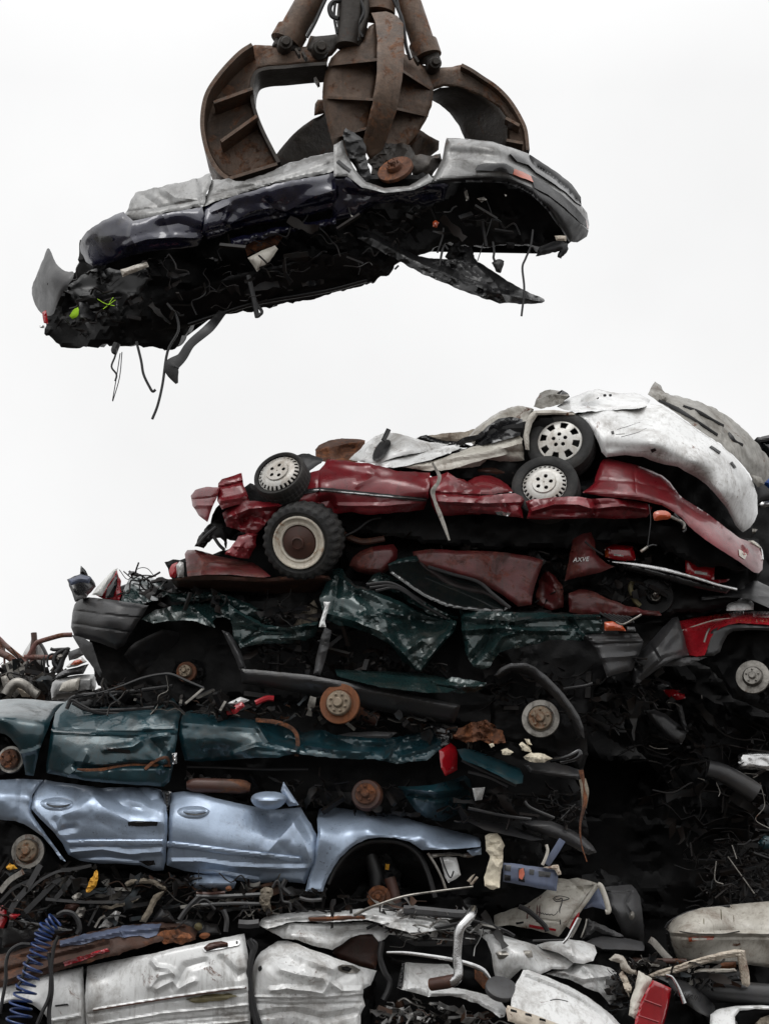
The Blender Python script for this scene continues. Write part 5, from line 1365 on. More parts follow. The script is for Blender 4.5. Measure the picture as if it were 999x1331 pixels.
# ================================================================== ice-blue sedan
view(0, 0, 999)
bc = thing('crushed_car', 'crushed ice-blue sedan with intact side doors and a wing mirror', 'car', 300, 1160, .7)
core(bc, 'crushed_body', m_core, [(-60, 1020), (140, 1018), (400, 1048), (600, 1070), (700, 1095), (720, 1130), (640, 1165), (560, 1175), (420, 1170), (380, 1150), (220, 1138), (60, 1130), (-60, 1130)], y=.65, depth=1.2, dy=4)
view(0, 880, 400)
pl(bc, 'rear_quarter_panel', m_blue, [(-90, 338), (0, 335), (50, 331), (100, 332), (140, 335), (122, 358), (106, 382), (99, 420), (102, 440), (120, 470), (148, 510), (176, 548), (200, 580), (214, 600), (196, 592), (168, 552), (140, 520), (110, 498), (80, 478), (48, 468), (0, 464), (-90, 466)], y=[(0, 338, .15), (130, 338, .12), (0, 400, -.06), (100, 430, -.02), (0, 460, .0), (200, 585, .0)], n=.012, ns=.25, sk=.15, cr=[([(-80, 372), (0, 376), (100, 392)], .03, 20, 'g'), ([(70, 340), (60, 460)], -.02, 18)])
pl(bc, 'wheel_well', m_core, [(-90, 470), (20, 470), (100, 500), (170, 560), (220, 620), (150, 660), (-90, 660)], y=.45, n=.05, sk=.1)
hub(bc, 90, 566, 55, .1, -6, 3, m_steel, m_hubface, 5, inner=.66)
o = pl(bc, 'rear_door', m_blue, [(112, 376), (124, 352), (146, 334), (180, 340), (250, 350), (330, 360), (400, 358), (450, 360), (490, 358), (522, 366), (528, 388), (541, 420), (544, 480), (541, 540), (537, 600), (530, 628), (500, 630), (455, 612), (380, 606), (320, 606), (262, 598), (222, 578), (204, 544), (180, 510), (150, 480), (120, 450), (102, 428), (102, 404)],
       y=[(130, 350, .12), (520, 368, .14), (300, 358, .14), (110, 410, -.01), (540, 440, -.02), (300, 420, -.06), (300, 500, -.05), (240, 585, .06), (520, 615, .08), (380, 600, .07), (530, 520, -.04)], n=.007, ns=.3, sk=.08, roll=(6, .03),
       cr=[([(180, 500), (200, 450), (260, 430), (300, 390)], .025, 30), ([(300, 385), (330, 420), (420, 470), (520, 470)], .035, 36), ([(340, 365), (400, 420), (460, 425)], -.03, 40), ([(180, 470), (190, 500), (240, 490)], -.03, 20), ([(460, 372), (490, 400), (520, 398)], -.03, 26), ([(230, 570), (330, 560), (420, 575), (520, 568)], .028, 14), ([(240, 592), (330, 585), (450, 596)], -.025, 12), ([(420, 400), (520, 440)], .02, 20), ([(215, 465), (350, 470), (520, 500)], -.015, 26, 'g')])


def handle(parent, surf, cx, cy, rx, ry, m):
    pts = [(cx + rx * math.cos(a) * (1 - .12 * math.sin(a)), cy + ry * math.sin(a)) for a in np.linspace(0, 2 * math.pi, 28, endpoint=False)]
    h = pl(parent, 'door_handle', m, pts, y=on(surf, .022), n=0, sk=.04, roll=(6, .02))
    pts = [(cx + rx * .1 + rx * .72 * math.cos(a), cy - ry * .1 + ry * .52 * math.sin(a)) for a in np.linspace(0, 2 * math.pi, 24, endpoint=False)]
    pl(h, 'grip_recess', m_plastic, pts, y=on(surf, .034), n=0, sk=.01)
    pts = [(cx + rx * .1 + rx * .78 * math.cos(a), cy - ry * .22 + ry * .42 * math.sin(a)) for a in np.linspace(0, 2 * math.pi, 24, endpoint=False)]
    pl(h, 'grip', m, pts, y=on(surf, .05), n=0, sk=.02, roll=(4, .012))


handle(o, o, 184, 413, 53, 22, m_blue)
pl(o, 'moulding', m_blue, [(212, 534), (220, 530), (300, 529), (420, 528), (530, 528), (532, 549), (420, 552), (300, 551), (224, 551)], y=on(o, .02), n=0, sk=.03, roll=(3, .012))
pl(o, 'tear', m_black, [(414, 472), (440, 468), (512, 470), (508, 484), (450, 486), (416, 484)], y=on(o, .004), n=0, sk=.01)
pl(o, 'tear', m_black, [(450, 598), (500, 596), (504, 610), (480, 614)], y=on(o, .004), n=0, sk=.01)
f = pl(bc, 'front_door', m_blue, [(556, 376), (596, 372), (642, 376), (700, 394), (760, 408), (830, 422), (900, 432), (940, 427), (976, 424), (990, 450), (1010, 480), (1026, 510), (1030, 560), (1022, 600), (1004, 640), (990, 672), (930, 664), (880, 668), (830, 670), (760, 660), (700, 646), (640, 636), (598, 630), (541, 612), (543, 575), (548, 540), (548, 480), (552, 420)],
       y=[(560, 380, .12), (900, 434, .14), (1000, 450, .12), (560, 450, -.03), (700, 470, -.07), (700, 580, -.05), (1020, 560, -.05), (560, 605, .06), (830, 664, .1), (980, 664, .1), (900, 520, -.06)], n=.006, ns=.35, sk=.08, roll=(6, .03),
       cr=[([(990, 430), (930, 500), (868, 568)], .035, 30), ([(930, 440), (980, 520), (1010, 600)], .04, 26), ([(880, 470), (900, 540), (960, 600)], -.025, 36), ([(560, 600), (650, 598), (760, 615), (900, 622), (1000, 620)], .03, 14), ([(600, 622), (720, 628), (840, 650)], -.02, 12), ([(700, 470), (820, 480), (900, 470)], -.02, 40, 'g')])
handle(f, f, 628, 440, 52, 21, m_blue)
pl(f, 'moulding', m_blue, [(540, 536), (548, 533), (650, 545), (760, 560), (900, 576), (978, 586), (981, 604), (900, 596), (760, 580), (650, 565), (542, 553)], y=on(f, .02), n=0, sk=.03, roll=(3, .012))
pts = [(872 + 58 * math.cos(a), 402 + 30 * math.sin(a) - 5 * math.cos(a) ** 2) for a in np.linspace(0, 2 * math.pi, 32, endpoint=False)]
mi = pl(f, 'wing_mirror', m_blue, pts, y=-.22, n=0, sk=.16, roll=(13, .10))
pl(f, 'mirror_sail', m_blue, [(912, 370), (920, 340), (944, 378), (970, 416), (938, 422), (922, 400)], y=-.04, n=.004, sk=.03)
pl(bc, 'door_gap_trim', m_black, [(522, 368), (556, 374), (550, 420), (543, 470), (536, 420), (530, 390)], y=.05, n=.02, sk=.1)
view(350, 900, 430)
o = pl(bc, 'front_fender', m_blue, [(150, 352), (200, 349), (270, 356), (352, 364), (420, 382), (482, 400), (540, 414), (602, 429), (632, 438), (638, 452), (636, 466), (600, 471), (540, 474), (462, 476), (440, 462), (420, 450), (380, 440), (332, 438), (296, 444), (268, 455), (240, 474), (214, 500), (195, 526), (180, 552), (168, 580), (160, 602), (108, 602), (118, 560), (132, 516), (140, 470), (146, 425), (144, 385)],
       y=[(160, 356, .4), (350, 366, .45), (600, 430, .4), (150, 400, .0), (180, 470, -.07), (300, 410, -.06), (460, 440, -.04), (620, 450, .05), (130, 590, .02), (460, 470, .0), (270, 452, -.05), (632, 440, .2)], n=.006, ns=.4, sk=.14, roll=(5, .03),
       cr=[([(150, 400), (300, 384), (420, 404), (620, 450)], .02, 14, 'g'), ([(150, 400), (190, 360)], -.02, 20)])
pl(bc, 'arch_liner', m_core, [(168, 590), (196, 530), (240, 476), (300, 446), (380, 442), (440, 464), (470, 500), (490, 560), (500, 640), (300, 660), (170, 650)], y=[(200, 540, .25), (330, 450, .3), (330, 600, .7), (480, 560, .35)], n=.03, ns=.2, sk=.1)
tube(bc, 'arch_inner_lip', m_plastic, [(176, 580), (200, 530), (240, 482), (290, 454), (340, 448), (400, 456), (450, 490), (480, 550), (500, 620)], .02, y=.12)
pl(bc, 'suspension_strut', m_core, [(300, 470), (340, 480), (380, 520), (400, 560), (390, 600), (350, 600), (310, 560)], y=.4, n=.06, ns=.1, rag=2, sk=.1)
tube(bc, 'suspension_strut', m_brownrim, [(362, 560), (374, 600), (384, 650)], .045, y=.3, seg=12)
tube(bc, 'suspension_strut', m_plastic, [(300, 480), (320, 540), (326, 590)], .06, y=.4, seg=12)
pl(bc, 'spring_tag', m_yellow, [(350, 518), (362, 520), (360, 538), (350, 536)], y=.25, n=0, sk=.01)
hub(bc, 330, 620, 36, .25, -6, 3, m_rust, m_rust, 5, inner=.6)
pl(bc, 'steering_arm', m_core, [(270, 620), (300, 590), (360, 575), (420, 590), (430, 630), (400, 660), (290, 660)], y=.35, n=.08, ns=.1, rag=2, sk=.1)
tube(bc, 'shock_line', m_steel, [(478, 486), (500, 520), (520, 560), (534, 600)], .01, y=.05)
h = pl(bc, 'headlight', m_whited, [(514, 500), (536, 496), (564, 500), (570, 520), (577, 552), (560, 566), (540, 577), (530, 556), (522, 530)], y=.08, n=.02, ns=.1, sk=.08, rag=.6)
tube(h, 'wire', m_plastic, [(520, 496), (530, 530), (546, 560), (556, 540)], .006, y=.0)
pl(bc, 'headlight_bracket', m_steel, [(478, 488), (510, 484), (580, 486), (640, 478), (640, 492), (600, 498), (540, 494), (490, 502)], y=.05, n=.02, ns=.1, sk=.05, rag=1)
pl(bc, 'headlight_bracket', m_blue, [(596, 478), (620, 472), (640, 470), (640, 490), (612, 494)], y=.0, n=.02, sk=.05)
for p in ([(596, 570), (612, 552), (620, 548), (606, 576)], [(604, 580), (624, 556), (630, 560), (612, 584)]):
    pl(bc, 'bracket', m_tan, p, y=.05, n=.01, sk=.02)
tag(pl(None, 'foam_block', m_foam, [(650, 432), (664, 426), (690, 424), (700, 440), (708, 466), (702, 530), (694, 590), (676, 596), (650, 586), (646, 560), (660, 520), (666, 494), (652, 480)], y=-.08, n=.05, ns=.12, sk=.14, rag=1), 'tall cream foam block standing at the nose of the ice-blue sedan', 'foam')
rb = pl(None, 'radiator_beam', m_bluegrey, [(704, 514), (740, 518), (800, 526), (872, 536), (870, 570), (866, 602), (780, 586), (740, 578), (706, 572)], y=-.05, n=.008, ns=.3, sk=.1)
tag(rb, 'blue-grey slotted front beam jutting out past the cream foam block', 'car beam')
for p in ([(709, 521), (729, 523), (728, 540), (709, 538)], [(709, 551), (729, 553), (728, 570), (709, 568)], [(784, 534), (800, 536), (798, 552), (784, 550)], [(752, 530), (770, 532), (770, 574), (752, 570)], [(812, 540), (850, 545), (846, 560), (812, 556)]):
    pl(rb, 'slot', m_black, p, y=on(rb, .004), n=0, sk=.01)
pl(rb, 'mount', m_orange, [(754, 536), (766, 530), (770, 550), (762, 566), (752, 560)], y=on(rb, .03), n=.01, sk=.04)
pl(rb, 'mount', m_tan, [(826, 528), (872, 522), (880, 550), (870, 552), (862, 536)], y=-.1, n=.02, sk=.04, rag=1)

# ================================================================== junk layer under the sedan
view(0, 0, 999)
jd = thing('crushed_car', 'flattened black engine bay wreck under the ice-blue sedan', 'car', 230, 1225, .6)
core(jd, 'crushed_body', m_core, [(-60, 1120), (60, 1122), (200, 1134), (380, 1145), (430, 1140), (600, 1165), (640, 1210), (600, 1240), (330, 1250), (-60, 1300)], y=.55, depth=1.2, dy=2)
view(0, 1120, 220)
for p, r in (([(150, 300), (200, 250), (250, 200), (320, 130), (360, 100)], .05), ([(330, 220), (380, 160), (432, 90)], .045), ([(60, 300), (100, 230), (160, 160), (240, 20)], .055), ([(0, 180), (60, 110), (140, 60)], .05), ([(0, 240), (80, 160), (180, 110)], .03), ([(270, 222), (380, 232), (520, 240), (700, 240)], .028), ([(700, 244), (760, 230), (830, 206)], .025), ([(160, 180), (240, 110), (340, 60), (420, 52)], .025), ([(520, 380), (560, 300), (580, 262)], .02), ([(560, 390), (590, 340), (620, 320)], .02), ([(360, 48), (440, 44), (540, 24)], .03)):
    tube(jd, 'frame_rail', random.choice([m_bumper, m_plastic, m_plastic, m_steel]), p, r * .55, y=.0, seg=4, flat=.7)
pl(jd, 'inner_panel', m_greyplastic, [(150, 290), (230, 200), (290, 110), (350, 90), (420, 80), (360, 180), (320, 230), (340, 262), (240, 262)], y=.2, n=.04, ns=.1, sk=.05, rag=1, cr=[([(220, 240), (330, 120)], .04, 20)])
pl(jd, 'inner_panel', m_greyplastic, [(560, 180), (620, 150), (700, 170), (800, 190), (720, 230), (600, 240)], y=.15, n=.05, ns=.1, sk=.05, rag=1.5)
pl(jd, 'torn_seal', m_rope, [(734, 130), (770, 104), (850, 96), (920, 112), (984, 150), (990, 174), (940, 156), (880, 130), (800, 132), (750, 150)], y=.0, n=.04, ns=.08, sk=.05, rag=1)
pl(jd, 'torn_seal', m_rope, [(570, 262), (660, 262), (740, 240), (830, 208), (760, 262), (660, 282), (600, 280)], y=.0, n=.03, ns=.1, sk=.04, rag=1)
pl(jd, 'torn_seal', m_rope, [(820, 350), (880, 260), (910, 200), (970, 174), (980, 184), (930, 230), (900, 300), (860, 360)], y=.0, n=.03, ns=.1, sk=.05, rag=1)
pl(jd, 'inner_panel', m_bumper, [(890, 356), (920, 310), (960, 260), (1000, 300), (1040, 356)], y=.05, n=.03, sk=.05)
pl(jd, 'inner_panel', m_whited, [(620, 340), (680, 290), (712, 300), (690, 360), (640, 390), (580, 392)], y=.1, n=.04, ns=.1, sk=.04, rag=1)
pl(jd, 'engine_casting', m_steel, [(424, 212), (440, 196), (470, 182), (486, 192), (470, 222), (446, 232)], y=-.02, n=.03, ns=.06, sk=.06, rag=1)
pl(jd, 'engine_casting', m_steel, [(440, 310), (460, 270), (500, 264), (512, 290), (490, 330), (452, 330)], y=-.02, n=.04, ns=.06, sk=.06, rag=1)
pl(jd, 'engine_casting', m_brownrim, [(360, 300), (390, 254), (440, 250), (470, 262), (430, 300), (380, 330)], y=.05, n=.04, ns=.08, sk=.06, rag=1)
tube(jd, 'hose', m_plastic, [(340, 320), (380, 300), (430, 310), (460, 350), (470, 400), (455, 430)], .02, y=-.1)
pl(jd, 'battery_box', m_black, [(24, 330), (60, 310), (250, 356), (330, 370), (440, 390), (440, 420), (300, 460), (140, 500), (10, 510)], y=.05, n=.02, ns=.3, sk=.12)
pl(jd, 'lamp', m_redlens, [(0, 262), (20, 256), (40, 276), (44, 330), (20, 400), (-10, 400)], y=.0, n=.03, sk=.06, rag=1)
pl(jd, 'lamp', m_redb, [(52, 320), (70, 300), (120, 316), (84, 348), (56, 344)], y=-.02, n=.02, sk=.04, rag=1)
tag(pl(None, 'yellow_rag', m_yellow, [(510, 160), (520, 128), (530, 104), (548, 86), (560, 66), (576, 54), (584, 72), (576, 100), (568, 130), (550, 160), (528, 182), (512, 176)], y=-.08, n=.05, ns=.06, sk=.04, rag=1.5), 'bright yellow rag stuck upright in the flattened engine bay', 'rag')
tag(pl(None, 'yellow_rag', m_yellow, [(36, 40), (56, 16), (90, 22), (106, 44), (76, 58), (48, 56)], y=-.06, n=.05, ns=.06, sk=.05, rag=2), 'small yellow rag lying beneath the blue sedan\'s rear hub', 'rag')
view(200, 1130, 220)
o = pl(None, 'washer_bottle', m_blue, [(196, 70), (214, 40), (260, 30), (340, 30), (420, 40), (470, 56), (488, 80), (474, 112), (420, 132), (330, 136), (240, 138), (208, 118)], y=[(200, 80, .05), (340, 84, -.14), (480, 84, .0), (340, 34, .05), (340, 134, .06)], n=.03, ns=.16, sk=.12, roll=(14, .06))
tag(o, 'crushed pale blue cylinder tucked under the sedan front door', 'tank')
pl(o, 'outlet', m_rustdisc, [(420, 116), (432, 98), (456, 100), (462, 122), (440, 134)], y=-.18, n=.02, sk=.06, sm=1)
for p, r, m in (([(250, 212), (330, 208), (480, 202), (640, 206)], .014, m_greyplastic), ([(250, 160), (400, 162), (640, 150)], .018, m_bumper), ([(150, 300), (200, 230), (270, 160)], .02, m_bumper), ([(250, 142), (330, 146), (420, 138)], .014, m_brownrim), ([(240, 220), (300, 180), (360, 240)], .014, m_plastic), ([(410, 240), (430, 300), (424, 370)], .02, m_bumper), ([(500, 322), (560, 326), (620, 320)], .035, m_bumper), ([(700, 110), (730, 70), (750, 140), (760, 190), (800, 200), (806, 240)], .012, m_plastic), ([(860, 170), (920, 184), (990, 180)], .015, m_greyplastic), ([(780, 60), (760, 110), (800, 150)], .02, m_plastic)):
    tube(jd, 'frame_rail', m, p, r, y=-.02, seg=6)
pl(jd, 'inner_panel', m_bumper, [(0, 340), (60, 250), (120, 300), (180, 300), (270, 300), (380, 330), (400, 380), (300, 400), (0, 420)], y=.12, n=.05, ns=.1, sk=.05, rag=1)
pl(jd, 'inner_panel', m_bumper, [(250, 216), (330, 220), (400, 214), (600, 212), (540, 240), (420, 250), (300, 240)], y=.1, n=.03, ns=.1, sk=.05, rag=1)
pl(jd, 'torn_insulation', m_rope, [(624, 120), (650, 98), (690, 110), (700, 150), (690, 200), (690, 250), (660, 264), (640, 240), (620, 190)], y=-.08, n=.07, ns=.06, sk=.06, rag=2)
pl(jd, 'engine_casting', m_rust, [(20, 400), (60, 360), (140, 350), (200, 380), (240, 420), (160, 440), (60, 440)], y=-.05, n=.06, ns=.07, sk=.08, rag=2)
pl(jd, 'engine_casting', m_olive, [(236, 330), (256, 314), (280, 320), (290, 350), (264, 366), (240, 352)], y=-.02, n=.02, sk=.06, sm=1)
pl(jd, 'engine_casting', m_rustdisc, [(262, 396), (290, 374), (330, 380), (330, 402), (290, 416)], y=-.02, n=.03, sk=.05, sm=1)
view(0, 1100, 350)
ra = pl(None, 'rusted_beam', m_beam, [(-60, 420), (0, 402), (110, 374), (222, 346), (340, 318), (452, 295), (560, 284), (682, 278), (712, 292), (734, 312), (724, 346), (680, 350), (602, 352), (520, 376), (442, 402), (320, 434), (202, 468), (100, 498), (0, 526), (-60, 540)], y=[(0, 405, .12), (700, 285, .1), (0, 450, -.1), (440, 350, -.12), (0, 520, .0), (720, 340, .0)], n=.03, ns=.2, sk=.15, rag=1,
        cr=[([(0, 420), (220, 366), (440, 318), (680, 296)], .05, 14), ([(0, 470), (220, 410), (400, 366)], -.06, 18), ([(10, 500), (200, 440), (400, 380)], .05, 10), ([(440, 300), (460, 340)], .03, 8), ([(600, 290), (640, 330), (700, 335)], .05, 16)])
tag(ra, 'long rusted beam lying across the dirty white door', 'beam')
pl(ra, 'painted_top', m_bluegrey, [(222, 350), (340, 322), (452, 299), (540, 290), (600, 288), (580, 330), (540, 346), (520, 332), (440, 340), (380, 346), (300, 364), (220, 374)], y=on(ra, .012), n=.004, sk=.02, rag=1.5)
pl(ra, 'painted_edge', m_redb, [(230, 432), (310, 406), (400, 378), (410, 388), (320, 420), (240, 446)], y=on(ra, .012), n=.004, sk=.01, rag=1.2)
# coiled air hose and the loose hoses
view(0, 1120, 220)
path = catmull(wp([(330, 345), (285, 385), (262, 430), (245, 480), (225, 540), (200, 610), (175, 680), (150, 750), (130, 830), (115, 900), (100, 990), (90, 1060)], -.35), 30)
coil = []
nt_ = 19
for i in range(len(path)):
    t = i / (len(path) - 1)
    d = path[min(i + 1, len(path) - 1)] - path[max(i - 1, 0)]
    d /= np.linalg.norm(d)
    s = np.cross(d, (0, 1, 0))
    s /= np.linalg.norm(s)
    a = 2 * math.pi * nt_ * t ** .9
    rr = (.05 + .035 * t) * (1 + .15 * math.sin(i * .21))
    coil.append(path[i] + rr * (s * math.cos(a) + np.array((0, 1, 0)) * math.sin(a)))
ch = mesh_obj('coiled_hose', [tube_geo(coil, .0085, 7, 2)], m_bluehose)
tag(ch, 'blue coiled air hose dangling over the rusted beam', 'hose')
for k, (p, r) in enumerate((([(345, 440), (320, 500), (305, 600), (300, 700), (290, 800), (250, 890), (220, 960)], .014), ([(290, 540), (300, 640), (306, 760), (290, 880), (292, 980)], .016), ([(180, 490), (120, 490), (60, 530), (36, 600), (34, 700), (10, 840), (0, 900)], .013), ([(250, 560), (180, 575), (150, 620), (130, 700), (100, 745), (130, 760)], .012))):
    tag(tube(None, 'rubber_hose', m_plastic, p, r, y=-.42 + k * .02), ['black hose hanging straight right of the blue coil then swinging left', 'black hose hanging straight down beside the coil to the frame edge', 'black hose looping left of the blue coiled hose', 'short black hose twisting around the blue coil'][k], 'hose')
litter('scrap_litter', 'mixed broken scrap strewn under the ice-blue sedan', [(0, 20), (250, 40), (900, 80), (1700, 140), (2400, 260), (2400, 330), (1500, 330), (900, 330), (400, 390), (0, 480)], -.02, .3, 260, m_litter, (.02, .13), 41, .35)

# ================================================================== white car along the bottom
view(0, 0, 999)
ww = thing('crushed_car', 'dirty white car at the bottom left with a long ribbed door', 'car', 200, 1450, .4)
core(ww, 'crushed_body', m_core, [(-60, 1290), (100, 1262), (320, 1220), (420, 1235), (490, 1275), (480, 1330), (490, 1450), (-60, 1450)], y=.3, depth=1.3, dy=0)
view(0, 1100, 350)
pl(ww, 'front_fender', m_whited, [(-80, 540), (0, 518), (100, 490), (200, 470), (308, 448), (312, 520), (318, 600), (320, 760), (210, 760), (200, 690), (186, 655), (160, 618), (122, 590), (90, 578), (58, 574), (0, 590), (-80, 610)], y=[(0, 525, .0), (300, 455, -.02), (300, 600, -.12), (200, 540, -.14), (0, 580, -.1), (260, 740, -.06)], n=.012, ns=.25, sk=.12, roll=(6, .03))
pl(ww, 'wheel_well', m_core, [(-80, 600), (60, 580), (130, 600), (190, 660), (215, 760), (-80, 780)], y=.2, n=.05, sk=.1)
o = pl(ww, 'front_door', m_whited, [(324, 446), (400, 430), (480, 414), (562, 400), (660, 376), (760, 355), (850, 336), (906, 324), (912, 360), (920, 402), (922, 500), (928, 600), (930, 760), (322, 760), (320, 660), (315, 560)],
       y=[(330, 450, -.02), (900, 330, -.02), (330, 520, -.14), (900, 420, -.14), (600, 450, -.17), (330, 700, -.1), (920, 700, -.1), (600, 620, -.14)], n=.008, ns=.3, sk=.1, roll=(6, .03),
       cr=[([(565, 430), (580, 450), (625, 455), (650, 480)], .03, 16), ([(560, 520), (590, 480), (640, 470)], .03, 22), ([(650, 520), (690, 450), (760, 430)], -.03, 26), ([(580, 530), (640, 500), (660, 530), (720, 500)], .03, 20), ([(820, 420), (880, 480), (910, 470)], -.035, 26), ([(330, 625), (600, 575), (915, 545)], -.02, 9), ([(330, 668), (600, 622), (920, 590)], .02, 8), ([(330, 690), (600, 650), (920, 622)], -.02, 8), ([(330, 715), (600, 676), (920, 650)], .02, 8)])
pl(o, 'moulding', m_whited, [(340, 602), (440, 585), (560, 566), (700, 545), (820, 528), (916, 516), (918, 533), (820, 545), (700, 562), (560, 583), (440, 602), (342, 618)], y=on(o, .018), n=0, sk=.03, roll=(3, .012))
tube(o, 'moulding_insert', m_brownrim, [(345, 611), (440, 595), (560, 576), (700, 555), (820, 538), (914, 526)], .006, y=on(o, .02), flat=.4)
pl(o, 'moulding_mud', m_olive, [(690, 566), (760, 552), (850, 548), (880, 556), (840, 570), (770, 578), (720, 582)], y=on(o, .012), n=.01, sk=.01, rag=1.5)
h = pl(o, 'door_handle', m_chrome, [(752, 380), (800, 366), (886, 348), (891, 360), (884, 368), (830, 380), (760, 392)], y=on(o, .014), n=0, sk=.03)
pl(h, 'grip', m_brownrim, [(756, 376), (776, 360), (820, 352), (844, 358), (846, 368), (800, 376), (768, 386)], y=on(o, .045), n=0, sk=.03, roll=(3, .015))
pl(h, 'lock', m_black, [(874, 352), (882, 351), (883, 360), (875, 361)], y=on(o, .02), n=0, sk=.01, sm=1)
f = pl(ww, 'badge_strip', m_plastic, [(204, 590), (250, 584), (256, 590), (206, 597)], y=-.18, n=0, sk=.02)
pl(ww, 'fender_moulding', m_whited, [(186, 640), (240, 630), (300, 618), (304, 636), (240, 648), (190, 656)], y=-.17, n=0, sk=.03)
for p, r in (([(925, 345), (940, 380), (925, 440), (924, 520), (935, 600), (960, 690)], .02), ([(935, 350), (950, 370), (935, 420), (930, 500), (945, 600), (975, 690)], .016), ([(920, 350), (935, 400), (920, 480), (918, 560)], .012)):
    tube(ww, 'door_seal', m_plastic, p, r, y=-.12)
view(300, 1100, 400)
o = pl(ww, 'rear_door', m_white, [(60, 420), (70, 396), (82, 366), (96, 344), (124, 326), (152, 309), (182, 308), (212, 316), (252, 334), (292, 346), (350, 368), (402, 386), (440, 396), (472, 405), (464, 430), (454, 452), (430, 466), (428, 490), (436, 520), (420, 548), (424, 600), (410, 660), (74, 660), (78, 580), (68, 530), (58, 480)],
       y=[(70, 400, .0), (150, 312, .05), (470, 405, .1), (100, 400, -.14), (300, 420, -.16), (440, 450, .02), (80, 560, -.08), (250, 500, -.1), (400, 560, -.04), (250, 620, -.06)], n=.022, ns=.2, sk=.12, rag=.5,
       cr=[([(130, 470), (180, 462), (240, 470), (300, 478), (320, 440), (360, 470), (420, 470)], .05, 18), ([(120, 340), (160, 400), (230, 420), (300, 430)], .03, 24), ([(150, 320), (220, 360), (330, 400)], .03, 18), ([(330, 440), (400, 400), (460, 410)], -.03, 24), ([(75, 490), (200, 492), (330, 488), (430, 480)], .03, 8), ([(80, 510), (200, 516), (420, 510)], -.025, 8), ([(90, 550), (200, 535), (300, 560), (400, 540)], -.04, 20), ([(240, 400), (260, 470)], .025, 18)])
pl(o, 'handle_hole', m_steel, [(346, 392), (362, 384), (396, 388), (420, 402), (410, 412), (378, 414), (352, 406)], y=on(o, .008), n=.006, sk=.02)
pl(o, 'handle_hole_inner', m_black, [(358, 394), (376, 390), (392, 398), (384, 408), (362, 404)], y=on(o, .014), n=0, sk=.01)
pl(o, 'mud_spot', m_plastic, [(86, 396), (98, 386), (102, 400), (92, 410)], y=on(o, .004), n=0, sk=.01, sm=1)
# ------------------------------------------------------------------ cream roof shell above
view(0, 0, 999)
cs = thing('crushed_car', 'crushed cream car shell with exposed inner ribs and a bent chrome bar in front', 'car', 520, 1450, .5)
core(cs, 'crushed_body', m_core, [(345, 1205), (440, 1190), (600, 1195), (700, 1225), (850, 1250), (900, 1290), (900, 1450), (470, 1450), (480, 1290), (400, 1240)], y=.5, depth=1.2, dy=0)
view(300, 1100, 400)
pl(cs, 'roof_rail', m_whited, [(92, 256), (100, 238), (122, 224), (190, 216), (262, 208), (350, 210), (442, 204), (480, 198), (522, 200), (552, 222), (620, 228), (702, 234), (760, 246), (782, 260), (750, 268), (690, 270), (640, 280), (580, 280), (522, 268), (480, 250), (440, 240), (300, 246), (190, 246), (150, 262), (120, 270)], y=[(95, 255, .0), (262, 212, .1), (520, 205, .05), (780, 258, .1), (440, 238, -.08), (650, 275, -.05), (150, 260, -.08)], n=.03, ns=.14, sk=.1, rag=1, cr=[([(110, 244), (260, 226), (440, 220), (540, 236), (700, 252)], .05, 12), ([(180, 240), (300, 236), (430, 232)], -.04, 8)])
pl(cs, 'torn_rail_strip', m_rust, [(250, 232), (330, 228), (430, 226), (440, 236), (330, 242), (256, 244)], y=-.06, n=.01, sk=.02)
o = pl(cs, 'inner_panel', m_whited, [(112, 270), (150, 262), (190, 250), (300, 252), (440, 246), (520, 270), (590, 284), (640, 286), (600, 300), (540, 288), (512, 286), (500, 302), (482, 314), (460, 286), (420, 286), (390, 296), (352, 326), (330, 338), (270, 324), (210, 304), (170, 300), (140, 284)], y=[(120, 270, .02), (440, 248, .1), (600, 290, .1), (340, 332, .0), (480, 310, .0), (250, 280, -.03)], n=.02, ns=.2, sk=.06, rag=.8, cr=[([(190, 262), (180, 300)], .04, 12), ([(200, 268), (320, 280), (470, 264)], -.03, 16)])
pl(cs, 'rust_cavity', m_brownrim, [(340, 334), (390, 300), (424, 288), (460, 290), (480, 318), (476, 360), (470, 400), (400, 384), (350, 364), (330, 346)], y=.35, n=.03, sk=.06)
pl(cs, 'inner_panel', m_greyplastic, [(530, 290), (600, 300), (700, 280), (780, 270), (810, 300), (800, 318), (720, 326), (600, 324), (560, 310)], y=.22, n=.02, ns=.15, sk=.05)
for x in (600, 640, 680, 740):
    pl(cs, 'slot', m_black, [(x, 298), (x + 20, 297), (x + 21, 304), (x, 305)], y=.15, n=0, sk=.01)
for p, r, m in (([(490, 310), (484, 360), (500, 410), (516, 440), (510, 470), (495, 500)], .022, m_plastic), ([(560, 206), (640, 212), (720, 220), (780, 222)], .035, m_greyplastic), ([(440, 268), (480, 250), (520, 236), (550, 238)], .012, m_plastic), ([(500, 262), (600, 272), (690, 262), (780, 240)], .016, m_plastic), ([(780, 240), (840, 258), (890, 275), (920, 292)], .012, m_plastic)):
    tube(cs, 'trim_strip', m, p, r, y=.0)
tube(cs, 'chrome_trim', m_chrome, [(505, 346), (560, 347), (620, 354), (720, 370), (780, 386), (820, 405), (846, 440)], [.008, .012, .014, .016, .018, .018, .01], y=-.05, seg=8, flat=.5)
pl(cs, 'window_void', m_core, [(505, 352), (620, 360), (720, 376), (790, 398), (838, 440), (846, 462), (780, 470), (700, 440), (600, 400), (520, 380)], y=.3, n=.05, sk=.1)
pl(cs, 'rust_cavity', m_rust, [(790, 400), (820, 412), (844, 440), (850, 462), (820, 464), (790, 430)], y=.1, n=.03, sk=.05)
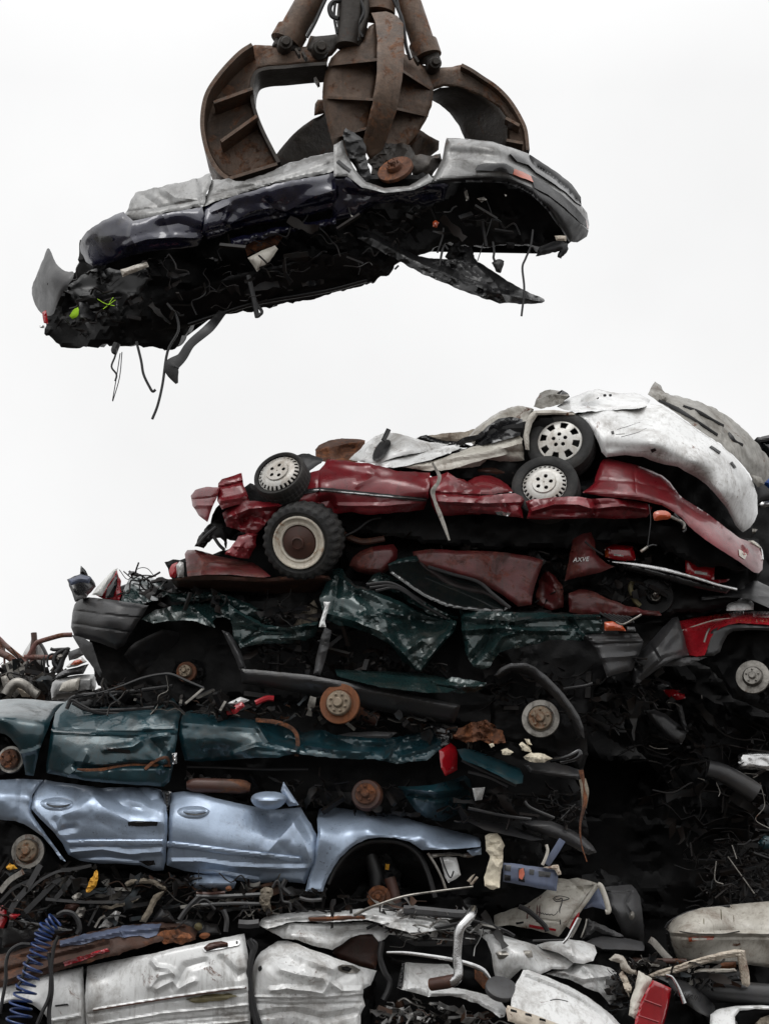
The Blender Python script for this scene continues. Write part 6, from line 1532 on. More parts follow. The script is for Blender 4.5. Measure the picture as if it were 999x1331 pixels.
pl(cs, 'side_box', m_white, [(556, 384), (570, 378), (640, 382), (706, 384), (730, 408), (748, 430), (700, 446), (645, 462), (642, 490), (600, 478), (556, 466), (540, 460)], y=[(556, 384, .05), (706, 386, .15), (740, 430, .0), (556, 464, -.05), (640, 485, -.06)], n=.015, ns=.2, sk=.1, cr=[([(570, 380), (566, 466)], .03, 8), ([(566, 470), (600, 456), (640, 470)], .03, 14)])
pl(cs, 'side_box_edge', m_black, [(540, 460), (546, 420), (556, 384), (566, 380), (560, 420), (556, 466)], y=-.06, n=0, sk=.03)
pl(cs, 'sill', m_white, [(640, 490), (642, 464), (700, 458), (762, 466), (810, 478), (850, 488), (880, 510), (896, 530), (886, 554), (872, 560), (850, 540), (800, 512), (740, 492), (700, 486)], y=[(640, 475, -.1), (880, 530, -.1), (760, 465, .0)], n=.02, ns=.14, sk=.08, rag=.6, cr=[([(650, 478), (760, 480), (870, 530)], .03, 12)])
pl(cs, 'front_fender', m_whited, [(756, 262), (790, 264), (860, 284), (930, 304), (1002, 325), (1060, 344), (1130, 366), (1090, 400), (1040, 400), (1000, 420), (960, 400), (940, 400), (912, 428), (884, 448), (866, 444), (856, 420), (850, 390), (846, 352), (830, 310), (800, 282)], y=[(770, 264, .25), (1000, 326, .2), (860, 400, -.06), (950, 350, -.1), (1110, 366, .1), (880, 445, -.02)], n=.012, ns=.3, sk=.12, cr=[([(800, 276), (920, 330), (1060, 380)], .03, 30, 'g')])
v = pl(cs, 'vent_slot', m_steel, [(858, 348), (866, 342), (976, 338), (980, 362), (868, 368)], y=-.13, n=0, sk=.02)
pl(v, 'slot', m_tan, [(872, 350), (970, 346), (972, 354), (874, 360)], y=-.14, n=0, sk=.01)
litter('torn_debris', '', [(480, 190), (620, 205), (780, 225), (900, 275), (780, 320), (520, 300)], -.06, .15, 55, m_litterpale, (.03, .14), 57, .35, cs)
litter('torn_debris', '', [(480, 520), (640, 500), (860, 560), (900, 640), (480, 640)], -.1, .2, 90, m_litterpale, (.02, .1), 58, .25, cs)
view(520, 1130, 340)
pl(cs, 'crumpled_fender', m_whited, [(556, 402), (600, 380), (660, 364), (740, 362), (800, 376), (826, 390), (832, 440), (824, 500), (800, 520), (760, 470), (700, 450), (640, 420)], y=[(560, 400, .1), (800, 376, .2), (820, 500, .1), (700, 410, -.02)], n=.06, ns=.12, sk=.08, rag=.8, cr=[([(600, 390), (700, 420), (790, 410)], .05, 14), ([(700, 372), (760, 440), (800, 500)], .05, 12), ([(660, 370), (640, 410)], -.06, 24)])
pl(cs, 'crumpled_fender', m_white, [(520, 290), (560, 278), (640, 268), (700, 276), (740, 290), (750, 320), (736, 350), (700, 362), (660, 358), (630, 336), (600, 318), (540, 304)], y=[(530, 290, .15), (700, 278, .15), (740, 340, .0), (660, 355, -.05), (640, 300, .0)], n=.02, ns=.15, sk=.12, roll=(9, .05), cr=[([(650, 270), (656, 330)], .03, 12)])
for p, r, m in (([(505, 274), (560, 272), (640, 270)], .008, m_plastic), ([(620, 284), (640, 262), (652, 240), (680, 188)], .012, m_chrome), ([(690, 262), (706, 220), (712, 190)], .006, m_steel)):
    tube(cs, 'trim_strip', m, p, r, y=-.02)
pl(cs, 'broken_bracket', m_cream, [(796, 344), (820, 326), (850, 330), (866, 352), (880, 380), (900, 388), (902, 404), (870, 400), (844, 384), (836, 360), (806, 352)], y=-.05, n=.03, ns=.1, sk=.06, rag=1)
pl(cs, 'broken_bracket', m_tan, [(832, 400), (850, 388), (868, 420), (884, 450), (878, 492), (862, 470), (846, 440)], y=-.05, n=.04, ns=.08, sk=.06, rag=1.5)
litter('torn_debris', '', [(800, 380), (910, 400), (930, 460), (880, 540), (820, 560), (800, 480)], -.04, .2, 60, m_litter, (.02, .09), 55, .3, cs)
bl = pl(None, 'boot_lid', m_white, [(470, 384), (486, 384), (560, 412), (640, 446), (710, 484), (760, 520), (810, 560), (850, 605), (900, 690), (700, 740), (500, 700), (420, 560), (424, 490), (440, 440)], y=[(480, 386, -.15), (640, 448, -.15), (820, 570, -.15), (430, 500, -.4), (700, 700, -.55), (560, 500, -.3), (500, 690, -.55)], n=.004, ns=.5, sk=.05, roll=(4, .02),
        cr=[([(482, 398), (600, 442), (700, 492), (780, 548), (850, 630)], .03, 12), ([(476, 412), (590, 455), (690, 506), (770, 566), (830, 630)], -.02, 7)])
tag(bl, 'flat white boot lid with a raised double edge lying at the bottom', 'boot lid')
tube(bl, 'scratch', m_plastic, [(572, 502), (600, 498), (640, 506)], .004, y=on(bl, .002), flat=.3)
pl(bl, 'rusty_edge', m_tan, [(402, 540), (410, 520), (440, 530), (520, 560), (600, 590), (700, 640), (600, 640), (410, 580)], y=[(410, 540, -.48), (600, 600, -.52), (500, 620, -.55)], n=.01, sk=.05)
for x, y0 in ((420, 534), (476, 548), (530, 568)):
    pl(bl, 'slot', m_black, [(x, y0), (x + 24, y0 + 6), (x + 26, y0 + 16), (x, y0 + 10)], y=-.56, n=0, sk=.01)
dk = lathe_geo([(.002, .02), (.10, .02), (.115, .012), (.118, 0), (.112, -.03)], frame(P(*T([(386, 456)])[0], -.3), 14, 50), 48)
tag(mesh_obj('round_cap', [dk], m_greyplastic, None, angle=30), 'grey round cap lying between the white sill and boot lid', 'cap')
tl = pl(None, 'tail_light', m_redlens, [(962, 424), (980, 430), (1035, 456), (1024, 520), (1006, 591), (980, 640), (890, 630), (896, 580), (920, 500)], y=[(965, 426, -.2), (1035, 458, -.05), (900, 600, -.3), (1000, 600, -.12)], n=.008, ns=.15, sk=.1, roll=(4, .03))
tag(tl, 'big red tail light lens at the end of the crumpled white fender', 'tail light')
pl(tl, 'lamp_housing', m_cream, [(908, 390), (930, 396), (962, 420), (924, 498), (898, 574), (870, 560), (880, 500), (900, 440)], y=[(910, 395, -.1), (960, 420, -.12), (890, 570, -.2)], n=.03, ns=.1, sk=.06, rag=1)
for p in ([(930, 500), (996, 524)], [(908, 560), (985, 585)]):
    tube(tl, 'lens_rib', m_redlens, p, .006, y=on(tl, .003))
view(300, 1100, 400)
cp = tube(None, 'bent_pipe', m_chrome, [(785, 206, -.15), (776, 226, -.25), (758, 248, -.3), (742, 270, -.32), (736, 310, -.32), (734, 360, -.32), (738, 400, -.32), (736, 425, -.32), (722, 438, -.3), (690, 442, -.25), (655, 448, -.2)], [.035, .04, .036, .036, .034, .032, .034, .036, .04, .045, .04], seg=14)
tag(cp, 'bent shiny chrome pipe standing up in front of the cream shell', 'pipe')
mesh_obj('rusty_end', [tube_geo(wp([(728, 434, -.3), (700, 442, -.27), (650, 450, -.2)]), [.043, .048, .046], 14)], m_brownrim, cp)
an = tube(None, 'antenna_rod', m_steel, [(400, 225, -.1), (440, 205, -.15), (480, 190, -.2), (560, 164, -.2), (660, 148, -.2), (786, 132, -.2)], [.012, .012, .01, .009, .008, .007], seg=7)
tag(an, 'thin steel rod lying across the sedan wheel arch', 'rod')

# ================================================================== cream van behind, pinstriped
view(650, 1130, 200)
vn = thing('crushed_car', 'cream van side with red pinstripes and scratched script beside a grey bumper', 'van', 730, 1260, .9)
core(vn, 'crushed_body', m_core, [(640, 0), (0, 300), (0, 560), (880, 560), (930, 400), (900, 180), (830, 100)], y=1.0, depth=1.2, dy=0)
o = pl(vn, 'side_panel', m_cream, [(-40, 300), (60, 262), (160, 236), (260, 170), (330, 110), (372, 60), (440, 64), (500, 56), (580, 74), (630, 96), (600, 120), (560, 170), (520, 240), (470, 310), (430, 372), (376, 438), (300, 415), (180, 384), (60, 366), (-40, 372)], y=[(0, 300, .7), (400, 70, .75), (620, 96, .65), (376, 430, .5), (0, 360, .6), (300, 250, .45)], n=.015, ns=.2, sk=.15, rag=.6, cr=[([(0, 320), (200, 318), (380, 340)], -.02, 8), ([(380, 90), (500, 110), (600, 100)], .04, 20), ([(440, 70), (540, 150), (590, 110)], -.03, 24)])
for p in ([(262, 180), (256, 260), (252, 350)], [(190, 240), (176, 300), (170, 380)], [(246, 190), (240, 260), (236, 345)]):
    tube(o, 'pinstripe', m_maroon, p, .006, y=on(o, .002), flat=.25)
pl(o, 'red_stripe', m_redb, [(186, 358), (260, 372), (362, 390), (360, 404), (260, 392), (186, 378)], y=on(o, .008), n=0, sk=.01)
tube(o, 'script', m_plastic, [(236, 276), (246, 282), (258, 280), (264, 290), (274, 284), (282, 294), (292, 289), (300, 296), (310, 291), (320, 299), (330, 292), (342, 300), (354, 296), (364, 288), (374, 272)], .0028, y=on(o, .002), k=4, flat=.4)
tube(o, 'emblem', m_plastic, [(340, 190), (360, 210), (400, 206), (446, 192), (420, 180), (380, 174), (350, 186), (370, 200), (400, 190), (396, 230), (384, 270), (390, 360)], .0045, y=on(o, .002), k=4, flat=.4)
pl(o, 'vent_slit', m_black, [(100, 346), (150, 338), (152, 350), (104, 360)], y=on(o, .008), n=0, sk=.01)
tube(vn, 'cable', m_plastic, [(120, 240), (180, 270), (240, 320), (290, 370), (306, 404)], .02, y=.35)
w_ = pl(vn, 'corner_window', m_bluegrey, [(540, 262), (570, 200), (600, 140), (630, 104), (660, 160), (684, 220), (696, 270), (650, 256), (600, 244)], y=[(545, 260, .5), (630, 106, .6), (690, 270, .45)], n=.02, ns=.2, sk=.04)
tube(w_, 'window_surround', m_cream, [(630, 98), (652, 112), (676, 170), (694, 230), (702, 272), (682, 280)], .022, y=.42, seg=8)
tube(w_, 'window_surround', m_cream, [(632, 98), (600, 140), (560, 200), (500, 280), (440, 380)], .02, y=.5, seg=8)
pl(vn, 'tail_light', m_redlens, [(450, 380), (470, 340), (500, 290), (514, 276), (510, 320), (480, 360), (456, 392)], y=.42, n=0, sk=.04)
tube(vn, 'window_surround', m_steel, [(514, 316), (490, 370), (452, 440)], .02, y=.38, seg=6, flat=.4)
pl(vn, 'inner_trim', m_greyplastic, [(570, 320), (590, 340), (680, 370), (780, 420), (800, 440), (700, 430), (620, 400), (560, 440), (530, 460)], y=.6, n=.04, ns=.1, sk=.05, rag=1)
pl(vn, 'bumper', m_greyplastic, [(660, 120), (740, 108), (850, 100), (880, 130), (906, 176), (920, 260), (932, 400), (936, 540), (900, 540), (880, 470), (800, 440), (740, 300), (690, 240), (700, 190)], y=[(670, 120, .7), (860, 105, .8), (930, 500, 1.1), (700, 220, .6), (850, 300, .65)], n=.01, sk=.12, roll=(9, .06), cr=[([(690, 150), (860, 150)], -.02, 8), ([(850, 140), (810, 220), (850, 310)], -.03, 14)])
pl(vn, 'tow_eye', m_steel, [(834, 290), (850, 272), (868, 280), (868, 320), (850, 336), (836, 320)], y=.55, n=0, sk=.03, sm=1)
gf = pl(None, 'grey_cushion', m_greyplastic, [(560, 470), (600, 450), (660, 434), (740, 440), (840, 452), (920, 470), (934, 500), (930, 530), (800, 524), (660, 520), (610, 496)], y=[(570, 470, .35), (740, 436, .6), (930, 500, .5), (750, 515, .25)], n=.01, ns=.3, sk=.1, roll=(9, .06))
tag(gf, 'smooth grey flap lying below the van bumper', 'panel')

# ================================================================== white lorry door, frame and bumper, right
view(700, 1000, 299)
td = thing('crushed_truck', 'cream truck body with one amber marker lamp at the right edge', 'truck', 950, 1300, 1.0)
core(td, 'crushed_body', m_core, [(560, 690), (700, 620), (1100, 590), (1100, 1250), (800, 1250), (600, 850)], y=1.1, depth=1.3, dy=0)
o = pl(td, 'side_panel', m_cream, [(546, 688), (570, 664), (602, 640), (650, 620), (702, 604), (770, 596), (842, 588), (920, 580), (1100, 566), (1100, 860), (1000, 862), (958, 856), (920, 852), (880, 850), (780, 846), (680, 842), (604, 832), (590, 800), (578, 768), (572, 730), (566, 706)], y=[(550, 690, .9), (840, 592, .85), (1090, 575, .8), (570, 700, .65), (1000, 700, .58), (590, 810, .75), (1000, 850, .72), (800, 650, .62), (800, 760, .66)], n=.01, ns=.3, sk=.15, roll=(5, .03), cr=[([(566, 708), (700, 720), (840, 712), (1000, 716)], .03, 12), ([(572, 724), (700, 734), (850, 728), (1000, 730)], -.025, 10), ([(700, 800), (840, 760), (1000, 770)], -.03, 40, 'g')])
pl(o, 'marker_lamp', m_orange, [(648, 732), (700, 726), (762, 728), (756, 742), (700, 745), (652, 750)], y=on(o, .012), n=0, sk=.02)
pl(o, 'marker_lens', m_cream, [(664, 735), (700, 732), (730, 734), (728, 742), (700, 743), (666, 746)], y=on(o, .02), n=0, sk=.01)
for p in ([(712, 612), (716, 660), (714, 706)], [(790, 610), (792, 650), (788, 700)], [(836, 600), (846, 650), (842, 690)]):
    tube(o, 'drip_stain', m_olive, p, .004, y=on(o, .001), flat=.25)
tube(o, 'seam_crack', m_plastic, [(560, 690), (620, 706), (700, 716), (800, 716), (870, 704)], .008, y=on(o, .003), flat=.4)
tube(td, 'roof_edge', m_plastic, [(548, 690), (570, 662), (640, 625), (720, 606), (830, 594)], .01, y=.8)
pl(td, 'door_edge', m_core, [(548, 690), (562, 706), (572, 770), (596, 830), (570, 820), (556, 760)], y=.68, n=.02, sk=.1)
fr = pl(None, 'door_frame', m_tan, [(474, 894), (520, 874), (620, 846), (700, 818), (780, 798), (850, 782), (896, 788), (900, 820), (912, 880), (918, 936), (905, 946), (882, 936), (872, 880), (862, 816), (800, 824), (720, 846), (620, 880), (520, 912), (486, 912)], y=[(480, 900, .2), (700, 830, .2), (870, 790, .25), (900, 940, .3)], n=.008, ns=.2, sk=.08, roll=(4, .025), cr=[([(500, 900), (700, 835), (880, 800), (890, 930)], -.015, 7)])
tag(fr, 'bent tan door frame corner in front of the cream truck', 'door frame')
pl(fr, 'rusty_plate', m_rustdisc, [(774, 850), (800, 840), (856, 836), (856, 862), (800, 870), (776, 866)], y=.35, n=.01, sk=.03)
pl(fr, 'cross_rail', m_cream, [(672, 878), (700, 868), (850, 866), (860, 878), (780, 884), (676, 888)], y=.25, n=.01, sk=.04)
tube(fr, 'cross_rail', m_greyplastic, [(700, 905), (780, 896), (870, 890)], .04, y=.35, seg=8)
bp = pl(None, 'bumper', m_bumper, [(496, 902), (530, 892), (590, 894), (650, 930), (702, 968), (740, 1000), (766, 1030), (766, 1060), (744, 1084), (690, 1054), (640, 1024), (600, 980), (560, 930), (520, 910)], y=[(500, 902, .1), (600, 896, .3), (766, 1040, .5), (640, 1020, .0), (740, 1080, .2), (660, 970, .02)], n=.006, sk=.15, roll=(7, .05))
tag(bp, 'dark grey curved bumper with small raised letters behind the red tail light', 'bumper')
q = T([(640, 986)])[0]
mesh_obj('raised_lettering', [text_geo('TOUAIN', Matrix.Translation(Vector(P(q[0], q[1], on(bp, .006)(q[0], q[1])))) @ Matrix.Rotation(R(14), 4, 'Y') @ Matrix.Rotation(R(90), 4, 'X'), .055)], m_black, bp)
tube(bp, 'trim_strip', m_chrome, [(552, 893), (580, 905), (606, 950), (622, 990), (632, 1018)], [.006, .008, .012, .014, .016], y=-.02, flat=.5)
pi = tube(None, 'fat_pipe', m_bumper, [(690, 948, .5), (800, 966, .5), (1100, 990, .5)], .085, seg=20)
tag(pi, 'thick dark pipe lying under the tan door frame', 'pipe')
wl = pl(None, 'white_lamp_shell', m_white, [(744, 1066), (770, 1046), (820, 1034), (866, 1028), (940, 1026), (1100, 1028), (1100, 1050), (940, 1042), (870, 1050), (850, 1076), (860, 1160), (760, 1160), (742, 1110)], y=[(750, 1060, .2), (860, 1030, .25), (1090, 1035, .3), (760, 1110, .12)], n=.015, ns=.2, sk=.12, roll=(5, .03))
tag(wl, 'broken white bumper shell in the bottom right corner', 'bumper')
pl(wl, 'foam_insert', m_rope, [(940, 1106), (960, 1080), (1000, 1066), (1100, 1060), (1100, 1160), (930, 1160)], y=.3, n=.05, ns=.1, sk=.1, rag=1)
pl(wl, 'strut', m_greyplastic, [(790, 1080), (840, 1076), (862, 1100), (866, 1160), (800, 1160)], y=.2, n=.02, sk=.05)
pl(wl, 'backing', m_core, [(750, 1050), (1100, 1036), (1100, 1200), (750, 1200)], y=.5, n=.04, sk=.4)
tube(wl, 'loose_bar', m_brownrim, [(404, 830, .5), (470, 834, .5), (560, 834, .5), (640, 836, .5)], .022, seg=8)
tube(wl, 'loose_bar', m_steel, [(480, 740, .6), (500, 754, .6), (540, 800, .6), (570, 830, .6)], .03, seg=6, flat=.4)
litter('scrap_litter', 'broken brackets and strips between the white wrecks and the tan frame', [(400, 830), (640, 830), (700, 870), (860, 890), (860, 940), (640, 920), (480, 900), (400, 870)], .2, .5, 50, m_litter, (.03, .13), 61, .3)

# ================================================================== right-hand pile
view(600, 680, 399)
rr = thing('crushed_car', 'bright red car corner with grey wheel arch at the right edge', 'car', 930, 930, .8)
core(rr, 'crushed_body', m_core, [(720, 320), (840, 300), (1150, 290), (1150, 640), (1000, 620), (880, 560), (820, 470), (740, 430)], y=.95, depth=1.3, dy=5)
o = pl(rr, 'front_fender', m_redb, [(704, 320), (770, 306), (842, 294), (920, 288), (1140, 282), (1140, 332), (1000, 332), (952, 328), (900, 325), (870, 330), (842, 340), (822, 354), (810, 372), (800, 402), (790, 430), (764, 434), (740, 430), (730, 400), (724, 370)], y=[(710, 322, .75), (842, 296, .9), (1130, 286, .95), (770, 400, .5), (1100, 325, .6), (850, 325, .56), (740, 420, .52)], n=.008, ns=.25, sk=.12, cr=[([(712, 350), (790, 322), (850, 312), (1000, 310)], .02, 8), ([(850, 320), (940, 314), (1100, 312)], -.02, 10)])
tube(o, 'pinstripe', m_cream, [(714, 350), (760, 334), (806, 320), (850, 312), (1000, 306)], .005, y=on(o, .003), flat=.3)
for row, (x0, y0, nchar) in enumerate(((806, 302, 12), (892, 318, 10))):
    for k in range(nchar):
        if k % 6 == 5:
            continue
        x = x0 + k * 10.5
        yy = y0 - (k * 1.1 if row == 0 else 0)
        rnd = random.Random(row * 50 + k)
        tube(o, 'chalk_mark', m_orange, [(x + rnd.uniform(0, 6), yy + rnd.uniform(-6, 6)) for _ in range(4)], .0035, y=on(o, .003), k=4, seg=5, flat=.4)
pl(rr, 'wheel_arch', m_bumper, [(786, 432), (792, 400), (800, 366), (816, 346), (850, 332), (910, 330), (1140, 336), (1140, 352), (1000, 350), (930, 348), (880, 352), (862, 366), (848, 394), (838, 420), (820, 432)], y=[(790, 430, .45), (850, 334, .5), (1130, 345, .52), (840, 400, .5)], n=.008, sk=.2, roll=(5, .03))
tube(rr, 'trim_strip', m_steel, [(806, 342), (796, 362), (788, 388)], .009, y=.4)
pl(rr, 'mudflap', m_greyplastic, [(650, 448), (700, 436), (742, 436), (800, 434), (772, 446), (738, 462), (712, 468)], y=.4, n=.03, ns=.12, sk=.05, rag=1)
hub(rr, 946, 500, 55, .65, -16, 6, m_steel, m_steel, 5, inner=.55)
pl(rr, 'suspension', m_core, [(900, 450), (980, 440), (1100, 440), (1100, 600), (960, 590), (890, 540)], y=.9, n=.06, ns=.1, rag=2, sk=.1)
b = pl(None, 'bumper', m_bumper, [(596, 404), (620, 376), (652, 340), (684, 308), (702, 304), (712, 336), (726, 380), (738, 430), (712, 436), (684, 446), (650, 466), (620, 488), (588, 512), (562, 532), (548, 500), (542, 446), (566, 430)], y=[(600, 404, .35), (690, 310, .5), (735, 430, .4), (556, 520, .3), (640, 420, .2)], n=.03, ns=.15, sk=.15, roll=(6, .04), cr=[([(560, 470), (640, 400), (700, 320)], .04, 20), ([(550, 450), (580, 480)], -.04, 10), ([(580, 510), (660, 440), (730, 420)], -.03, 14), ([(610, 392), (640, 440)], -.02, 8)])
tag(b, 'scuffed charcoal bumper end standing on edge left of the bright red fender', 'bumper')
f = pl(None, 'foam_lump', m_foam, [(860, 286), (862, 268), (874, 254), (892, 248), (918, 247), (940, 252), (950, 264), (950, 282)], y=[(870, 280, .6), (905, 250, .75), (945, 280, .62)], n=.015, ns=.1, sk=.15, roll=(8, .06))
f.data.materials[0] = m_white
tag(f, 'white rounded foam lump sitting on the bright red fender', 'foam')
bb = pl(None, 'bumper', m_plastic, [(768, 240), (780, 230), (850, 222), (894, 216), (902, 198), (930, 190), (962, 188), (1000, 206), (1140, 230), (1140, 290), (1000, 276), (930, 246), (862, 240), (778, 252)], y=[(770, 242, .7), (930, 192, .9), (1130, 240, .95), (900, 240, .6)], n=.012, ns=.25, sk=.12, cr=[([(780, 240), (900, 228), (1000, 240), (1120, 262)], .04, 12), ([(905, 205), (1000, 222)], -.02, 8)])
tag(bb, 'black plastic bumper lying above the white foam lump', 'bumper')
view(960, 540, 39)
tag(pl(None, 'blue_tarp', m_tarp, [(800, 2140), (860, 2100), (1200, 2080), (1200, 2420), (1000, 2440), (820, 2300)], y=1.4, n=.03, ns=.1, sk=.3), 'blue sheet corner showing behind the end of the red bumper', 'sheet')
view(960, 540, 39)
bt = thing('crushed_truck', 'grey truck cab glimpsed behind the white tailgate at the right edge', 'truck', 998, 760, 2.0)
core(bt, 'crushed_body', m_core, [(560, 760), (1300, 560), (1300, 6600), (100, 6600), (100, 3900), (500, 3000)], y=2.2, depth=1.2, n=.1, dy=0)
pl(bt, 'cab_roof', m_greyplastic, [(580, 780), (760, 700), (1300, 600), (1300, 780), (900, 860), (700, 900)], y=2.0, n=.01, sk=.5)
pl(bt, 'side_panel', m_greyplastic, [(520, 2200), (620, 2080), (700, 2000), (1300, 1940), (1300, 2760), (900, 2800), (640, 2880)], y=1.9, n=.02, sk=.1)
pl(bt, 'side_window', m_glass, [(720, 900), (940, 840), (1300, 780), (1300, 1900), (1010, 1360), (820, 1060)], y=2.05, n=.01, sk=.05)
pl(bt, 'lamp', m_chrome, [(630, 2980), (760, 2880), (1300, 2800), (1300, 3000), (1000, 3040), (700, 3080)], y=1.6, n=.02, sk=.1)
pl(bt, 'lamp', m_steel, [(240, 3860), (400, 3760), (620, 3800), (560, 3900), (420, 3960), (380, 4060), (280, 3980)], y=1.4, n=.02, sk=.1)
view(700, 760, 299)
vs = thing('crushed_car', 'shade-darkened wreck deep in the shadowed gap with a silver plate at its end', 'car', 950, 1100, 1.6)
core(vs, 'crushed_body', m_core, [(330, 420), (600, 440), (900, 560), (1100, 600), (1100, 1100), (950, 1150), (700, 1050), (500, 800), (380, 640)], y=1.5, depth=1.2, n=.16, ns=.2, dy=5)  # shade of the gap put into the core's near-black colour
pl(vs, 'silver_plate', m_chrome, [(864, 742), (880, 732), (902, 726), (1100, 730), (1100, 812), (960, 806), (866, 800)], y=1.1, n=.02, ns=.12, sk=.05)
pl(vs, 'door_slot', m_black, [(942, 786), (964, 786), (964, 794), (942, 794)], y=1.04, n=0, sk=.01)
tube(vs, 'exhaust_pipe', m_bumper, [(732, 800, 1.0), (800, 820, 1.0), (880, 866, 1.0), (944, 908, 1.0)], [.07, .075, .08, .08], seg=16)
pl(vs, 'bumper', m_bumper, [(456, 548), (500, 542), (548, 560), (600, 600), (642, 644), (634, 670), (618, 694), (580, 680), (530, 640), (484, 594)], y=1.0, n=.01, sk=.1, roll=(7, .05))
pl(vs, 'torn_panel', m_redlens, [(540, 464), (580, 452), (630, 470), (640, 492), (600, 502), (560, 490)], y=1.1, n=.04, ns=.1, sk=.05, rag=1.5)
pl(vs, 'torn_panel', m_bumper, [(590, 510), (620, 524), (650, 640), (630, 640), (600, 540)], y=1.05, n=.02, sk=.05)
for k, p in enumerate(([(706, 480), (708, 495)], [(770, 860), (786, 900), (780, 920)], [(690, 840), (720, 850)], [(890, 820), (950, 826), (930, 840)], [(480, 700), (510, 712), (560, 712)], [(960, 860), (980, 960), (940, 1020), (1000, 1060)], [(560, 512), (590, 516), (610, 530)])):
    tube(vs, 'bright_wire', m_steel, p, .0035, y=1.0)
litter('scrap_litter', 'shade-darkened broken scrap spilling down the shadowed gap', [(330, 430), (760, 470), (1040, 640), (1040, 1400), (760, 1400), (560, 1000), (380, 700)], 1.1, 1.5, 120, m_litterdark, (.05, .25), 71, .45)
view(700, 1000, 299)
litter('scrap_litter', 'tangled wires and twigs above the cream truck body', [(740, 330), (1040, 240), (1040, 580), (700, 600)], .9, 1.2, 120, m_litterdark, (.03, .12), 73, .7)
tag(pl(None, 'teal_fragment', m_teal, [(950, 320), (980, 290), (1040, 286), (1040, 340), (970, 350)], y=1.0, n=.03, sk=.05, rag=1), 'small teal sheet fragment among the wires above the truck', 'fragment')
for p in ([(820, 380), (870, 450), (935, 540)], [(838, 330), (852, 370), (858, 390)], [(770, 400), (764, 480), (800, 500)]):
    tag(tube(None, 'loose_wire', m_steel, p, .005, y=.85), 'thin pale wire sticking out of the tangle above the truck', 'wire', 'pale wires above the truck')

# ================================================================== stacks filling the back of the gap, deep shade put into their colour
view(0, 0, 999)
bk = [((600, 860, 1100, 990), 3.2, m_core, 'shade-darkened flattened car high at the back of the dark gap'),
      ((610, 960, 1100, 1080), 3.3, m_core, 'shade-darkened flattened car in the middle of the dark gap'),
      ((600, 1060, 1100, 1190), 3.2, m_core, 'shade-darkened flattened car low in the dark gap'),
      ((560, 1170, 1100, 1440), 3.3, m_core, 'shade-darkened flattened cars foot of the dark gap behind the white wrecks'),
      ((680, 760, 1100, 890), 3.1, m_core, 'shade-darkened flattened car at the top of the dark gap behind the bumper end')]
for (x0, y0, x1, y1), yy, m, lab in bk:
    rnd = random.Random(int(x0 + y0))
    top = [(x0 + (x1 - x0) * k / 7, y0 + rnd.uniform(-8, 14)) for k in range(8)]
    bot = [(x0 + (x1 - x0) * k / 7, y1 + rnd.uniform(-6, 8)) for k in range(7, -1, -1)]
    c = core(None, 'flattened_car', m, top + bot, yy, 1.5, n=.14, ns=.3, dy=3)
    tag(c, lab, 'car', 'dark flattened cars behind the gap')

# ================================================================== distant scrap heap on the left
view(0, 820, 130)
hp = core(None, 'scrap_heap', m_litter, [(-400, 560), (-200, 500), (-60, 470), (60, 560), (160, 600), (300, 590), (420, 640), (560, 620), (820, 600), (1100, 560), (1300, 800), (1300, 1400), (-400, 1400)], 6.5, 2.0, n=.35, ns=.5, step=4, rag=3, dy=0)
tag(hp, 'heap of mixed scrap metal in the distance at the left edge', 'scrap heap')
rp = thing('bicycle_wreck', 'rust-red bicycle-like tube frame sticking out of the distant heap', 'frame', 40, 900, 6.0)
for p, r in (([(-60, 40), (0, 90), (60, 150), (240, 300), (330, 360), (480, 420)], .05), ([(-60, 200), (0, 220), (100, 270), (200, 370), (350, 490)], .07), ([(250, 300), (300, 230), (350, 140), (390, 110), (520, 70), (620, 45), (720, 40)], .045), ([(0, 110), (40, 180), (44, 300), (48, 410)], .02), ([(-20, 60), (20, 200), (60, 240)], .03), ([(150, 300), (260, 350), (290, 420)], .03), ([(120, 460), (220, 440), (350, 490)], .05), ([(60, 230), (150, 290), (330, 470)], .04), ([(240, 265), (340, 265), (470, 268), (540, 268)], .05)):
    tube(rp, 'frame_tube', m_frame, p, r * .6, y=6.0, seg=8)
sg = pl(None, 'warning_triangle', m_whited, [(206, 270), (250, 190), (300, 110), (338, 40), (380, 90), (430, 170), (480, 268), (440, 360), (300, 350), (220, 330)], y=6.3, n=.02, sk=.04)
tag(sg, 'pale triangular panel with a post standing behind the rusted tubes', 'panel')
tube(sg, 'post', m_brownrim, [(338, 20), (342, 100), (330, 180), (330, 350)], .035, y=6.25, seg=6)
tube(sg, 'border', m_greyplastic, [(390, 110), (430, 170), (470, 250)], .02, y=6.25)
pl(sg, 'plate', m_whited, [(108, 400), (140, 360), (200, 350), (210, 420), (150, 450), (112, 446)], y=6.4, n=.03, sk=.04)
hb_ = thing('bicycle_handlebar', 'black handlebar with brake lever poking up from the distant heap', 'handlebar', 80, 870, 5.9)
for p, r in (([(505, 180), (540, 190), (600, 186), (650, 184), (690, 180)], .035), ([(690, 190), (650, 230), (620, 290), (600, 360), (560, 420)], .06), ([(560, 240), (520, 232), (480, 262), (474, 330), (490, 360)], .022), ([(640, 190), (560, 240), (540, 320), (580, 380)], .05)):
    tube(hb_, 'tube', m_plastic, p, r * .55, y=5.9, seg=8)
pl(hb_, 'grip', m_plastic, [(650, 180), (672, 160), (706, 172), (704, 194), (672, 200)], y=5.85, n=.01, sk=.06, sm=1)
pl(hb_, 'bracket', m_steel, [(540, 330), (570, 220), (620, 210), (650, 250), (610, 330), (570, 400), (500, 410)], y=5.95, n=.08, ns=.08, sk=.08, rag=1.5)
cl_ = thing('parked_car', 'pale silver car corner with orange indicator rising above the distant heap', 'car', 90, 915, 3.0)
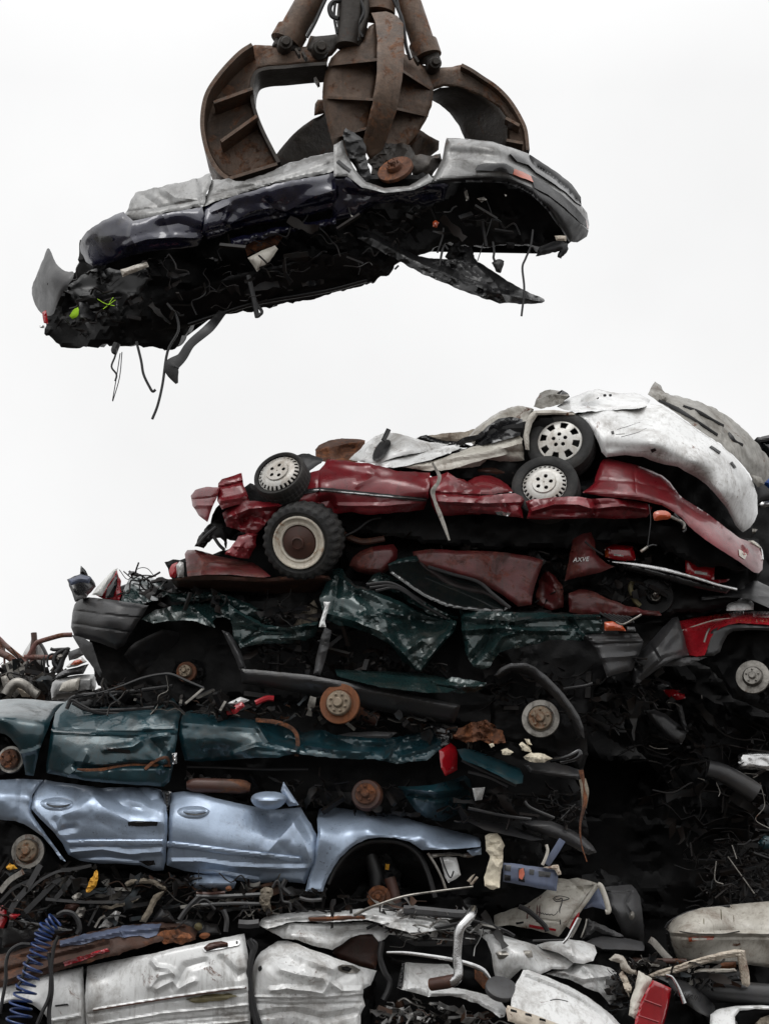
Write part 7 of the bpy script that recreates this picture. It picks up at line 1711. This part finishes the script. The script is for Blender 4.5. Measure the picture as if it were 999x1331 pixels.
pl(cl_, 'hood', m_greyplastic, [(680, 250), (690, 210), (790, 170), (840, 240), (760, 280), (690, 300)], y=3.0, n=.02, sk=.3)
pl(cl_, 'headlight', m_clear, [(660, 360), (690, 330), (760, 280), (820, 262), (870, 310), (780, 350), (680, 374)], y=2.95, n=.01, sk=.1)
pl(cl_, 'indicator', m_orange, [(700, 340), (740, 300), (800, 285), (832, 312), (780, 338)], y=2.9, n=0, sk=.04)
pl(cl_, 'bumper', m_greyplastic, [(540, 480), (580, 430), (640, 390), (780, 360), (890, 330), (830, 430), (700, 446), (600, 480)], y=2.95, n=.01, sk=.3, roll=(6, .08))
pl(cl_, 'bumper', m_silver, [(506, 600), (520, 520), (560, 480), (700, 452), (830, 438), (960, 430), (960, 560), (930, 640), (790, 660), (640, 680), (520, 690)], y=2.9, n=.02, sk=.4, roll=(8, .12))
pl(cl_, 'fog_lamp', m_cream, [(592, 600), (620, 520), (700, 490), (800, 470), (780, 590), (690, 610)], y=2.85, n=.01, sk=.05)
cr_ = thing('steel_hoop', 'grey steel hoop leaning at the foot of the distant heap', 'hoop', 30, 910, 5.0)
tube(cr_, 'hoop', m_steel, [(60, 640, 5), (110, 560, 5), (170, 520, 5), (240, 540, 5), (320, 600, 5), (380, 640, 5)], .055, seg=8)
pl(cr_, 'plate', m_tan, [(160, 560), (240, 560), (310, 620), (300, 660), (220, 660)], y=5.1, n=.03, sk=.1)
pl(cr_, 'engine_block', m_litter, [(360, 500), (480, 440), (530, 470), (500, 600), (420, 640), (380, 560)], y=5.0, n=.15, ns=.15, sk=.3, rag=2)
pl(cr_, 'canister', m_steel, [(10, 470), (60, 440), (120, 540), (60, 600), (30, 560)], y=5.0, n=.04, sk=.3)
litter('scrap_litter', 'tangle of rods and plates strewn over the distant heap', [(-60, 480), (100, 440), (240, 430), (520, 440), (560, 560), (500, 640), (-60, 640)], 5.4, 6.2, 110, m_litter, (.08, .3), 81, .35)

# ================================================================== broken bits between the layers of the stack
view(0, 0, 999)
litter('scrap_litter', 'broken trim and cables squeezed between green and teal wrecks', [(110, 880), (240, 900), (420, 905), (560, 930), (640, 945), (600, 965), (400, 940), (240, 925), (100, 915)], -.02, .3, 130, m_litter, (.02, .12), 91, .35)
litter('scrap_litter', 'broken trim squeezed between teal and ice-blue wrecks', [(230, 1005), (450, 1010), (600, 1040), (620, 1075), (420, 1050), (240, 1025)], .1, .35, 70, m_litterdark, (.02, .1), 92, .35)
litter('scrap_litter', 'shade-darkened scraps showing inside the crumpled green door', [(320, 770), (420, 790), (560, 860), (600, 875), (420, 875), (330, 870)], .1, .4, 130, m_litterdark, (.02, .11), 93, .35)
litter('scrap_litter', 'shade-darkened scraps under the red sedan sill', [(420, 690), (560, 700), (900, 700), (900, 780), (700, 780), (440, 720)], .45, .7, 120, m_litterdark, (.03, .14), 94, .3)
litter('scrap_litter', 'shade-darkened fragments below the dark green front bumper', [(640, 850), (760, 880), (860, 850), (850, 930), (760, 960), (640, 920)], .2, .6, 90, m_litterdark, (.03, .14), 95, .3)
rt = thing('red_toolbox', 'broken red plastic casing among trim above the teal rear door', 'casing', 300, 920, .05)
pl(rt, 'casing', m_redb, [(286, 924), (304, 918), (314, 912), (318, 918), (306, 928), (290, 930)], y=.02, n=.02, ns=.1, sk=.06)
pl(rt, 'lid', m_whited, [(296, 914), (312, 906), (324, 910), (310, 918)], y=.05, n=.01, sk=.02)
tube(rt, 'handle', m_redb, [(332, 914), (346, 908), (356, 908)], .022, y=.05)
